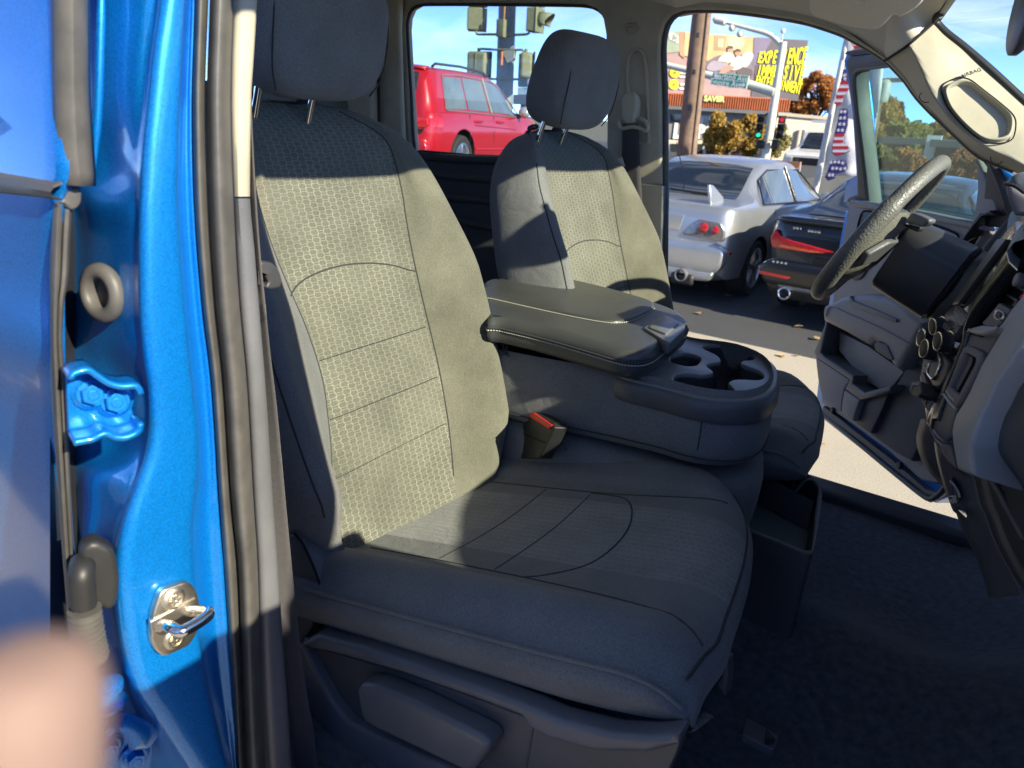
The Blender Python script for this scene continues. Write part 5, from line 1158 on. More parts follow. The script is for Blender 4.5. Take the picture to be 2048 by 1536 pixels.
# knee panel under the stack and the glove-box side of the dash
rows = []
KY = 1.21
knee_l = [zD(690, 500), zD(720, 700), zD(770, 900), zD(840, 1130), zD(920, 1360), zD(985, 1536), zE(1030, 190), zE(1100, 390), zE(1210, 620), zE(1350, 900), zE(1460, 1200), zE(1540, 1500)]
knee_r = [zD(1005, 880), zD(1060, 925), zD(1180, 970), zD(1285, 1010), zD(1330, 1200), zD(1400, 1480), zE(1440, 160), zE(1500, 330), zE(1590, 580), zE(1740, 890), zE(1930, 1230), zE(2048, 1450)]
for i in range(len(knee_l)):
    l, r = knee_l[i], knee_r[i]; row = []
    for t, dY in ((-.06, .14), (0, .03), (.12, .005), (.35, -.012), (.7, -.03), (1.0, -.05), (1.01, -.03)):
        row.append(at(l[0]+(r[0]-l[0])*t, l[1]+(r[1]-l[1])*t, Y=KY+dY))
    rows.append(row)
loft('knee_panel', rows, M['plastic'], dash, nu=26, nv=40, angle=180)
sw = FY(KY-.018)
onp('pull_handle', sw, [zD(*p) for p in [(915, 1085), (945, 1080), (1010, 1150), (1060, 1260), (1085, 1370), (1050, 1440), (1000, 1400), (950, 1290)]], M['plastic_smooth'], .012, -.02, .004, r=.004)
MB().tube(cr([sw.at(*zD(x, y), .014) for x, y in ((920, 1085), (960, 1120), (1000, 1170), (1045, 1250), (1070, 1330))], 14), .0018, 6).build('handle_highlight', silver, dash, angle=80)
bo_ = sw.uv(*zD(985, 1330)); f2 = Frame(sw.p(*bo_, .0125), Vector((.35, 0, -.9)), Vector((.9, 0, .35)))
if f2.n.y > 0: f2 = Frame(f2.o, -f2.u, f2.v)
text('handle_lettering', 'PB', f2, -.008, -.004, .012, M['thread'], dash, d=.0008)
onp('knee_bracket', FY(KY-.03), [zE(*p) for p in [(1025, 140), (1090, 160), (1165, 190), (1185, 240), (1170, 285), (1120, 240)]], M['chrome'], .004, -.01, .001)
# passenger side lower dash: big padded glove box face, sheen along its shoulder
g_l = [zB(2300, 1130), zC(2048, 225), zC(1800, 620), zC(1600, 950), zC(1470, 1240), zD(1400, 0), zD(1310, 240), zD(1240, 460), zD(1226, 560), zD(1250, 760), zD(1285, 1010), zD(1330, 1200), zD(1400, 1480), zE(1440, 160), zE(1500, 330), zE(1590, 580), zE(1740, 890), zE(1950, 1250), zE(2200, 1536)]
rows = []
for i, (x, y) in enumerate(g_l):
    row = []
    hi = interp([(560, 0.3), (700, .5), (800, .8), (860, 1.0), (900, 1.0), (980, .7), (1100, .5), (1250, .3)], y)
    for dx, Yv in ((1, 1.165), (2, 1.152), (9, 1.142), (17, 1.138), (22, 1.144), (34, 1.140-.02*hi), (60, 1.12-.05*hi), (100, 1.04-.05*hi), (160, .93), (260, .78), (420, .62)):
        q = at(x+dx, y + dx*.12, Y=Yv)
        if Yv < 1.06: q = Vector((q.x + (1.06-Yv)*.2, q.y, min(q.z, -.25 - (1.06-Yv)*.02)))
        row.append(q)
    rows.append(row)
glove = loft('glove_box_panel', rows, M['leather'], dash, nu=60, nv=70, angle=180)
cre = [zD(1400, 760), zD(1440, 860), zD(1560, 1080), zD(1680, 1290), zD(1800, 1520), zE(1720, 0), zE(1860, 250), zE(2040, 580)]
MB().tube(cr([at(x, y, Y=1.095) for x, y in cre], 40), .0045, 8).build('glove_box_edge', M['plastic'], glove, angle=80)
# the rest of the lower dash towards the driver, behind the column: knee bolster
rows = []
for (l, r) in (((1843, 838), (1862, 850)), ((1836, 862), (1868, 878)), ((1834, 880), (1870, 894)), ((1838, 903), (1872, 905)), ((1848, 926), (1880, 928)), ((1862, 948), (1890, 950)), ((1880, 965), (1905, 970)), ((1895, 985), (1920, 990))):
    rows.append([at(l[0], l[1], Y=1.72), at(l[0]-1, l[1], Y=1.62), at(l[0]+6, l[1], Y=1.56), at((l[0]+r[0])/2, (l[1]+r[1])/2, Y=1.53), at(r[0]+10, r[1], Y=1.50), at(r[0]+40, r[1], Y=1.50)])
loft('knee_bolster', rows, mauve, dash, nu=20, nv=26, angle=180)
MB().box((.34, 1.35, -.42), (.40, 1.5, .26)).build('dash_core', M['rubber_black'], dash)
MB().box((.42, 1.35, -.68), (.12, 1.6, .75)).build('firewall', M['carpet'], truck)
# ------------------------------------------------------------------ steering wheel and column
WC = (at(1890, 312, Y=1.80) + at(1642, 594, Y=1.80))/2
wax = Vector((-cos(radians(30.5)), 0, sin(radians(30.5))))
wv = Vector((sin(radians(30.5)), 0, cos(radians(30.5))))
wu = Vector((0, 1, 0))
sw_ = bpy.data.objects.new('steering_wheel', None); COL.objects.link(sw_); sw_.location = WC; setparent(sw_, truck)
RR = (at(1890, 312, Y=1.80) - at(1642, 594, Y=1.80)).length/2 - .014
def wp(a, r, d=0): return WC + wu*(sin(a)*r) + wv*(cos(a)*r) + wax*d
pts = [wp(2*pi*k/96, RR) for k in range(96)]
rs = [.0165 + .0012*max(0, cos(2*pi*k/96*14))*(1 if 60 < abs((360*k/96+180) % 360-180) < 1 else 0) + (.0035 if 200 < 360*k/96 < 300 else 0) for k in range(96)]
MB().tube(pts, rs, 16, closed=True).build('rim', M['wheel_leather'], sw_, angle=80)
MB().tube([wp(2*pi*k/96, RR+.004, .0150) for k in range(96)], .0022, 6, closed=True).build('rim_seam', M['gloss'], sw_, angle=80)
MB().tube([wp(2*pi*k/60, RR-.0160, .005) for k in range(60)], .0018, 6, closed=True).build('rim_seam', M['seam'], sw_, angle=80)
for a in (pi*1.5-.10, pi*.5+.10):
    MB().tube([wp(a-.04, RR-.017, .002), wp(a-.04, RR, .017), wp(a-.04, RR+.017, 0), wp(a-.04, RR, -.017)], .0014, 6, closed=True).build('rim_joint', M['void'], sw_, angle=80)
# spokes and hub with the airbag cover
def spoke(a0, a1, w0, w1):
    mb = MB(); rows = []
    for t in np.linspace(0, 1, 8):
        r = .07 + (RR-.07)*t; a = a0 + (a1-a0)*t; w = w0 + (w1-w0)*t
        c = wp(a, r, -.028*(1-t)**1.5); tg_ = (wp(a+.01, r)-wp(a-.01, r)).normalized()
        rows.append([c + tg_*w*x + wax*dd for x, dd in ((-1, 0), (-.7, .012), (.7, .012), (1, 0), (.7, -.014), (-.7, -.014))])
    return mb.grid(rows, closed_u=True).build('spoke', M['wheel_leather'], sw_, angle=50)
spoke(pi*1.5-.1, pi*1.5-.12, .085, .075); spoke(pi*.5, pi*.5+.05, .05, .032); spoke(pi+.28, pi+.32, .03, .02); spoke(pi-.28, pi-.32, .03, .02)
MB().lathe(WC - wax*.045 - wv*.02, wax, [(.04, 0), (.07, .012), (.085, .03), (.082, .045), (.06, .058), (.03, .06), (0, .06)], 32).build('airbag_cover', M['plastic'], sw_, angle=60)
MB().prism([wp(pi*1.5-.62, .06, -.035), wp(pi*1.5-.35, RR-.03, -.02), wp(pi*1.5-.12, RR-.02, -.018), wp(pi*1.5+.15, RR-.06, -.03), wp(pi*1.5+.35, .07, -.04)], wax*-.014).build('hub_shell', M['plastic'], sw_, bevel=.004)
# column shroud: two covers with a joint
cdir = Vector((.93, 0, -.37)).normalized()
c_up = Vector((.37, 0, .93)); 
def shroud(name, s0, s1, k0, k1, m):
    rows = []
    for s, k in ((s0, k0*.94), (s0+.006, k0), ((s0+s1)/2, (k0+k1)/2), (s1-.006, k1), (s1, k1*.94)):
        c = WC - wax*.05 + cdir*s + Vector((0, 0, -.01))
        prof = [(-.078, .030), (-.072, .052), (-.04, .070), (.04, .070), (.072, .052), (.078, .030), (.075, -.03), (.055, -.075), (.0, -.088), (-.055, -.075), (-.075, -.03)]
        pr = cr([(a, b) for a, b in prof], 44, True)
        rows.append([c + wu*a*k + c_up*b*k for a, b in pr])
    mb = MB().grid(rows, closed_u=True); n_ = 44; mb.f += [tuple(range(n_-1, -1, -1)), tuple(range(4*n_, 5*n_))]
    return mb.build(name, m, col_, angle=40)
col_ = bpy.data.objects.new('steering_column', None); COL.objects.link(col_); col_.location = WC + cdir*.1; setparent(col_, truck)
shroud('column_cover', .0, .13, 1.0, 1.08, M['plastic_smooth']); shroud('column_cover', .136, .34, 1.06, 1.12, M['plastic_smooth'])
MB().tube([WC - wax*.05 + cdir*.133 + wu*a*1.0 + c_up*b*1.0 + Vector((0, 0, -.01)) for a, b in cr([(-.078, .030), (-.04, .070), (.04, .070), (.078, .030), (.075, -.03), (.0, -.088), (-.075, -.03)], 30, True)], .005, 6, closed=True).build('column_joint', M['void'], col_, angle=80)
stf = Frame(at(*zA(420, 1050), Y=1.70), Vector((.8, -.5, -.1)), Vector((.15, -.05, .95)))
if stf.n.dot(stf.o) > 0: stf = Frame(stf.o, -stf.u, stf.v)
onp('gear_lever', stf, [zA(*p) for p in [(205, 1105), (290, 990), (345, 950), (480, 1000), (600, 1055), (590, 1110), (500, 1165), (450, 1170)]], M['grey_plastic'], .010, -.012, .005, par=col_, r=.004)
onp('wiper_lever', stf, [zA(*p) for p in [(200, 1130), (300, 1140), (460, 1185), (420, 1240), (390, 1250), (230, 1180)]], M['rubber_black'], -.004, -.02, .003, par=col_, r=.004)
# ------------------------------------------------------------------ open driver door
DH = at(1865, 1003, Y=2.25); DE = at(1638, 828, Z=DH.z)
dd_ = (DE-DH).normalized()
DF = Frame(DH, -dd_, (0, 0, 1))                    # n towards the cabin
assert DF.n.dot(Vector((-.7, -.7, 0))) > 0
door = bpy.data.objects.new('driver_door', None); COL.objects.link(door); door.location = DH; setparent(door, truck)
door['label'] = 'driver door swung wide open'
def od(name, pts, m, d0, d1, bev=.003, r=None, holes=(), par=door, f=DF, bres=3, trace_d=None):
    td = d0 if trace_d is None else trace_d
    uv = [f.uv(*p, td) for p in pts]
    if r: uv = rnd(uv, r)
    return plate(name, f, uv, [[f.uv(*p, td) for p in h] for h in holes], m, par, d0=d0, d1=d1, bevel=bev, px=False, bres=bres)
# painted shell with its folded lower edge
od('door_shell', [(1690, 420), (1683, 455), (1664, 560), (1642, 680), (1634, 770), (1628, 822), (1640, 836), (1700, 884), (1780, 946), (1850, 1000), (1866, 1006), (1900, 990), (1990, 900), (2060, 500), (1965, 475), (1850, 450), (1740, 428)], M['paint'], -.022, -.13, .012, bres=4)
od('door_flange', [(1641, 826), (1700, 868), (1780, 930), (1850, 990), (1868, 996), (1886, 985), (1890, 975), (1868, 985), (1850, 978), (1782, 918), (1702, 856), (1646, 812)], M['rubber'], .0, -.03, .005, bres=3)
MB().tube(cr([DF.at(x, y, -.005) for x, y in ((1634, 818), (1700, 872), (1780, 938), (1848, 992), (1866, 997), (1884, 984), (1896, 965))], 50), .009, 10).build('door_seal', M['rubber'], door, angle=80)
# trim panel
panel_d = od('door_panel', [(1697, 402), (1690, 450), (1671, 560), (1650, 680), (1643, 770), (1642, 806), (1700, 846), (1780, 905), (1840, 960), (1872, 968), (1905, 950), (1990, 860), (2040, 500), (1960, 455), (1850, 428)], M['door_trim'], -.004, -.03, .008, bres=4)
od('upper_recess', [z7_ for z7_ in [(1712, 470), (1722, 430), (1730, 422), (1770, 428), (1800, 440), (1760, 500), (1720, 560), (1700, 560), (1702, 520)]], M['door_dark'], .002, -.02, .004, r=.02)
MB().tube(cr([DF.at(x, y, .003) for x, y in ((1702, 540), (1712, 470), (1722, 430), (1732, 422), (1780, 430), (1860, 448), (1905, 464), (1918, 475), (1920, 500))], 50), .003, 8).build('panel_groove', M['void'], panel_d, angle=80)
# belt ledge, bluish in the sky light
od('belt_ledge', [(1700, 398), (1740, 404), (1850, 424), (1960, 447), (1965, 462), (1850, 440), (1740, 418), (1698, 412)], M['door_trim'], .022, -.02, .008, bres=4)
# armrest
arm = [z3(*p) for p in [(160, 200), (170, 160), (300, 100), (440, 88), (560, 98), (640, 130), (805, 262), (770, 340), (735, 410), (640, 562), (600, 540), (565, 470), (550, 420), (480, 385), (450, 415), (300, 330), (165, 262)]]
a_ = od('armrest', arm, M['door_trim'], .075, -.01, .022, bres=5, trace_d=.06)
pull = [z3(*p) for p in [(310, 100), (330, 130), (480, 190), (605, 245), (600, 265), (480, 222), (330, 165), (305, 140)]]
od('armrest_ledge', pull, M['grey_plastic'], .082, .06, .003, par=a_)
od('pull_cup', [z3(*p) for p in [(462, 400), (480, 382), (545, 410), (585, 500), (560, 500), (470, 440)]], M['door_dark'], .079, .05, .003, par=a_, r=.006)
MB().tube(cr([DF.at(*z3(x, y), .078) for x, y in ((165, 225), (190, 165), (300, 210), (480, 290), (640, 375), (700, 410))], 30), .0018, 6).build('armrest_line', M['grey_plastic'], a_, angle=80)
# map pocket: black plate put in for the shade of the opening, inner wall, lip and front
od('pocket_shade_plate', [z3(*p) for p in [(170, 278), (300, 330), (450, 420), (640, 565), (575, 662), (400, 712), (325, 650), (335, 600), (128, 462)]], M['void'], .002, -.02, .001, trace_d=.02)
od('pocket_wall', [z3(*p) for p in [(235, 325), (420, 420), (635, 575), (570, 660), (480, 680), (380, 620), (230, 440)]], M['door_trim'], .012, .0, .002, trace_d=.02)
lip = [z3(*p) for p in [(115, 380), (160, 260), (170, 275), (128, 455), (150, 480), (335, 598), (328, 650), (400, 706), (578, 656), (560, 700), (375, 752), (280, 682), (310, 625), (95, 482), (85, 450)]]
od('pocket_lip', lip, M['grey_plastic'], .062, -.01, .006, bres=3)
od('pocket_front', [z3(*p) for p in [(95, 480), (312, 628), (276, 685), (262, 760), (258, 828), (140, 752), (110, 620)]], M['door_trim'], .056, -.01, .006)
od('pocket_front', [z3(*p) for p in [(276, 688), (372, 752), (345, 830), (330, 884), (258, 830), (262, 760)]], M['door_trim'], .060, -.01, .006)
od('pocket_side', [z3(*p) for p in [(372, 754), (556, 702), (520, 800), (440, 962), (330, 886), (345, 830)]], M['door_dark'], .040, -.01, .004)
# speaker grille with a fine mesh
gm = mat('speaker_mesh', (.075, .074, .076), .7, noise=(20, .1)); nt = gm.node_tree; bb_ = nt.nodes['Principled BSDF']; t_ = N(nt, 'ShaderNodeTexCoord'); vv = N(nt, 'ShaderNodeTexVoronoi', Scale=260.0); vv.inputs['Randomness'].default_value = 0.0
bpn = N(nt, 'ShaderNodeBump', Strength=.8, Distance=.001); nt.links.new(t_.outputs['Object'], vv.inputs['Vector']); nt.links.new(vv.outputs['Distance'], bpn.inputs['Height']); nt.links.new(bpn.outputs['Normal'], bb_.inputs['Normal'])
od('speaker_grille', [z3(*p) for p in [(690, 505), (790, 545), (900, 600), (860, 760), (780, 960), (700, 1135), (600, 1085), (440, 968), (560, 730)]], gm, .022, -.01, .006)
od('panel_front_ledge', [z3(*p) for p in [(640, 566), (720, 430), (800, 480), (900, 560), (880, 600), (780, 545), (690, 505)]], M['grey_plastic'], .030, -.01, .006)
for x, y in ((203, 818), (622, 1163)):
    c = DF.at(*z3(x, y), .0); MB().lathe(c, DF.n, [(.012, -.006), (.012, .002), (.008, .005), (0, .005)], 16).build('panel_clip', M['rubber_black'], panel_d)
# window frame, leaning inwards from the belt
Lp = DF.at(1700, 405, 0.0)
lean = radians(13.5)
WFm = Frame(Lp, DF.u, Vector((0, 0, 1))*cos(lean) + DF.n*sin(lean))
if WFm.n.dot(DF.n) < 0: WFm = Frame(Lp, -DF.u, WFm.v)
outer_w = [(1690, 404), (1697, 395), (1714, 390), (1713, 336), (1706, 225), (1697, 160), (1691, 122), (1700, 112), (1740, 107), (1790, 112), (1830, 125), (1900, 190), (2000, 330), (2030, 460), (1960, 452), (1850, 430)]
inner_w = [(1737, 409), (1731, 350), (1725, 300), (1715, 225), (1710, 170), (1711, 148), (1718, 140), (1740, 137), (1790, 131), (1815, 145), (1880, 210), (1972, 335), (1962, 448), (1850, 428)]
wfr = od('window_frame', outer_w, M['door_dark'], .0, -.05, .006, holes=[inner_w], f=WFm, bres=3)
od('outer_frame', [(1686, 404), (1692, 360), (1712, 350), (1711, 330), (1704, 225), (1694, 160), (1687, 122), (1692, 108), (1700, 103), (1750, 99), (1800, 105), (1800, 116), (1750, 109), (1704, 114), (1697, 124), (1702, 160), (1711, 225), (1718, 330), (1720, 400)], M['paint'], -.006, -.07, .005, f=WFm)
od('top_guide', [(1688, 108), (1692, 103), (1750, 95), (1800, 100), (1800, 108), (1750, 102), (1700, 112)], M['rubber_black'], .006, -.05, .003, f=WFm)
MB().tube(cr([WFm.at(x, y, -.004) for x, y in ((1735, 408), (1729, 350), (1723, 300), (1713, 225), (1708, 170), (1709, 148), (1718, 139), (1740, 136), (1790, 130))], 50), .006, 8).build('glass_channel', M['rubber'], wfr, angle=80)
od('door_glass', [(1732, 412), (1708, 225), (1705, 150), (1716, 135), (1795, 125), (1900, 210), (1985, 335), (1970, 455)], M['pane_tint'], -.030, -.034, .0, f=WFm)
od('corner_trim', [zA(*p) for p in [(1425, 105), (1440, 130), (1560, 380), (1660, 640), (1720, 820), (1742, 930), (1600, 1000), (1480, 1140), (1330, 1310), (1350, 1150), (1400, 900), (1435, 600), (1435, 350)]], M['door_trim'], .02, -.03, .006, f=DF, trace_d=.0)
od('front_seal', [zA(*p) for p in [(1740, 930), (1820, 1010), (1600, 1010), (1500, 1150), (1330, 1400), (1230, 1560), (1180, 1600), (1340, 1310), (1480, 1130), (1600, 990)]], M['rubber_black'], .04, .0, .006, f=DF, trace_d=.0)
# hinge pillar between the door and the dash, shade on its blue paint put in as charcoal, and the front fender beyond
hp = FY(2.22)
plate('shade_toned_hinge_pillar', hp, [hp.uv(*zA(*p)) for p in [(1430, 105), (1680, 260), (1900, 390), (2300, 700), (2300, 1700), (1500, 1900), (1400, 1500), (1820, 1020), (1745, 930), (1660, 640), (1560, 380)]], [], M['door_dark'], truck, d0=.0, d1=-.06, bevel=.01, px=False)
plate('hinge_pillar_edge', hp, [hp.uv(*zA(*p)) for p in [(1680, 262), (1900, 390), (1830, 450), (1790, 455)]], [], M['paint'], truck, d0=.01, d1=-.02, bevel=.003, px=False)
rows = []
for x in np.linspace(.35, 1.55, 12):
    rows.append([Vector((x, yy, -.20 - .10*((yy-1.35)/.95)**2 - max(0, x-1.2)*.25 + (.02 if abs(yy-1.35) < .5 else 0))) for yy in np.linspace(.42, 2.28, 20)])
MB().grid(rows).build('hood', M['paint'], truck, angle=180)
for yy in (.40, 2.30):
    MB().box((.95, yy, -.75), (1.25, .06, .85)).build('front_fender', M['paint'], truck, bevel=.03, segs=3)
MB().box((1.6, 1.35, -.75), (.08, 1.9, .8)).build('grille', M['rubber_black'], truck, bevel=.02)

# the near (passenger side) hinge post and the opened front door, beyond the frame: they shade the cushion and the foot of the pillar
MB().box((.34, .535, -.62), (.16, .25, 1.06)).build('near_hinge_post', M['paint'], truck, bevel=.03)
nd = bpy.data.objects.new('passenger_door', None); COL.objects.link(nd); nd.location = (.32, .40, -.6); setparent(nd, truck); nd['label'] = 'front door on the near side, swung fully open'
ndf = Frame((.33, .40, 0), (0, -1, 0), (0, 0, 1))
plate('door_skin', ndf, rnd([(.0, -1.05), (.98, -1.02), (1.05, -.5), (1.05, -.085), (0.0, -.085)], .05), [], M['paint'], nd, d0=.05, d1=-.09, bevel=.02, px=False)
plate('door_panel', ndf, rnd([(.03, -.98), (.95, -.95), (1.0, -.5), (1.0, -.11), (.03, -.11)], .05), [], M['door_trim'], nd, d0=-.08, d1=-.14, bevel=.012, px=False)
plate('armrest', ndf, rnd([(.25, -.42), (.92, -.40), (.92, -.30), (.25, -.34)], .04), [], M['door_trim'], nd, d0=-.13, d1=-.20, bevel=.02, px=False)
# ------------------------------------------------------------------ ground
def sheet(name, x0, x1, y0, y1, zz, m, nx=1, ny=1):
    mb = MB().grid([[Vector((x0+(x1-x0)*i/nx, y0+(y1-y0)*j/ny, zz)) for j in range(ny+1)] for i in range(nx+1)])
    o = mb.build(name, m, None, angle=180); o['kind'] = 'structure'; return o
def ground_mat(name, col, scale, amt, bumps):
    m = mat(name, col, .9, noise=(scale, amt), bump=bumps); nt = m.node_tree; b = nt.nodes['Principled BSDF']
    t = N(nt, 'ShaderNodeTexCoord'); n1 = N(nt, 'ShaderNodeTexNoise', Scale=.6, Detail=8.0, Roughness=.7); n2 = N(nt, 'ShaderNodeTexNoise', Scale=90.0, Detail=2.0)
    nt.links.new(t.outputs['Object'], n1.inputs['Vector']); nt.links.new(t.outputs['Object'], n2.inputs['Vector'])
    k = math(nt, 'MULTIPLY', math(nt, 'MULTIPLY_ADD', n1.outputs['Fac'], amt*2, 1-amt), math(nt, 'MULTIPLY_ADD', n2.outputs['Fac'], .8, .6))
    sc = N(nt, 'ShaderNodeVectorMath', operation='SCALE'); sc.inputs[0].default_value = col; nt.links.new(k, sc.inputs['Scale']); nt.links.new(sc.outputs[0], b.inputs['Base Color']); return m
M['asphalt'] = ground_mat('asphalt', (.06, .062, .066), 40, .3, (300, .6, .004))
M['concrete'] = ground_mat('old_concrete', (.42, .37, .29), 40, .25, (200, .5, .003))
sheet('ground', -900, 900, -900, 900, GROUND-.03, ground_mat('dry_ground', (.12, .11, .08), 2, .3, (8, .4, .02)))
sheet('parking_lot', -40, 40, 6.35, 60, GROUND-.008, M['asphalt'])
sheet('pavement', -40, 40, -2.4, 6.35, GROUND, M['concrete']); sheet('street', -40, 40, -40, -2.4, GROUND-.006, M['asphalt']); sheet('street', -40, -2.2, -2.5, -.5, GROUND+.005, M['asphalt'])  # last asphalt strip is unseen, added to darken what the door paint mirrors
rl_ = MB().prism([Vector((-60, 7.0, GROUND-.05)), Vector((-60, 7.0, -1.18)), Vector((-60, 30, -1.12)), Vector((-60, 30, GROUND-.05))], Vector((54.6, 0, 0))).build('raised_lot', M['asphalt'], None, angle=None); rl_['kind'] = 'structure'
# fallen leaves on the lot
mb = MB()
for k in range(130):
    x, y = random.uniform(-5, .5), random.uniform(4.2, 12)
    if y > 7.2 and random.random() < .5: continue
    s = random.uniform(.03, .055); a = random.uniform(0, 6.3); c = Vector((x, y, GROUND+.004))
    q = [c + Vector((cos(a+i*pi/3)*s*(1 if i % 2 else .6), sin(a+i*pi/3)*s*(1 if i % 2 else .6), random.uniform(.002, .02))) for i in range(6)]
    mb.add(q, [tuple(range(6))])
def island_colors(name, cols, rough=.7, trans=.3):
    m = bpy.data.materials.new(name); m.use_nodes = True; nt = m.node_tree; b = nt.nodes['Principled BSDF']; b.inputs['Roughness'].default_value = rough
    g = N(nt, 'ShaderNodeNewGeometry'); r = N(nt, 'ShaderNodeValToRGB'); r.color_ramp.interpolation = 'LINEAR'
    while len(r.color_ramp.elements) < len(cols): r.color_ramp.elements.new(.5)
    for i, c in enumerate(cols): r.color_ramp.elements[i].position = i/(len(cols)-1); r.color_ramp.elements[i].color = (*c, 1)
    nt.links.new(g.outputs['Random Per Island'], r.inputs['Fac']); nt.links.new(r.outputs['Color'], b.inputs['Base Color'])
    if trans:
        tl = N(nt, 'ShaderNodeBsdfTranslucent'); nt.links.new(r.outputs['Color'], tl.inputs['Color']); mx = N(nt, 'ShaderNodeMixShader'); mx.inputs[0].default_value = trans
        nt.links.new(b.outputs[0], mx.inputs[1]); nt.links.new(tl.outputs[0], mx.inputs[2]); nt.links.new(mx.outputs[0], nt.nodes['Material Output'].inputs['Surface'])
    return m
tag(mb.build('fallen_leaves', island_colors('fallen_leaf', [(.30, .10, .05), (.35, .2, .12), (.38, .28, .12), (.25, .12, .07)], trans=0), None, angle=None), 'dry brown leaves scattered over the asphalt', 'leaves', kind='stuff')

# ------------------------------------------------------------------ cars
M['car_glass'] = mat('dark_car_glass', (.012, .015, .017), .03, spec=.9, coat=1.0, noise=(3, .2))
M['car_glass_pale'] = mat('sky_toned_car_glass', (.10, .125, .125), .03, spec=.8, coat=1.0, noise=(3, .2))  # paler copy of the glass with the sky reflection put into its colour
M['tyre'] = mat('tyre_rubber', (.018, .018, .019), .85, noise=(30, .2), bump=(90, .4, .004))
M['alloy'] = mat('alloy_wheel', (.5, .5, .52), .3, 1.0, noise=(20, .1))
M['lamp_red'] = mat('red_tail_lamp', (.5, .008, .012), .15, coat=1.0, noise=(40, .3))
M['lamp_amber'] = mat('amber_tail_lamp', (.6, .12, .03), .2, coat=1.0, noise=(40, .3))
M['lamp_clear'] = mat('clear_lamp', (.55, .55, .55), .15, metal=.6, coat=1.0, noise=(40, .4))
class Car:
    """body lofted along its length (s = distance from the rear end), symmetric about the middle"""
    def __init__(c, name, label, loc, head, paint, L, W, bot, belt, roof, wbelt, wroof, grp=None, cat='car'):
        c.L, c.W, c.bot, c.belt, c.roof, c.wb, c.wr = L, W, bot, belt, roof, wbelt, wroof
        c.o = Vector(loc); a = radians(head); c.f = Vector((cos(a), sin(a), 0)); c.s = Vector((sin(a), -cos(a), 0))     # forward, right
        c.root = thing(name, loc, label, cat, grp); c.paint = paint
    def P(c, s, y, zz): return c.o + c.f*s + c.s*y + Vector((0, 0, zz))
    def half(c, s):
        b, be, r = interp(c.bot, s), interp(c.belt, s), max(interp(c.roof, s), interp(c.belt, s)+.02)
        wb, wr = interp(c.wb, s)*c.W/2, interp(c.wr, s)*c.W/2
        cab = min(1, max(0, (r-be-.05)/.15)); wr = wr*cab + (wb*.93)*(1-cab)
        cr_ = .06*cab + .012*(1-cab)
        return [(0, b), (wb*.80, b), (wb*.955, b+.035), (wb*.99, b+(be-b)*.28), (wb*1.0, b+(be-b)*.55), (wb*.995, b+(be-b)*.80), (wb*.965, be-.012), (wb*.945, be), (wr+(wb*.945-wr)*.5, be+(r-be-cr_)*.5), (wr, r-cr_), (wr*.90, r-cr_*.35), (wr*.55, r), (0, r+cr_*.12)]
    def build_body(c, arches=(), ns=90):
        rows = []
        for s in [0, .006, .02, .05, .09] + list(np.linspace(.14, c.L-.14, ns)) + [c.L-.09, c.L-.05, c.L-.02, c.L]:
            h = c.half(s); full = h + [(-y, zz) for y, zz in h[-2:0:-1]]
            k = 1 - .05*max(0, 1-s/.10)**2 - .06*max(0, 1-(c.L-s)/.10)**2
            mid = sum(p[1] for p in h)/len(h)
            rows.append([c.P(s, y*k, mid+(zz-mid)*k) for y, zz in full])
        mb = MB().grid(rows, closed_u=True); n = len(rows[0]); mb.f += [tuple(range(n-1, -1, -1)), tuple(range((len(rows)-1)*n, len(rows)*n))]
        body = mb.build('body', c.paint, c.root, angle=38); c.body = body
        if arches:
            cut = MB()
            for (s, zz, r) in arches:
                for sd in (-1, 1): cut.cyl(c.P(s, sd*(c.W/2+.2), zz), c.P(s, sd*(c.W/2-.26), zz), r, n=36)
            co = bpy.data.objects.new('cutter', cut.mesh('cutter')); COL.objects.link(co)
            md = body.modifiers.new('cut', 'BOOLEAN'); md.object = co; md.operation = 'DIFFERENCE'; md.solver = 'EXACT'
            bpy.context.view_layer.update(); dg = bpy.context.evaluated_depsgraph_get(); me = bpy.data.meshes.new_from_object(body.evaluated_get(dg))
            body.modifiers.clear(); body.data = me; bpy.data.objects.remove(co)
            if len(me.materials) < 2: me.materials.append(M['rubber_black'])
            # the inside of the arches is black
            for p in me.polygons:
                ctr = p.center
                for (s, zz, r) in arches:
                    d = ctr - c.o; ss, yy, hh = d.dot(c.f), d.dot(c.s), d.z
                    if (ss-s)**2 + (hh-zz)**2 < (r*1.003)**2 and abs(yy) < c.W/2*.985 and abs(p.normal.dot(c.s)) < .99 or ((ss-s)**2+(hh-zz)**2 < (r*.99)**2): p.material_index = 1
        return body
    def side(c, s, t, sd, off=.006):
        h = c.half(s); a, b, d = np.array(h[7]), np.array(h[8]), np.array(h[9])
        q = a*(1-t)*(1-2*t)*1 + b*4*t*(1-t)*1 + d*t*(2*t-1) if False else (a+(b-a)*2*t if t < .5 else b+(d-b)*2*(t-.5))
        return c.P(s, sd*(q[0]+off), q[1]+off*.3)
    def side_window(c, b0, b1, t0, t1, m, sd, lo=.10, hi=.90, name='window', off=.006):
        rows = []
        for t in np.linspace(lo, hi, 8):
            k = (t-lo)/(hi-lo); x0, x1 = b0+(t0-b0)*k, b1+(t1-b1)*k; rows.append([c.side(s, t, sd, off) for s in np.linspace(x0, x1, 14)])
        return MB().grid(rows).build(name, m, c.root, angle=180)
    def trim(c, pts, sd, r, m, name, off=.010):
        return MB().tube([c.side(s, t, sd, off) for s, t in pts], r, 6).build(name, m, c.root, angle=80)
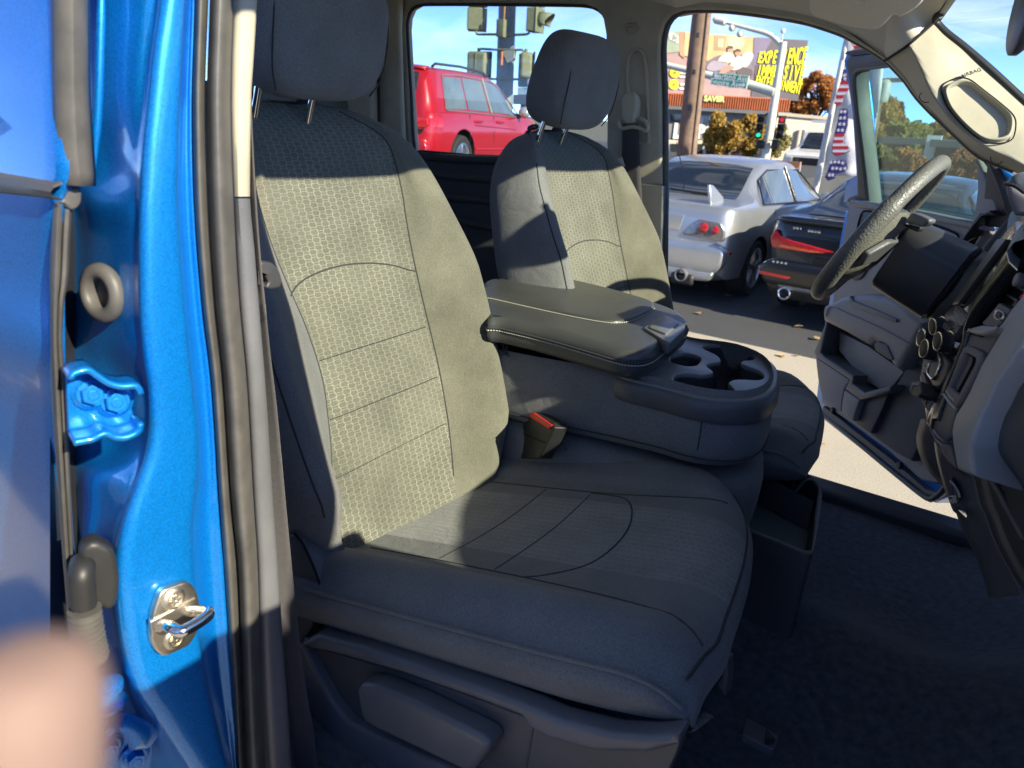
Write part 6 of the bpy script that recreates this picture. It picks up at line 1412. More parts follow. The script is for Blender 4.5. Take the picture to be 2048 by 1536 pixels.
    def top(c, s, y, off=.006):
        h = c.half(s)[8:]; ys = [p[0] for p in h][::-1]; zs_ = [p[1] for p in h][::-1]
        zz = float(np.interp(abs(y), ys, zs_)); return c.P(s, y, zz+off)
    def top_window(c, s0, s1, w0, w1, m, name, off=.007):
        rows = []
        for k in np.linspace(0, 1, 12):
            s = s0+(s1-s0)*k; w = w0+(w1-w0)*k; rows.append([c.top(s, y, off) for y in np.linspace(-w, w, 17)])
        return MB().grid(rows).build(name, m, c.root, angle=180)
    def flank(c, s, zz, sd=1, off=.004):
        h = c.half(s)[1:8]; zs_ = [p[1] for p in h]; ys = [p[0] for p in h]
        return c.P(s, sd*(float(np.interp(zz, zs_, ys))+off), zz)
    def flank_line(c, pts, sd, r, m, name): return MB().tube([c.flank(s, zz, sd) for s, zz in pts], r, 6).build(name, m, c.root, angle=80)
    def wheel(c, s, zz, r, w, rim, sd, spokes=5):
        ax = c.s*sd; ctr = c.P(s, sd*(c.W/2-.012), zz)
        wh = MB().lathe(ctr - ax*w, ax, [(r*.62, 0), (r*.93, 0), (r*.985, w*.12), (r, w*.3), (r, w*.75), (r*.97, w*.95), (r*.90, w*1.02), (rim*1.03, w*.98), (rim, w*.90), (rim*.97, w*.6), (0, w*.6)], 40).build('wheel', M['tyre'], c.root, angle=40)
        rm = MB().lathe(ctr - ax*.005, ax, [(rim*1.02, -.03), (rim*1.02, .003), (rim*.93, .006), (rim*.90, -.02)], 40).build('rim', M['alloy'], wh, angle=40)
        mb = MB(); u = Vector((0, 0, 1)); v = ax.cross(u)
        for k in range(spokes):
            a = 2*pi*k/spokes; d = u*cos(a)+v*sin(a); e = -u*sin(a)+v*cos(a)
            mb.prism([ctr+d*rim*.12+e*rim*.13, ctr+d*rim*.92+e*rim*.10, ctr+d*rim*.92-e*rim*.10, ctr+d*rim*.12-e*rim*.13], ax*-.03)
        mb.lathe(ctr - ax*.03, ax, [(rim*.22, 0), (rim*.2, .03), (rim*.1, .04), (0, .04)], 16)
        mb.build('spoke', M['alloy'], wh, bevel=.004)
        MB().lathe(ctr - ax*.09, ax, [(rim*.8, 0), (rim*.8, .012), (0, .012)], 24).build('brake_disc', M['handle'], wh)
    def rear(c, y, zz, off=0.0): return c.P(-off, y, zz)
    def rear_plate(c, pts, m, name, off=.012, depth=.03, bevel=.004, r=None):
        fr = Frame(c.P(0, 0, 0), c.s, Vector((0, 0, 1)))
        q = rnd(pts, r) if r else pts
        if fr.n.dot(-c.f) < 0: fr = Frame(c.P(0, 0, 0), -c.s, Vector((0, 0, 1))); q = [(-a, b) for a, b in q]
        return plate(name, fr, q, [], m, c.root, d0=off, d1=off-depth, bevel=bevel, px=False)
cars = 'cars parked in the row beside the truck'
# silver sedan ----------------------------------------------------------------
SILV = car_paint('silver_metallic_paint', (.50, .52, .54), metal=.75, rough=.34, flake=.08)
sv = Car('silver_sedan', 'silver saloon car with a tall boot spoiler and large round exhaust, parked nose away', (-3.50, 7.50, GROUND), 89, SILV, 4.45, 1.78,
         bot=[(0, .34), (.15, .24), (.5, .22), (3.9, .2), (4.45, .3)], belt=[(0, .86), (.04, .98), (.10, 1.0), (.7, 1.0), (1.6, .95), (3.2, .93), (3.5, .90), (4.1, .78), (4.45, .62)],
         roof=[(0, .86), (.08, 1.02), (.62, 1.05), (.75, 1.08), (1.30, 1.37), (1.6, 1.435), (2.1, 1.45), (2.5, 1.42), (2.75, 1.36), (3.42, .98), (3.55, .94), (4.1, .82), (4.45, .66)],
         wbelt=[(0, .86), (.06, .93), (.25, .99), (.8, 1.0), (3.4, 1.0), (4.2, .92), (4.45, .75)], wroof=[(0, .75), (.7, .78), (1.3, .68), (2.2, .70), (2.8, .70), (3.5, .8), (4.45, .7)], grp=cars)
sv.build_body([(.86, .315, .36), (3.5, .315, .36)])
for sd in (1, -1):
    sv.wheel(.86, .315, .315, .235, .225, sd); sv.wheel(3.5, .315, .315, .235, .225, sd)
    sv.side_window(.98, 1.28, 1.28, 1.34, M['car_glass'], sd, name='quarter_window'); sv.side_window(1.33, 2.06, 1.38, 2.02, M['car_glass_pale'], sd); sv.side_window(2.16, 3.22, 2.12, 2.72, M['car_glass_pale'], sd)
    sv.trim([(2.11, .05), (2.08, .95)], sd, .02, M['gloss'], 'pillar_strip')
    sv.trim([(.95, .06), (1.2, .9), (1.5, .95), (2.6, .95), (3.25, .07), (1.0, .07)], sd, .010, M['gloss'], 'window_trim')
    sv.flank_line([(1.30, .30), (1.28, .6), (1.30, .94)], sd, .004, M['void'], 'door_gap'); sv.flank_line([(2.12, .26), (2.12, .94)], sd, .004, M['void'], 'door_gap')
    c = sv.flank(1.42, .80, sd, .02); MB().box(c, (.03, .20, .035), None).build('door_handle', SILV, sv.root, bevel=.01)
    c = sv.P(3.12, sd*.93, .98); MB().sphere(c, (.10, .06, .07), 14, 8).build('door_mirror', SILV, sv.root)
sv.top_window(.66, 1.32, .62, .53, M['car_glass'], 'rear_window'); sv.top_window(2.80, 3.40, .53, .66, M['car_glass'], 'windscreen')
for sd in (1, -1):
    # tail lamp: clear housing with two round red lamps
    rp_ = [(sd*.34, .70), (sd*.50, .88), (sd*.74, .87), (sd*.80, .78), (sd*.80, .68)]
    sv.rear_plate(rp_, mat('smoked_lamp', (.16, .15, .15), .12, coat=1.0, noise=(40, .5)), 'tail_lamp', off=.008, depth=.06, r=.03)
    for y, zz, r in ((.57, .80, .052), (.70, .79, .042)):
        MB().lathe(sv.P(-.004, sd*y, zz), -sv.f, [(r, 0), (r, .008), (r*.8, .014), (0, .016)], 18).build('lamp', M['lamp_red'], sv.root)
    MB().box(sv.flank(.12, .56, sd, .002), (.02, .12, .03)).build('side_reflector', M['lamp_red'], sv.root, bevel=.004)
    # spoiler end fin
    fr = FY(0); b0 = sv.top(.16, sd*.52, .0); b1 = sv.top(.52, sd*.52, .0)
    MB().prism([b0 + Vector((0, 0, -.01)), b1 + Vector((0, 0, -.01)), b1 + Vector((sd*.0, -.10, .05)), b1 + Vector((-sd*.05, -.26, .17)), b1 + Vector((-sd*.05, -.36, .18)), b0 + Vector((0, -.02, .05))], Vector((.035, 0, 0))).build('spoiler_fin', SILV, sv.root, bevel=.012, segs=3)
sv.rear_plate([(-.76, .66), (.76, .66), (.86, .60), (.85, .42), (.74, .32), (-.74, .32), (-.85, .42), (-.86, .60)], SILV, 'rear_bumper', off=.085, depth=.16, bevel=.04, r=.08)
sv.rear_plate([(-.78, .36), (.78, .36), (.74, .27), (.45, .245), (-.74, .245)], SILV, 'bumper_lip', off=.10, depth=.12, bevel=.02, r=.03)
sv.rear_plate([(-.30, .74), (.30, .74), (.34, .90), (-.34, .90)], SILV, 'boot_recess', off=.004, depth=.03, bevel=.004)
MB().lathe(sv.P(-.16, .45, .30), -sv.f, [(.062, -.2), (.068, .0), (.060, .004), (.052, .0), (.05, -.14), (0, -.14)], 24).build('exhaust_pipe', M['handle'], sv.root, angle=40)
MB().box(sv.P(-.08, .45, .255), (.26, .1, .12)).build('exhaust_cutout', M['rubber_black'], sv.root, bevel=.03)
MB().tube([sv.P(1.0, -.2, 1.33), sv.P(.95, -.2, 1.36), sv.P(.75, -.2, 1.60)], .006, 6).build('antenna', M['rubber_black'], sv.root)
MB().tube([sv.top(.70, .3, .012), sv.top(.74, -.25, .012)], .012, 6).build('rear_wiper', M['rubber_black'], sv.root)
# black coupe -------------------------------------------------------------------
BLK = car_paint('black_paint', (.008, .009, .012), metal=.3, rough=.3, flake=.2)
bk_ = Car('black_car', 'glossy black four door coupe with slanted red tail lamps, parked beside the silver saloon', (-1.36, 7.35, GROUND), 89, BLK, 4.5, 1.8,
          bot=[(0, .40), (.15, .28), (.5, .24), (3.9, .2), (4.5, .3)], belt=[(0, .84), (.03, .97), (.08, 1.01), (.5, .985), (1.4, .96), (3.2, .93), (3.5, .90), (4.1, .78), (4.5, .62)],
          roof=[(0, .84), (.05, 1.03), (.42, 1.01), (.60, 1.05), (1.35, 1.35), (1.8, 1.41), (2.2, 1.42), (2.5, 1.40), (2.8, 1.33), (3.42, .98), (3.55, .94), (4.1, .82), (4.5, .66)],
          wbelt=[(0, .84), (.06, .92), (.25, .985), (.8, 1.0), (3.4, 1.0), (4.2, .92), (4.5, .75)], wroof=[(0, .75), (.6, .78), (1.3, .64), (2.2, .66), (2.8, .68), (3.5, .8), (4.5, .7)], grp=cars)
bk_.build_body([(.90, .325, .37), (3.55, .325, .37)])
for sd in (1, -1):
    bk_.wheel(.90, .325, .325, .25, .235, sd); bk_.wheel(3.55, .325, .325, .25, .235, sd)
    bk_.side_window(1.15, 1.95, 1.45, 2.0, M['car_glass'], sd); bk_.side_window(2.05, 3.2, 2.08, 2.75, M['car_glass'], sd)
    bk_.trim([(1.10, .06), (1.40, .92), (1.9, .96), (2.75, .95), (3.25, .07), (1.1, .06)], sd, .014, M['chrome'], 'window_trim')
    bk_.rear_plate([(sd*.22, .755), (sd*.60, .81), (sd*.74, .84), (sd*.80, .90), (sd*.83, .80), (sd*.80, .72), (sd*.45, .715)], M['lamp_red'], 'tail_lamp', off=.012, depth=.06, bevel=.006, r=.02)
    bk_.rear_plate([(sd*.30, .735), (sd*.72, .755), (sd*.74, .735), (sd*.45, .722)], M['lamp_amber'], 'lamp_bar', off=.016, depth=.02, bevel=.002)
    bk_.rear_plate([(sd*.55, .475), (sd*.86, .49), (sd*.86, .46), (sd*.58, .45)], M['lamp_red'], 'rear_reflector', off=.088, depth=.03, bevel=.003)
    MB().lathe(bk_.P(-.11, sd*.58, .315), -bk_.f, [(.055, -.2), (.062, .0), (.052, .006), (.046, .0), (.044, -.12), (0, -.12)], 24).build('exhaust_pipe', M['chrome'], bk_.root, angle=40)
    c = bk_.P(3.1, sd*.95, .98); MB().sphere(c, (.10, .06, .07), 14, 8).build('door_mirror', BLK, bk_.root)
bk_.top_window(.50, 1.42, .66, .52, M['car_glass'], 'rear_window'); bk_.top_window(2.85, 3.40, .5, .66, M['car_glass'], 'windscreen')
bk_.rear_plate([(-.78, .62), (.78, .62), (.87, .56), (.86, .44), (.78, .36), (-.78, .36), (-.86, .44), (-.87, .56)], BLK, 'rear_bumper', off=.08, depth=.16, bevel=.035, r=.06)
bk_.rear_plate([(-.80, .40), (.80, .40), (.70, .26), (-.70, .26)], M['gloss'], 'diffuser', off=.075, depth=.12, bevel=.015, r=.03)
bk_.rear_plate([(-.66, .385), (.66, .385), (.64, .355), (-.64, .355)], M['handle'], 'diffuser_strip', off=.085, depth=.02, bevel=.004)
bk_.rear_plate([(-.40, .70), (.40, .70), (.44, .50), (-.44, .50)], M['gloss'], 'plate_recess', off=.004, depth=.03, bevel=.005, r=.03)
pl_ = bk_.rear_plate([(-.155, .66), (.155, .66), (.155, .51), (-.155, .51)], mat('dark_plate', (.02, .04, .07), .4, noise=(30, .2)), 'number_plate', off=.088, depth=.01, bevel=.002)
GOLD = mat('gold_frame', (.6, .42, .08), .4, noise=(60, .2))
for y, zz in ((-.12, .655), (-.12, .515), (.12, .655), (.12, .515)):
    bk_.rear_plate([(y-.04, zz-.008), (y+.04, zz-.008), (y+.04, zz+.008), (y-.04, zz+.008)], GOLD, 'plate_trim', off=.092, depth=.006, bevel=.001)
bk_.rear_plate([(-.78, 1.0), (.78, 1.0), (.80, .985), (-.80, .985)], BLK, 'lip_spoiler', off=.05, depth=.12, bevel=.006)
for k, (y, zz, w) in enumerate([(-.62, .93, .016), (-.59, .93, .016), (-.56, .93, .012), (-.48, .92, .02), (-.45, .92, .02), (-.42, .92, .012), (-.39, .92, .02), (-.74, .60, .015), (-.70, .60, .015), (-.66, .60, .015), (-.62, .60, .015)]):
    bk_.rear_plate([(y-w*.7, zz-.011), (y+w*.7, zz-.011), (y+w*.7, zz+.011), (y-w*.7, zz+.011)], M['chrome'], 'badge_letter', off=.082 if zz < .7 else .012, depth=.008, bevel=.002)
bk_.rear_plate([(-.02, .86), (.02, .90), (.0, .92), (-.05, .88)], M['chrome'], 'badge', off=.012, depth=.008, bevel=.002, r=.02)
# red SUV ---------------------------------------------------------------------
REDP = car_paint('red_pearl_paint', (.40, .005, .014), metal=.25, rough=.3, flake=.12)
RZ = -1.10
js = Car('red_suv', 'bright red five door SUV with roof rails standing on the raised lot', (-8.60, 8.37, RZ-.02), 104, REDP, 4.82, 1.94,
         bot=[(0, .45), (.2, .34), (.6, .3), (4.2, .28), (4.82, .42)], belt=[(0, .98), (.05, 1.06), (.15, 1.09), (1.0, 1.10), (2.5, 1.08), (3.5, 1.06), (3.8, 1.06), (4.4, .98), (4.82, .78)],
         roof=[(0, .98), (.06, 1.30), (.18, 1.62), (.32, 1.705), (.6, 1.735), (1.4, 1.75), (2.2, 1.74), (2.7, 1.68), (3.0, 1.58), (3.55, 1.12), (3.8, 1.10), (4.4, 1.03), (4.82, .82)],
         wbelt=[(0, .86), (.08, .93), (.3, .985), (.9, 1.0), (3.8, 1.0), (4.5, .93), (4.82, .78)], wroof=[(0, .74), (.3, .74), (.8, .75), (2.5, .74), (3.0, .74), (3.6, .82), (4.82, .75)], grp=None)
js.build_body([(1.0, .40, .46), (3.9, .40, .46)])
for sd in (1, -1):
    js.wheel(1.0, .385, .385, .26, .26, sd); js.wheel(3.9, .385, .385, .26, .26, sd)
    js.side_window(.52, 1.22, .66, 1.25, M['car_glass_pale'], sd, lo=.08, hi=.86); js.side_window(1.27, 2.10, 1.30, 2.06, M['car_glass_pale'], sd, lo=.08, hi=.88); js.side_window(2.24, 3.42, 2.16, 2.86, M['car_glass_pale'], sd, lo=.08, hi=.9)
    js.trim([(2.17, .05), (2.11, .95)], sd, .03, M['handle'], 'pillar_strip')
    js.trim([(.48, .05), (.62, .90), (1.2, .93), (2.5, .95), (2.95, .90), (3.5, .06), (.5, .05)], sd, .012, M['handle'], 'window_trim')
    MB().tube([js.top(.55, sd*.62, .02), js.top(.65, sd*.62, .06), js.top(1.5, sd*.62, .065), js.top(2.4, sd*.62, .06), js.top(2.55, sd*.62, .02)], .022, 8).build('roof_rail', M['rubber_black'], js.root, angle=80)
    for s0 in (1.25, 2.22): js.flank_line([(s0, .40), (s0-.02, .75), (s0, 1.07)], sd, .005, M['void'], 'door_gap')
    for s0 in (1.5, 2.42):
        c = js.flank(s0, .98, sd, .025); hb = MB().box(c, (.04, .22, .04)).build('door_handle', REDP, js.root, bevel=.012)
    c = js.P(3.35, sd*1.06, 1.16); MB().sphere(c, (.12, .09, .10), 16, 10).build('door_mirror', M['lamp_clear'], js.root); MB().box(js.P(3.35, sd*.97, 1.10), (.1, .1, .06)).build('mirror_foot', M['rubber_black'], js.root, bevel=.01)
    js.flank_line([(1.42, .92), (2.0, .90), (3.2, .86)], sd, .010, REDP, 'door_crease'); js.flank_line([(1.45, .55), (2.2, .53), (3.3, .53)], sd, .016, REDP, 'door_crease')
    js.rear_plate([(sd*.30, 1.02), (sd*.84, 1.0), (sd*.86, .90), (sd*.82, .87), (sd*.30, .88)], M['lamp_red'], 'tail_lamp', off=.012, depth=.06, bevel=.008, r=.02)
    js.rear_plate([(sd*.05, .86), (sd*.80, .85), (sd*.74, .78), (sd*.05, .79)], M['gloss'], 'lamp_strip', off=.010, depth=.04, bevel=.004)
    js.rear_plate([(sd*.10, .84), (sd*.70, .835), (sd*.66, .80), (sd*.10, .80)], M['lamp_clear'], 'lamp_strip', off=.016, depth=.02, bevel=.004)
    # lamp wraps round the flank
    MB().grid([[js.flank(s, zz, sd, .006) for s in (.04, .12, .22, .30)] for zz in (.885, .93, .98, 1.01)]).build('tail_lamp', M['lamp_red'], js.root, angle=80)
js.top_window(.085, .20, .62, .60, M['car_glass'], 'rear_window', off=.012); js.top_window(3.05, 3.53, .6, .72, M['car_glass'], 'windscreen')
js.rear_plate([(-.80, .72), (.80, .72), (.88, .62), (.86, .42), (-.86, .42), (-.88, .62)], REDP, 'rear_bumper', off=.08, depth=.16, bevel=.03, r=.06)
sp = MB().grid([[js.top(s, y, .03 if s < .3 else .008) + (Vector((0, 0, 0)) if s > .2 else -js.f*.12 + Vector((0, 0, -.0))) for y in np.linspace(-.66, .66, 9)] for s in (.24, .30, .40)]).build('roof_spoiler', REDP, js.root, angle=60); sp.modifiers.new('solid', 'SOLIDIFY').thickness = .03
# white pickup far across the street -----------------------------------------------
WHT = car_paint('white_paint', (.72, .70, .66), metal=0, rough=.35, flake=.05)
wp_o = at(1622, 372, Z=GROUND)
wpk = Car('white_pickup', 'small white utility pickup with a ladder rack, across the street by the pale wall', (wp_o.x-.4, wp_o.y+5.2, GROUND), -88, WHT, 5.2, 1.95,
          bot=[(0, .5), (.5, .42), (5.2, .45)], belt=[(0, 1.05), (1.9, 1.08), (2.1, 1.15), (3.9, 1.12), (4.6, 1.08), (5.2, .95)], roof=[(0, 1.07), (1.95, 1.10), (2.1, 1.7), (2.6, 1.82), (3.3, 1.80), (3.9, 1.16), (4.6, 1.12), (5.2, 1.0)],
          wbelt=[(0, .96), (.3, 1), (4.8, 1), (5.2, .92)], wroof=[(0, .9), (2, .78), (3.4, .76), (5.2, .8)], cat='pickup truck')
wpk.build_body([(1.1, .4, .46), (4.3, .4, .46)])
for sd in (1, -1): wpk.wheel(1.1, .38, .38, .26, .22, sd); wpk.wheel(4.3, .38, .38, .26, .22, sd); wpk.side_window(2.25, 3.75, 2.35, 3.25, M['car_glass'], sd)
wpk.top_window(3.40, 3.86, .6, .74, M['car_glass'], 'windscreen')
MB().box(wpk.P(5.22, 0, .78), (1.1, .05, .28)).build('grille', M['gloss'], wpk.root, bevel=.02)
for sd in (1, -1): MB().box(wpk.P(5.20, sd*.74, .82), (.3, .06, .2)).build('headlight', M['lamp_clear'], wpk.root, bevel=.02)
MB().box(wpk.P(5.24, 0, .52), (1.9, .14, .18)).build('front_bumper', M['chrome'], wpk.root, bevel=.03)
MB().box(wpk.P(1.8, 0, 2.15), (1.7, .8, .10)).tube([wpk.P(2.2, .3, 1.1), wpk.P(2.2, .3, 2.1)], .05).tube([wpk.P(2.2, -.3, 1.1), wpk.P(2.2, -.3, 2.1)], .05).build('ladder_rack', WHT, wpk.root)

# ------------------------------------------------------------------ poles and signals
WOOD = mat('weathered_pole_wood', (.20, .135, .095), .9, noise=(6, .35), bump=(40, .8, .01)); ribs(WOOD, 14, 'X', .5)
GALV = mat('galvanised_steel', (.50, .50, .47), .5, metal=.3, noise=(8, .15))
SIGG = mat('signal_housing_green', (.16, .17, .10), .6, noise=(15, .2))
def upole(name, label, cat, base, lean, h, r0, r1, m, n=16):
    t = thing(name, base, label, cat); b = Vector(base); rows = [b + Vector((lean[0]*k, lean[1]*k, h*k)) for k in np.linspace(0, 1, 9)]
    MB().tube(rows, list(np.linspace(r0, r1, 9)), n).build('pole', m, t, angle=80); return t, b + Vector((lean[0], lean[1], h))
p0, p1 = at(1372, 318, Y=13.2), at(1411, -40, Y=13.2)
dz = (p1-p0).z; bb0 = p0 + (p0-p1)*((p0.z-GROUND)/dz)
up, _t = upole('utility_pole', 'brown wooden utility pole standing behind the silver saloon', 'utility pole', bb0, ((p1-bb0).x*1.6, (p1-bb0).y*1.6), (p1-bb0).z*1.6, .185, .14, WOOD)
MB().tube([bb0 + Vector((.17, -.10, .2)), p0 + Vector((.16, -.1, 0)), p1 + Vector((.15, -.1, 0))], .02, 8).build('conduit', WOOD, up)
for k in range(4):
    q = p0.lerp(p1, .3+.2*k); MB().box(q + Vector((.05, -.19, 0)), (.06, .02, .08)).build('pole_tag', M['rubber'], up)
# thick signal pole behind the red SUV
SY = 15.5
sb0, sb1 = at(1007, 240, Y=SY), at(1017, -60, Y=SY); dz = (sb1-sb0).z; sbase = sb0 + (sb0-sb1)*((sb0.z-GROUND)/dz)
GREYP = mat('grey_painted_pole', (.17, .185, .195), .6, metal=.2, noise=(2.5, .3))
sp_, _t = upole('signal_pole', 'grey steel traffic signal pole behind the red SUV', 'signal pole', sbase, ((sb1-sbase).x*1.3, (sb1-sbase).y*1.3), (sb1-sbase).z*1.3, .23, .19, GREYP, 24)
zp = z(930, 0, 7.68)
def sat(x, y, d=0): p = at(*zp(x, y), Y=SY-.35-d); return p
PEEL = mat('peeling_pale_paint', (.42, .44, .38), .8, noise=(8, .2))
def polepatch(pts, name, m):
    rows = []
    MB().prism([at(*zp(x, y), Y=SY-.245) for x, y in pts], Vector((0, .06, 0))).build(name, m, sp_)
polepatch([(690, 730), (735, 700), (770, 730), (765, 780), (750, 930), (700, 940), (650, 965), (600, 860), (590, 775), (690, 770)], 'bare_patch', PEEL)
MB().tube([at(*zp(612, 60), Y=SY-.26), at(*zp(596, 320), Y=SY-.26)], .022, 8).build('rusty_conduit', mat('rust', (.30, .15, .07), .9, noise=(20, .3)), sp_)
MB().tube([at(*zp(570, 790), Y=SY-.26), at(*zp(560, 1000), Y=SY-.26)], .03, 8).build('rusty_conduit', mat('rust_red', (.42, .16, .09), .9, noise=(20, .3)), sp_)
plate('junction_box', FY(SY-.25), [FY(SY-.25).uv(*zp(x, y)) for x, y in ((530, 305), (645, 305), (630, 575), (520, 570))], [], SIGG, sp_, d0=.12, d1=.0, bevel=.01, px=False)
def pipe(pts, name='bracket_arm'): MB().tube([at(*zp(x, y), Y=SY-.22) for x, y in pts], .028, 8).build(name, SIGG, sp_, angle=80)
pipe([(170, 480), (180, 520), (220, 528), (520, 528)]); pipe([(610, 545), (940, 528), (985, 510), (985, 480)])
pipe([(215, 800), (220, 765), (250, 750), (520, 765), (880, 765), (905, 790), (905, 830)]); pipe([(100, 1180), (350, 1212), (560, 1215), (830, 1218)])
def signal(label, o, ang, w, h, nl, lens_dir_vis, name='traffic_signal', lenses=None):
    """signal head: housing, sections, visors; ang = azimuth the lenses face, o = centre of the back"""
    t = thing(name, o, label, 'traffic signal', 'signal heads'); a = radians(ang); f = Vector((cos(a), sin(a), 0)); s = Vector((-sin(a), cos(a), 0)); R = Matrix((s, f, Vector((0, 0, 1)))).transposed()
    hh = h/nl
    for k in range(nl):
        c = Vector(o) + Vector((0, 0, h/2 - hh*(k+.5)))
        MB().box(c, (w*.92, w*.55, hh*.94), R).build('housing', SIGG, t, bevel=.03, segs=2)
        MB().box(c + f*w*.28, (w, .03, hh*.97), R).build('door', M['gloss'] if lenses else SIGG, t, bevel=.015)
        vis = []
        for j in range(17):
            th = -.15*pi + 1.3*pi*j/16; vis.append((cos(th), sin(th)))
        rows = [[c + f*(w*.29 + L_*(.55 + .45*max(0, y))) + s*x*w*.40 + Vector((0, 0, y*w*.40 - L_*.12)) for x, y in vis] for L_ in (0, w*.35, w*.75)]
        v = MB().grid(rows).build('visor', SIGG if not lenses else M['gloss'], t, angle=80); v.modifiers.new('solid', 'SOLIDIFY').thickness = .012
        m = (lenses[k] if lenses else M['gloss'])
        MB().lathe(c + f*w*.28, f, [(w*.36, 0), (w*.36, .012), (w*.2, .03), (0, .035)], 18).build('lens', m, t)
    return t
h1 = at(*zp(180, 240), Y=SY-.1); signal('upper traffic signal head turned away, on the side of the pole over the SUV roof', h1 + Vector((0, 0, .45)), 118, .46, 1.6, 3, False)
h2 = at(*zp(1075, 250), Y=SY-.1); signal('upper traffic signal head with hooded lenses facing the lot entrance, nearest the driver headrest', h2 + Vector((0, 0, .45)), 10, .46, 1.6, 3, True)
def pedhead(label, o, ang):
    t = thing('pedestrian_signal', o, label, 'pedestrian signal', 'pedestrian signal heads'); a = radians(ang); f = Vector((cos(a), sin(a), 0)); s = Vector((-sin(a), cos(a), 0)); R = Matrix((s, f, Vector((0, 0, 1)))).transposed()
    MB().box(o, (.52, .30, .56), R).build('housing', SIGG, t, bevel=.07, segs=3); MB().box(Vector(o)+f*.17, (.56, .04, .60), R).build('door', M['gloss'], t, bevel=.05)
    MB().box(Vector(o)-f*.155, (.02, .02, .5), R).build('hinge_rib', SIGG, t); MB().cyl(Vector(o)+Vector((0, 0, .27)), Vector(o)+Vector((0, 0, .36)), .04).build('mount', SIGG, t)
pedhead('boxy green pedestrian signal seen from behind, just above the SUV roof', at(*zp(205, 985), Y=SY-.2), 100)
pedhead('boxy green pedestrian signal seen edge on, beside the driver headrest', at(*zp(930, 1010), Y=SY-.2), 40)
# mast arm signal with street signs
MY = 26.0
zs7 = z(1300, 0, 5.12)
mb0, mb1 = at(1531, 318, Y=MY), at(1567, 84, Y=MY); dz = (mb1-mb0).z; mbase = mb0 + (mb0-mb1)*((mb0.z-GROUND)/dz)
PALE = mat('pale_painted_steel', (.66, .64, .54), .5, noise=(10, .1))
mt, _t = upole('signal_mast', 'tall pale signal mast with a long arm and a curved lamp arm before the billboard', 'signal mast', mbase, ((mb1-mbase).x, (mb1-mbase).y), (mb1-mbase).z, .15, .11, PALE)
MB().tube(cr([at(1565, 92, Y=MY), at(1540, 70, Y=MY), at(1500, 58, Y=MY), at(1470, 50, Y=MY), at(1446, 43, Y=MY)], 24), list(np.linspace(.085, .05, 24)), 10).build('lamp_arm', PALE, mt, angle=80)
MB().lathe(at(1450, 44, Y=MY), at(1440, 42, Y=MY)-at(1462, 47, Y=MY), [(.03, -.1), (.12, .0), (.12, .35), (.03, .45)], 12).build('lamp_head', PALE, mt)
for x, y in ((1464, 56), (1480, 68)):
    MB().sphere(at(x, y, Y=MY), .11, 12, 8).cyl(at(x, y, Y=MY), at(x-1, y-8, Y=MY), .04).build('camera_dome', PALE, mt)
MB().sphere(at(1566, 62, Y=MY), .08, 10, 8).cyl(at(1566, 62, Y=MY), at(1564, 84, Y=MY), .015).build('detector', PALE, mt)
MB().tube([at(1550, 184, Y=MY), at(1500, 170, Y=MY), at(1420, 151, Y=MY), at(1290, 120, Y=MY)], [.17, .15, .12, .09], 12).build('mast_arm', PALE, mt, angle=80)
sf_ = Frame(at(1424, 157, Y=MY-.25), at(1496, 165, Y=MY-.25)-at(1424, 157, Y=MY-.25), Vector((.03, 0, 1)))
if sf_.n.y > 0: sf_ = Frame(sf_.o, -sf_.u, sf_.v)
GRN = mat('street_sign_green', (.01, .30, .16), .4, noise=(20, .1)); WH = mat('sign_white', (.78, .78, .74), .5, noise=(20, .05))
wS = (at(1496, 165, Y=MY-.25)-at(1424, 157, Y=MY-.25)).length; hS = (at(1424, 143, Y=MY-.25)-at(1424, 168, Y=MY-.25)).length
for nm, ctr, lab in (('Garland Ave.', .25, 'upper green street sign reading Garland Ave. on the mast arm'), ('Empire Ave.', -.25, 'lower green street sign reading Empire Ave. on the mast arm')):
    t = thing('street_sign', sf_.p(wS/2, ctr*hS, 0), lab, 'street sign', 'street signs on the mast arm')
    pts = [(.0, ctr*hS-hS*.25), (wS, ctr*hS-hS*.25), (wS, ctr*hS+hS*.25), (0, ctr*hS+hS*.25)]
    plate('sign_border', sf_, pts, [], WH, t, d0=.02, d1=-.02, px=False); q = .02
    plate('sign_face', sf_, [(q, pts[0][1]+q), (wS-q, pts[0][1]+q), (wS-q, pts[2][1]-q), (q, pts[2][1]-q)], [], GRN, t, d0=.03, d1=.0, px=False)
    text('lettering', nm, sf_, wS*(.54 if ctr > 0 else .44), ctr*hS-.095, .29, WH, t, d=.034, align='CENTER', bold=.004, sx=.82)
    x0, s_ = (wS*.12, -1) if ctr > 0 else (wS*.88, 1)
    plate('arrow', sf_, [(x0-s_*.09, ctr*hS-.025), (x0, ctr*hS-.025), (x0, ctr*hS-.08), (x0+s_*.10, ctr*hS), (x0, ctr*hS+.08), (x0, ctr*hS+.025), (x0-s_*.09, ctr*hS+.025)], [], WH, t, d0=.036, d1=.03, px=False)
LG = mat('lit_green_lens', (.02, .6, .35), .3, emit=((.05, 1.0, .55), .22)); LR = mat('lit_red_lens', (.6, .02, .03), .3, emit=((1.0, .05, .08), .16)); LD = M['gloss']
signal('traffic signal showing green, in front of the yellow tree left of the mast', at(1519, 254, Y=MY-.3), -70, .23, .72, 3, True, lenses=[LD, LD, LG])
signal('traffic signal showing red, right of the mast', at(1562, 255, Y=MY-.3), -78, .23, .72, 3, True, lenses=[LR, LD, LD])
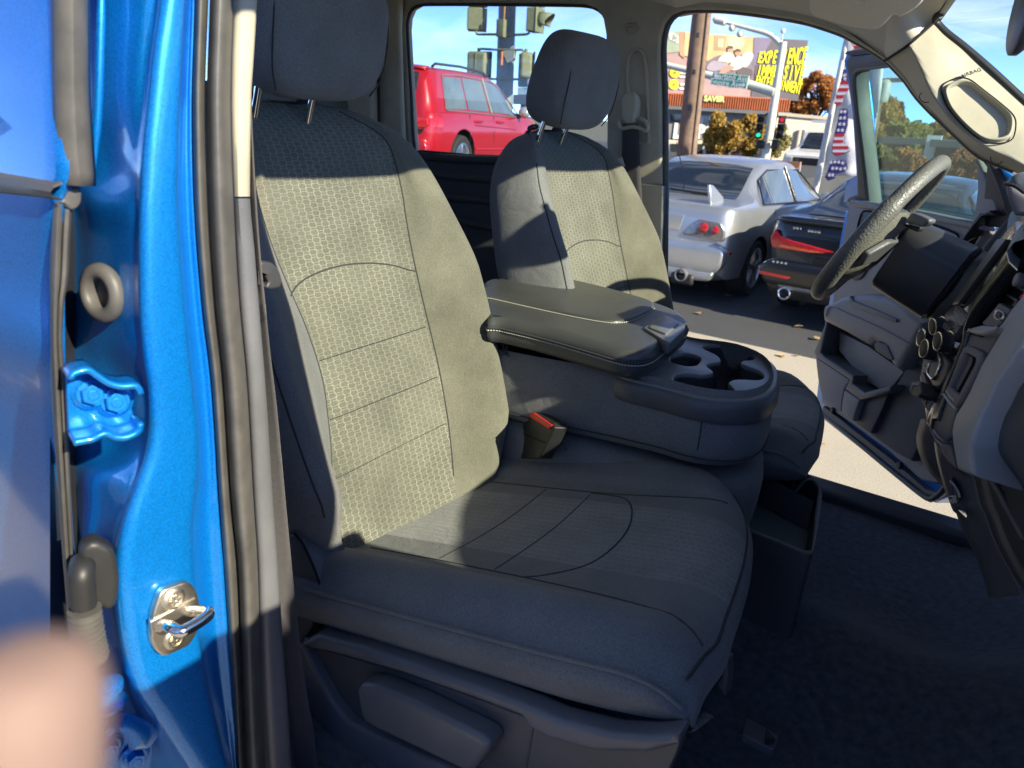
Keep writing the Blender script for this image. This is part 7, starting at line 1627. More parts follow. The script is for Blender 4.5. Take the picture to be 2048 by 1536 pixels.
for x, lab in ((1520, 'small dark pedestrian signal low on the mast, before the tree'), (1551, 'small dark pedestrian signal low on the mast, before the pale wall')):
    o = at(x, 289, Y=MY-.2); t = thing('pedestrian_signal', o, lab, 'pedestrian signal', 'pedestrian signal heads'); MB().box(o, (.24, .2, .26)).build('housing', M['gloss'], t, bevel=.03); MB().box(o + Vector((0, .17, 0)), (.10, .2, .05)).build('bracket', PALE, t)
    MB().box(o + Vector((0, -.14, .13)), (.36, .10, .04)).build('visor', M['gloss'], t)

# ------------------------------------------------------------------ billboard
BY = 44.0
bbt = thing('billboard', at(1470, 215, Y=BY), 'wide advertising billboard with yellow slanted words above an orange roofed building', 'billboard')
B0, B1, B2 = at(1300, 60, Y=BY-3.5), at(1614, 84, Y=BY+2.5), at(1594, 207, Y=BY)
BF = Frame(B0, B1-B0, Vector((0, 0, 1)))
if BF.n.y > 0: BF = Frame(B0, B0-B1, Vector((0, 0, 1)))
def bb(name, pts, m, d=.03, th=.03, par=None, r=None, sm=None):
    uv = [BF.uv(*zs7(*p)) for p in pts]
    if sm: uv = cr(uv, sm, True)
    if r: uv = rnd(uv, r)
    return plate(name, BF, uv, [], m, par or bbt, d0=d, d1=d-th, bevel=0, px=False)
prt = lambda n, c: mat(n, tuple(q*.72 for q in c), .6, noise=(1.2, .18))
board = bb('board', [(-200, 290), (1612, 415), (1510, 1030), (-200, 930)], prt('print_rose', (.42, .27, .26)), d=.0, th=.25)
bb('print_wall', [(300, 325), (600, 345), (1100, 385), (1085, 560), (950, 640), (560, 620), (300, 560)], prt('print_warm_yellow', (.68, .46, .20)), par=board)
bb('print_glow', [(800, 380), (930, 385), (960, 450), (900, 520), (830, 500), (790, 440)], prt('print_pale_yellow', (.85, .72, .38)), d=.05, par=board, sm=24)
bb('print_window', [(160, 320), (300, 325), (300, 530), (170, 545)], prt('print_leaves', (.34, .40, .28)), d=.05, par=board)
bb('print_curtain', [(300, 322), (345, 325), (350, 600), (300, 560)], prt('print_orange', (.55, .27, .16)), d=.06, par=board); bb('print_curtain', [(355, 325), (400, 328), (390, 580), (345, 570)], prt('print_gold', (.74, .52, .24)), d=.06, par=board)
for k in range(3): bb('print_blossom', [(190+32*k, 345+20*k), (235+22*k, 335+15*k), (260+14*k, 400+20*k), (200+25*k, 410+10*k)], prt('print_white', (.72, .70, .66)), d=.08, par=board, sm=16)
bb('print_frame', [(660, 365), (775, 372), (765, 520), (655, 512)], prt('print_tan', (.46, .30, .17)), d=.05, par=board); bb('print_picture', [(690, 395), (750, 399), (743, 490), (685, 485)], prt('print_cream', (.66, .52, .32)), d=.07, par=board)
bb('print_sofa', [(560, 640), (700, 560), (1085, 560), (1070, 830), (1040, 900), (800, 890), (560, 760)], prt('print_plum', (.22, .16, .20)), d=.05, par=board, r=.3)
bb('print_armrest', [(870, 720), (950, 690), (1050, 710), (1045, 800), (900, 800)], prt('print_dark', (.10, .075, .08)), d=.08, par=board, r=.3)
bb('print_lamp', [(930, 560), (1010, 520), (1055, 545), (1050, 600), (990, 690), (940, 690)], prt('print_silver', (.55, .56, .62)), d=.08, par=board, r=.2)
skin = prt('print_skin', (.55, .28, .20)); top_ = prt('print_ivory', (.78, .70, .58)); hair_ = prt('print_hair', (.09, .05, .05))
for x, y in ((815, 510), (890, 540)):
    bb('print_head', [(x-28, y), (x-10, y-28), (x+18, y-22), (x+24, y+8), (x+6, y+34), (x-20, y+26)], skin, d=.10, par=board, sm=18); bb('print_hair', [(x-30, y-8), (x-12, y-40), (x+24, y-34), (x+34, y+2), (x+20, y-14)], hair_, d=.12, par=board, sm=18)
bb('print_body', [(690, 620), (770, 540), (840, 550), (860, 610), (820, 640), (760, 645)], top_, d=.10, par=board, sm=24); bb('print_body', [(800, 690), (880, 580), (935, 590), (940, 680), (860, 720)], top_, d=.11, par=board, sm=24)
bb('print_legs', [(570, 700), (640, 625), (790, 640), (760, 700), (640, 730)], prt('print_mauve', (.40, .33, .40)), d=.10, par=board, sm=24); bb('print_legs', [(700, 740), (780, 670), (860, 690), (820, 720), (730, 760)], skin, d=.12, par=board, sm=24)
for x, y in ((250, 745), (240, 865)):
    bb('print_badge', [(x+52*cos(t), y+52*sin(t)) for t in np.linspace(0, 2*pi, 28, False)], prt('print_yellow', (.78, .72, .02)), d=.08, par=board); bb('print_badge_mark', [(x+18*cos(t), y+18*sin(t)) for t in np.linspace(0, 2*pi, 5, False)], prt('print_olive', (.30, .28, .02)), d=.10, par=board)
    for k in range(3): bb('print_caption', [(310+28*k, y-12), (332+28*k, y-10), (330+28*k, y+12), (308+28*k, y+10)], WH, d=.08, par=board)
    bb('print_caption', [(300, y+35), (390, y+40), (388, y+55), (298, y+50)], WH, d=.08, par=board)
bb('print_panel', [(1105, 386), (1616, 413), (1514, 1034), (1030, 1004)], prt('print_slate', (.115, .095, .115)), d=.05, par=board); bb('print_panel', [(1060, 385), (1110, 388), (1250, 396), (1110, 640), (1050, 690)], prt('print_violet', (.20, .16, .26)), d=.06, par=board)
YEL = mat('poster_yellow', (.80, .74, .0), .6, noise=(1, .05))
def slant(word, x0, y0, x1, y1, h0, h1, name):
    """letters of one word, growing along the line"""
    n = len(word); cu = 0
    for k, ch in enumerate(word):
        t = (k+.5)/n; a = x0+(x1-x0)*t; b = y0+(y1-y0)*t; h = h0+(h1-h0)*t
        u0, v0 = BF.uv(*zs7(a, b)); u1, v1 = BF.uv(*zs7(x0+(x1-x0)*(k+1)/n, b)); u2, v2 = BF.uv(*zs7(a, b-h))
        size = abs(v2-v0)/.70; du = abs(u1-u0)
        o = text('letter', ch, BF, u0, v0, size, YEL, board, d=.10, ext=.02, align='CENTER', bold=size*.022, shear=.12, sx=min(1.0, 2*du/(size*.66)))
slant('EXPERIENCE', 1085, 640, 1580, 660, 105, 185, 'w'); slant('IMMERSIVE', 1075, 760, 1555, 835, 95, 165, 'w'); slant('ENTERTAINMENT', 1065, 850, 1530, 965, 80, 118, 'w')
for x in (1330, 1480, 1600):
    a = at(*zs7(520+(x-1330)*3.2, 990), Y=BY+3.5); MB().tube([a + Vector((0, .3, .6)), Vector((a.x, a.y+.3, a.z-6))], .18, 10).build('post', M['handle'], bbt)

# ------------------------------------------------------------------ buildings across the street
CREAM = mat('cream_stucco', (.62, .54, .42), .9, noise=(1.5, .12), bump=(12, .3, .02)); ORANGE = mat('orange_ribbed_metal', (.50, .155, .06), .55, noise=(2, .2)); STORE = mat('grey_shop_wall', (.36, .34, .31), .85, noise=(2, .2)); DKG = mat('shop_glass', (.03, .035, .04), .08, coat=.6, noise=(2, .3))
PH = radians(32)
BU = Vector((cos(PH), sin(PH), 0))                                     # the street front runs away to the right and faces the sun
bo_s = at(1470, 240, Y=38.0); SHF = Frame((bo_s.x, bo_s.y, GROUND), BU, (0, 0, 1))
if SHF.n.y > 0: SHF = Frame(SHF.o, -BU, (0, 0, 1))
shop = thing('shop_building', SHF.o, 'low shop with a ribbed orange parapet below the billboard', 'building')
def sh(name, pts, m, d=.05, th=.1, par=None, ground=False):
    uv = [SHF.uv(*zs7(*p), d) for p in pts]
    if ground: uv = [(a, b if b > .6 else 0) for a, b in uv]
    return plate(name, SHF, uv, [], m, par or shop, d0=d, d1=d-th, bevel=0, px=False)
uL, uR = SHF.uv(*zs7(-300, 1000))[0], SHF.uv(*zs7(1390, 1100))[0]
vB, vT = SHF.uv(*zs7(1390, 1150))[1], SHF.uv(*zs7(1390, 1025))[1]
plate('wall', SHF, [(uL, 0), (uR, 0), (uR, vB+.2), (uL, vB+.2)], [], STORE, shop, d0=0, d1=-9, px=False)
pz = MB(); nrib = 70; wr_ = (uR-uL)/nrib
for k in range(nrib):
    a = uL+wr_*k; q = [SHF.p(a+wr_*t, vB, dd) for t, dd in ((0, .6), (.3, .78), (.62, .78), (.92, .6), (.92, .2), (0, .2))]
    pz.prism(q, Vector((0, 0, vT-vB)))
pz.build('ribbed_parapet', ORANGE, shop, angle=20)
plate('fascia', SHF, [(uL, vB-.16), (uR+.1, vB-.16), (uR+.1, vB-.01), (uL, vB-.01)], [], M['handle'], shop, d0=.85, d1=-.1, px=False)
plate('parapet_back', SHF, [(uL, vB), (uR, vB), (uR, vT+.05), (uL, vT+.05)], [], ORANGE, shop, d0=.18, d1=-.3, px=False)
sh('shop_window', [(210, 1165), (330, 1172), (325, 1250), (210, 1245)], DKG); sh('shop_window', [(500, 1180), (640, 1190), (630, 1300), (490, 1295)], DKG)
for x in (525, 600): sh('window_frame', [(x, 1180), (x+18, 1181), (x+10, 1300), (x-8, 1300)], WH, d=.10)
sh('sign_band', [(190, 1255), (330, 1262), (480, 1275), (640, 1290), (630, 1430), (190, 1420)], mat('dim_sign_band', (.20, .19, .18), .8, noise=(2, .2)), d=.06)
for sx_, s_, sz in ((228, 'LA', .95), (468, 'POCA', .85)):
    u0, v0 = SHF.uv(*zs7(sx_, 1408)); text('shop_lettering', s_, SHF, u0, v0, sz, WH, shop, d=.10, ext=.04, bold=.05, sx=.85)
u0, v0 = SHF.uv(*zs7(520, 1035)); text('shop_lettering', 'SAVER', SHF, u0, v0, .34, mat('lime_letters', (.55, .62, .22), .6), shop, d=.84, ext=.02, bold=.02)
sh('shop_front', [(190, 1430), (700, 1440), (690, 1760), (190, 1740)], CREAM, d=.06, ground=True)
for k in range(4): sh('shop_door', [(215+120*k, 1470), (300+120*k, 1474), (295+120*k, 1700), (210+120*k, 1695)], DKG, d=.12, ground=True)
bo_w = at(1600, 250, Y=37.0); PWF = Frame((bo_w.x, bo_w.y, GROUND), BU, (0, 0, 1))
if PWF.n.y > 0: PWF = Frame(PWF.o, -BU, (0, 0, 1))
wl = thing('pale_building', PWF.o, 'long blank cream stucco building right of the orange roofed shop', 'building')
uw0, uw1 = PWF.uv(*zs7(1300, 1200))[0], PWF.uv(*zs7(1905, 1225))[0]; vw0, vw1 = PWF.uv(*zs7(1300, 1163))[1], PWF.uv(*zs7(1850, 1215))[1]
plate('wall', PWF, [(uw0, 0), (uw1, 0), (uw1, vw1), (uw0, vw0)], [], CREAM, wl, d0=0, d1=-9, px=False)
plate('coping', PWF, [(uw0, vw0-.08), (uw1, vw1-.08), (uw1, vw1+.06), (uw0, vw0+.06)], [], mat('tan_coping', (.44, .37, .28), .8, noise=(3, .1)), wl, d0=.12, d1=-9, px=False)
for xp in (1530, 1562):
    u0, v0 = PWF.uv(*zs7(xp, 1330)); MB().tube([PWF.p(u0, v0, .1), PWF.p(u0, 0, .1)], .10, 8).build('downpipe', M['handle'] if xp > 1540 else CREAM, wl)
shadow_uv = [PWF.uv(*zs7(x, y), .3) for x, y in ((1640, 1530), (1780, 1420), (1880, 1330), (1880, 1700), (1640, 1700))]
plate('wall_shadow_wedge', PWF, [(a, max(b, 0)) for a, b in shadow_uv], [], mat('wall_shadow_grey', (.24, .24, .25), .8, noise=(2, .1)), wl, d0=.9, d1=.02, px=False)  # grey wedge stands in for the slanting shadow on the wall
cb = thing('corner_sign', at(1582, 366, Y=22.0), 'brown and purple real estate style sign panel standing by the pale wall', 'sign')
z8 = z(1300, 280, 4.655); cf = FY(22.0)
def csp(n, pts, m, d): plate(n, cf, [cf.uv(*z8(*p)) for p in pts], [], m, cb, d0=d, d1=d-.04, px=False)
csp('panel', [(1225, 195), (1405, 205), (1380, 415), (1205, 400)], mat('sign_pale', (.60, .52, .50), .6, noise=(3, .1)), .0); csp('panel_top', [(1225, 195), (1405, 205), (1395, 245), (1295, 320), (1222, 240)], mat('sign_brown', (.36, .15, .06), .6, noise=(3, .1)), .04); csp('panel_base', [(1210, 330), (1390, 360), (1378, 412), (1205, 398)], mat('sign_magenta', (.42, .10, .36), .6, noise=(3, .1)), .04)
csp('caption', [(1275, 262), (1330, 266), (1328, 280), (1275, 276)], WH, .06)
a = cf.at(*z8(1300, 410)); MB().tube([a, Vector((a.x, a.y+.05, GROUND))], .05, 8).build('post', GALV, cb)
# low buildings seen through the door glass
def lowb(name, lab, pxs, Y, m, depth=10):
    a, b = at(*pxs[0], Y=Y), at(*pxs[1], Y=Y); t = thing(name, ((a.x+b.x)/2, Y, GROUND), lab, 'building')
    MB().box(((a.x+b.x)/2, Y+depth/2, (a.z+GROUND)/2), (abs(b.x-a.x), depth, a.z-GROUND)).build('wall', m, t); MB().box(((a.x+b.x)/2, Y+depth/2, a.z+.1), (abs(b.x-a.x)+.4, depth+.4, .25)).build('roof', M['handle'], t); return t
lowb('long_low_building', 'long dark low building seen through the open door window', ((1735, 283), (1872, 283)), 34, mat('dark_wall', (.085, .08, .078), .9, noise=(1.5, .2))); lowb('dark_shed', 'dark flat roofed shed behind the steering wheel', ((1872, 292), (2150, 296)), 33, mat('slate_wall', (.05, .052, .06), .9, noise=(1.5, .2)))
a = at(1866, 290, Y=33.5); sg = thing('sign_post', (a.x, 33.5, GROUND), 'small pale sign box on a thin post before the dark building', 'sign'); MB().box(a + Vector((0, 0, -.1)), (.5, .15, .9)).build('sign_box', WH, sg); MB().tube([a, Vector((a.x, a.y, GROUND))], .04, 6).build('post', GALV, sg)
# second utility pole with crossarm and transformers, seen through the glass
q0, q1 = at(1738, 330, Y=30), at(1762, 158, Y=30); dz = (q1-q0).z; qb = q0 + (q0-q1)*((q0.z-GROUND)/dz)
u2, _t = upole('utility_pole', 'distant power pole with crossarm and transformer, seen through the door glass', 'utility pole', qb, ((q1-qb).x, (q1-qb).y), (q1-qb).z, .16, .12, WOOD)
MB().box(at(1766, 161, Y=29.9), (1.7, .12, .14), Matrix.Rotation(-.05, 3, 'Y')).build('crossarm', WOOD, u2)
for x in (1748, 1757, 1776, 1784): MB().cyl(at(x, 160, Y=29.9), at(x, 155, Y=29.9), .05, .03, 8).build('insulator', GALV, u2)
MB().lathe(at(1762, 204, Y=29.7), (0, 0, 1), [(.2, 0), (.22, .05), (.22, .62), (.12, .72), (0, .74)], 14).build('transformer', GALV, u2)
# ------------------------------------------------------------------ stars and stripes feather banner
FBY = 12.6
f0, f1 = at(1638, 345, Y=FBY), at(1697, 60, Y=FBY); dz = (f1-f0).z; fbase = f0 + (f0-f1)*((f0.z-GROUND)/dz)
fb = thing('feather_banner', fbase, 'tall white feather banner with stars and stripes patches standing behind the black coupe', 'banner')
ftop = f1 + (f1-f0)*.5
MB().tube([fbase, f0, f1, ftop], [.05, .05, .04, .03], 10).build('pole', GALV, fb, angle=80)
CLOTH = mat('white_banner_cloth', (.68, .67, .70), .8, noise=(4, .08), bump=(14, .5, .01))
def ban(x, y, d=0): return at(x, y, Y=FBY + .03 - d + .05*sin(y*.06) + .03*sin((x-1640)*.09))
rows = []
for y in np.linspace(-60, 352, 40):
    xl = 1697-(y-60)*.2065; xr = interp([(-60, 1760), (100, 1768), (250, 1752), (352, 1722)], y); rows.append([ban(xl+(xr-xl)*t, y) for t in np.linspace(0, 1, 14)])
cl = MB().grid(rows).build('cloth', CLOTH, fb, angle=180); cl.modifiers.new('solid', 'SOLIDIFY').thickness = .004
NAVY = mat('flag_navy', (.055, .04, .20), .8, noise=(8, .1)); FRED = mat('flag_red', (.55, .02, .04), .8, noise=(8, .1)); FWH = mat('flag_white', (.75, .73, .72), .8, noise=(8, .05)); OUTL = mat('patch_outline', (.08, .08, .11), .8, noise=(8, .1))
z1_ = z(1600, 0, 4.571)
def patch(outl, split, nstripe, stars, tilt=0):
    """state shaped flag patch: navy field with stars on top, stripes below; outl traced clockwise, split = row where the stripes begin"""
    px_ = [z1_(*p) for p in outl]; cx, cy_ = sum(p[0] for p in px_)/len(px_), sum(p[1] for p in px_)/len(px_)
    pf_ = FY(FBY-.075); big = [(cx+(x-cx)*1.07, cy_+(y-cy_)*1.04) for x, y in px_]
    pt = plate('flag_patch', pf_, [pf_.uv(*p) for p in big], [], OUTL, fb, d0=.0, d1=-.01, px=False)
    plate('patch_field', pf_, [pf_.uv(*p) for p in px_], [], NAVY if stars else FWH, pt, d0=.006, d1=.0, px=False)
    ys = [p[1] for p in px_]; y0 = split if split is not None else min(ys); y1 = max(ys); step = (y1-y0)/(nstripe*2-1) if nstripe else 1
    def clip(ya, yb):
        pts = []
        n = len(px_)
        def cutline(poly, yc, keep_below):
            out = []
            for i in range(len(poly)):
                a, b = poly[i], poly[(i+1) % len(poly)]; ia, ib = (a[1] >= yc) == keep_below, (b[1] >= yc) == keep_below
                if ia: out.append(a)
                if ia != ib: t = (yc-a[1])/(b[1]-a[1]); out.append((a[0]+(b[0]-a[0])*t, yc))
            return out
        return cutline(cutline(px_, ya, True), yb, False)
    if stars and nstripe:
        c_ = clip(y0, y1+1)
        if len(c_) > 2: plate('stripe_ground', pf_, [pf_.uv(*p) for p in c_], [], FWH, pt, d0=.010, d1=.004, px=False)
    for k in range(nstripe):
        c_ = clip(y0+step*2*k, y0+step*(2*k+1))
        if len(c_) > 2: plate('stripe', pf_, [pf_.uv(*p) for p in c_], [], FRED, pt, d0=.014, d1=.008, px=False)
    if stars:
        mb = MB()
        for x, y in stars:
            u, v = pf_.uv(*z1_(x, y)); mb.prism([pf_.p(u + (.032 if i % 2 == 0 else .013)*sin(i*pi/5), v + (.032 if i % 2 == 0 else .013)*cos(i*pi/5), .008) for i in range(10)], -pf_.n*-.006)
        mb.build('stars', FWH, pt, angle=None)
patch([(455, 365), (560, 400), (600, 440), (500, 445), (470, 400)], None, 2, None)
patch([(395, 640), (440, 640), (455, 780), (430, 850), (405, 870), (385, 940), (350, 965), (318, 940), (345, 830), (370, 760)], z1_(0, 740)[1], 4, [(405, 690), (430, 680), (412, 720)])
patch([(362, 1010), (380, 1000), (425, 1000), (440, 1020), (432, 1150), (405, 1240), (395, 1310), (425, 1315), (445, 1345), (450, 1380), (400, 1400), (330, 1420), (300, 1390), (300, 1320), (320, 1220), (345, 1120)], z1_(0, 1222)[1], 4, [(378, 1022), (412, 1022), (372, 1080), (408, 1078), (365, 1135), (402, 1135), (352, 1190), (388, 1190)])
patch([(285, 1475), (330, 1462), (405, 1465), (425, 1500), (430, 1545), (400, 1570), (330, 1590), (320, 1630), (260, 1650), (235, 1620), (265, 1540)], None, 0, [(285, 1485), (320, 1480), (355, 1482), (392, 1490), (300, 1540), (335, 1540), (372, 1545), (412, 1540), (270, 1600), (300, 1600)])
# ------------------------------------------------------------------ trees
BARK = mat('bark', (.11, .08, .06), .95, noise=(10, .3), bump=(30, .8, .02))
LEAF = {'gold': island_colors('golden_leaves', [(.30, .16, .02), (.42, .24, .03), (.36, .19, .02), (.22, .17, .03), (.48, .30, .06)]),
        'orange': island_colors('orange_leaves', [(.32, .10, .02), (.42, .16, .03), (.36, .13, .02), (.45, .20, .05), (.24, .09, .03)]),
        'rust': island_colors('rust_leaves', [(.22, .06, .02), (.30, .09, .03), (.26, .11, .04), (.18, .05, .02)]),
        'olive': island_colors('olive_leaves', [(.13, .13, .03), (.20, .17, .03), (.09, .10, .025), (.28, .20, .04)]),
        'yellowgreen': island_colors('yellow_green_leaves', [(.18, .18, .03), (.26, .24, .05), (.30, .25, .04), (.13, .14, .03)]),
        'pine': island_colors('pine_needles', [(.045, .055, .028), (.06, .07, .035), (.035, .045, .025)], trans=.1)}
def broadleaf(name, label, cx, ytop, ybot, wpx, Y, leaf, n=2600, size=.16, grp=None, trunk_r=.14, twigs=0):
    """crown spanning ytop..ybot (directions) and wpx wide at distance Y; leaf faces fill clumps around limbs"""
    rs = random.Random(hash(label) % 1000 if False else sum(map(ord, label)))
    c = at(cx, (ytop+ybot)/2, Y=Y); top = at(cx, ytop, Y=Y); bo = at(cx, ybot, Y=Y); W = (at(cx+wpx/2, ytop, Y=Y)-at(cx-wpx/2, ytop, Y=Y)).length/2; H = (top.z-bo.z)/2
    base = Vector((c.x, Y, GROUND)); t = thing(name, base, label, 'tree', grp)
    mb = MB(); fork = base + Vector((0, 0, max(.8, (bo.z-GROUND)*.8+.3)))
    mb.tube([base, base.lerp(fork, .5) + Vector((.05, 0, 0)), fork], [trunk_r, trunk_r*.85, trunk_r*.7], 10)
    clumps = []
    for k in range(22):
        th, ph = rs.uniform(0, 2*pi), rs.uniform(-.9, 1.3); rr = rs.uniform(.45, .95)
        clumps.append((Vector((c.x + W*rr*cos(th)*cos(ph*.8), Y + W*rr*sin(th)*cos(ph*.8), c.z + H*.92*rr*sin(ph))), rs.uniform(.22, .42)*min(W, H)))
    clumps.append((Vector((c.x, Y, c.z)), .45*min(W, H)))
    for p, r in clumps[:16]:
        mid = fork.lerp(p, .5) + Vector((rs.uniform(-.2, .2), rs.uniform(-.2, .2), rs.uniform(0, .3))); mb.tube([fork, mid, p], [trunk_r*.45, trunk_r*.25, trunk_r*.06], 6)
    for k in range(twigs):
        p, r = rs.choice(clumps); d = Vector((rs.gauss(0, .5), rs.gauss(0, .5), rs.uniform(.4, 1.2))).normalized(); mb.tube([p, p + d*r*1.8], [.02, .006], 4)
    mb.build('trunk', BARK, t, angle=80)
    lv = MB()
    for k in range(n):
        p, r = rs.choice(clumps); d = Vector((rs.gauss(0, 1), rs.gauss(0, 1), rs.gauss(0, 1))); d.normalize(); q = p + d*r*rs.uniform(.35, 1.12)**.7
        a = Vector((rs.gauss(0, 1), rs.gauss(0, 1), rs.gauss(0, 1))).normalized(); b = a.orthogonal().normalized(); s = size*rs.uniform(.5, 1.15)
        lv.add([q - a*s*.6, q + b*s*.4, q + a*s*.6 + Vector((0, 0, -.02)), q - b*s*.4], [(0, 1, 2, 3)])
    me = bpy.data.meshes.new('crown'); me.from_pydata([tuple(v) for v in lv.v], [], lv.f); me.materials.append(leaf); o = bpy.data.objects.new('crown', me); COL.objects.link(o); setparent(o, t); return t
def conifer(label, cx, ytop, ybot, wpx, Y, n=2200, grp='dark conifers on the skyline'):
    rs = random.Random(sum(map(ord, label))); top, bo = at(cx, ytop, Y=Y), at(cx, ybot, Y=Y); W = (at(cx+wpx/2, ybot, Y=Y)-at(cx-wpx/2, ybot, Y=Y)).length/2; base = Vector((top.x, Y, GROUND)); t = thing('conifer', base, label, 'tree', grp)
    MB().tube([base, top], [.3, .03], 8).build('trunk', BARK, t, angle=80); lv = MB(); Ht = top.z-bo.z
    for k in range(n):
        h = rs.random()**.8; r = W*h*(1+.25*sin(h*60)+rs.uniform(-.2, .2)); th = rs.uniform(0, 2*pi); q = Vector((top.x + r*cos(th)*rs.random()**.4, Y + r*sin(th)*rs.random()**.4, top.z - Ht*h - rs.uniform(0, .2))); s = .5*rs.uniform(.5, 1.2)
        a = Vector((cos(th), sin(th), -.5+rs.uniform(-.3, .3))).normalized(); b = a.orthogonal(); lv.add([q-a*s*.5, q+b*s*.3, q+a*s*.6, q-b*s*.3], [(0, 1, 2, 3)])
    me = bpy.data.meshes.new('crown'); me.from_pydata([tuple(v) for v in lv.v], [], lv.f); me.materials.append(LEAF['pine']); o = bpy.data.objects.new('crown', me); COL.objects.link(o); setparent(o, t)
broadleaf('autumn_tree', 'round golden olive tree growing in front of the shop signs', 1462, 226, 322, 122, 31, LEAF['gold'], 9000, .12, trunk_r=.12)
broadleaf('autumn_tree', 'olive leaved small tree just right of the golden tree, behind the mast', 1545, 238, 320, 60, 33, LEAF['olive'], 2500, .12, trunk_r=.09)
broadleaf('orange_tree', 'thin topped orange tree between the billboard and the banner', 1640, 145, 238, 120, 52, LEAF['orange'], 8000, .20, twigs=30)
broadleaf('orange_tree', 'low orange tree under the billboard corner', 1590, 205, 240, 60, 54, LEAF['orange'], 2600, .2)
T = [(1752, 175, 300, 90, 48, 'gold', 'tall golden tree behind the distant power pole', .3), (1772, 195, 300, 70, 52, 'orange', 'orange tree right of the distant power pole', .3), (1790, 225, 285, 50, 50, 'rust', 'rust red tree beside the yellow green one', .3), (1806, 240, 290, 80, 46, 'yellowgreen', 'rounded yellow green tree before the conifers', .28), (1835, 245, 290, 60, 49, 'yellowgreen', 'smaller yellow green tree by the conifers', .28),
     (1895, 240, 300, 90, 55, 'gold', 'golden tree behind the windshield pillar', .3), (1925, 255, 300, 70, 50, 'orange', 'orange tree beyond the dark shed', .3), (1790, 290, 350, 120, 27, 'olive', 'brownish shrubby tree before the long dark building', .15), (1820, 296, 345, 60, 26, 'orange', 'small orange tree before the long dark building', .15), (1950, 296, 370, 110, 24, 'rust', 'rust orange tree behind the steering wheel rim', .15), (1985, 320, 380, 70, 22, 'orange', 'orange shrub tree by the door corner trim', .14)]
for cx, yt, yb, w, Y, lf, lab, s in T: broadleaf('autumn_tree', lab, cx, yt, yb, w, Y, LEAF[lf], 3200, s*.62)
conifer('tall dark conifer with a spire top beyond the autumn trees', 1802, 205, 262, 36, 62); conifer('small dark conifer in the gap of the autumn trees', 1838, 243, 275, 22, 64); conifer('short dark conifer beside the golden tree', 1857, 252, 282, 16, 66)
# things on the far left behind the SUV
dk = thing('roadside_sign', at(1060, 195, Y=24), 'dark roadside shop sign with white panel behind the signal pole', 'sign'); sfz = FY(24.0)
for nm, pts, m, d in (('sign_board', [(810, 1190), (1100, 1170), (1060, 1330), (810, 1335)], M['gloss'], .0), ('sign_panel', [(805, 1345), (1010, 1340), (980, 1450), (805, 1455)], mat('sign_ice', (.5, .62, .66), .5, noise=(5, .1)), .0), ('sign_base', [(750, 1455), (1000, 1450), (980, 1600), (745, 1600)], mat('sign_slate', (.10, .11, .15), .7, noise=(5, .1)), .03)):
    plate(nm, sfz, [sfz.uv(*zp(*p)) for p in pts], [], m, dk, d0=d, d1=d-.2, px=False)
u0, v0 = sfz.uv(*zp(960, 1310)); text('sign_lettering', 'U', sfz, u0, v0, .42, mat('lilac_letter', (.5, .45, .6), .5), dk, d=.02, ext=.01, bold=.02)
a = sfz.at(*zp(900, 1600)); MB().tube([a, Vector((a.x, a.y-.1, GROUND))], .12, 8).build('post', M['gloss'], dk)
# unseen low building added behind the camera for the door paint to mirror
bb_ = thing('door_reflection_building', (0, -26, GROUND), 'low pale building added out of view for the door reflections', 'building'); MB().box((2, -30, GROUND+1.9), (46, 8, 3.8)).build('wall', STORE, bb_); MB().box((2, -30, GROUND+3.9), (47, 9, .3)).build('roof', M['handle'], bb_)
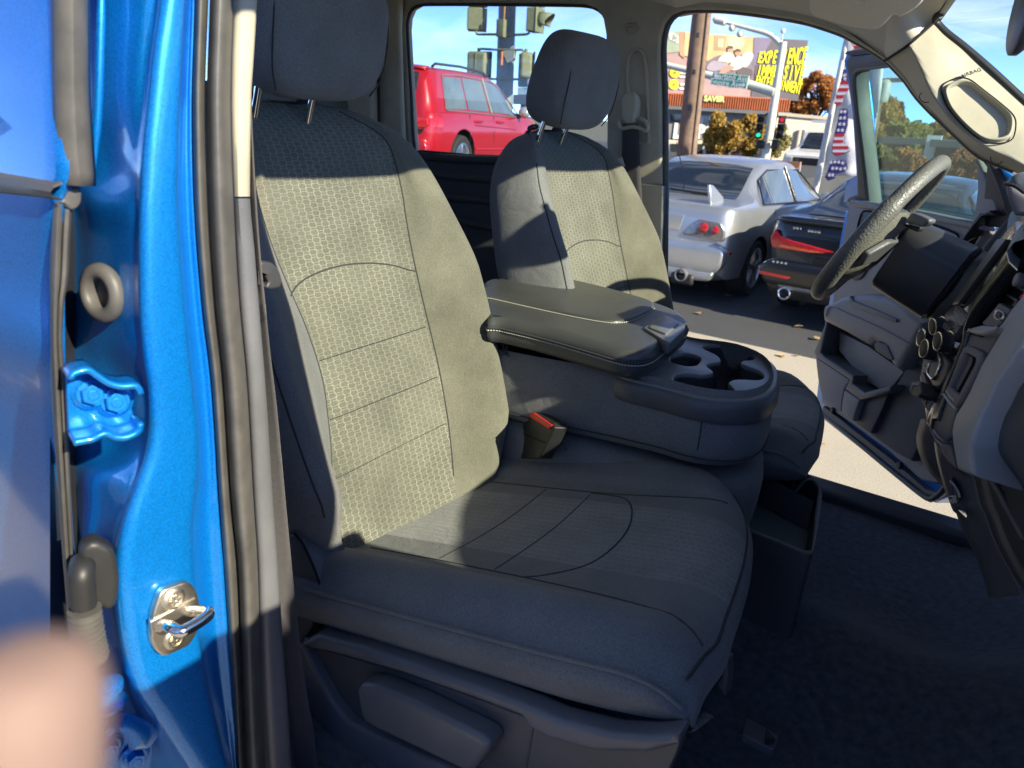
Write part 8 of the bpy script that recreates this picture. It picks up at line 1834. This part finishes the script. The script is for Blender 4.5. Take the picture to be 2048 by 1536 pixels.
# ------------------------------------------------------------------ the photographer's fingertip in front of the lens
def hand():
    f_, r_, d_ = Vector(FWD), Vector(RIGHT), Vector(DOWN)
    def cp(x, y, dep): return Vector(ray(x, y))*dep
    V = []; E = []; R = []
    def add(p, r, parent=None):
        V.append(p); R.append(r); i = len(V)-1
        if parent is not None: E.append((parent, i))
        return i
    wrist = add(cp(-300, 3300, .150), .026)
    palm = add(cp(-280, 2700, .125), .030, wrist)
    # index finger reaching up past the lens
    k0 = add(cp(-160, 2350, .105), .0125, palm); k1 = add(cp(-60, 1950, .085), .0100, k0); k2 = add(cp(30, 1640, .076), .0098, k1); k3 = add(cp(52, 1400, .072), .0094, k2); k4 = add(cp(46, 1290, .0705), .0066, k3)
    # middle, ring and little finger curled back towards the palm
    for j, (dx, L) in enumerate(((-420, 1.0), (-640, .92), (-830, .78))):
        a0 = add(cp(-160+dx*.9, 2380+60*j, .112), .0115-.0008*j, palm); a1 = add(cp(-90+dx, 2180+70*j, .092), .0098-.0008*j, a0); a2 = add(cp(-60+dx, 2330+60*j, .072), .0088-.0008*j, a1); a3 = add(cp(-100+dx, 2520+50*j, .078), .0074-.0008*j, a2)
    t0 = add(cp(60, 2900, .120), .0150, palm); t1 = add(cp(250, 2600, .100), .0110, t0); t2 = add(cp(300, 2350, .088), .0095, t1); t3 = add(cp(290, 2230, .084), .0068, t2)
    me = bpy.data.meshes.new('hand'); me.from_pydata([tuple(v) for v in V], E, []); o = bpy.data.objects.new('hand', me); COL.objects.link(o)
    sk = o.modifiers.new('skin', 'SKIN'); sk.use_smooth_shade = True; sk.branch_smoothing = .4
    for i, v in enumerate(me.skin_vertices[0].data): v.radius = (R[i], R[i]*.86); v.use_root = (i == 1)
    ss = o.modifiers.new('sub', 'SUBSURF'); ss.levels = 2; ss.render_levels = 2
    bpy.context.view_layer.update(); dg = bpy.context.evaluated_depsgraph_get(); m2 = bpy.data.meshes.new_from_object(o.evaluated_get(dg)); m2.name = 'hand'
    o.modifiers.clear(); o.data = m2
    sm = mat('skin', (.24, .155, .125), .75, noise=(90, .12), bump=(500, .3, .0004)); b = sm.node_tree.nodes['Principled BSDF']; b.inputs['Subsurface Weight'].default_value = .25; b.inputs['Subsurface Radius'].default_value = (.006, .002, .001)
    m2.materials.clear(); m2.materials.append(sm)
    for p in m2.polygons: p.use_smooth = True; p.material_index = 0
    tag(o, 'blurred fingertip of a hand close to the lens at the lower corner', 'hand')
hand()
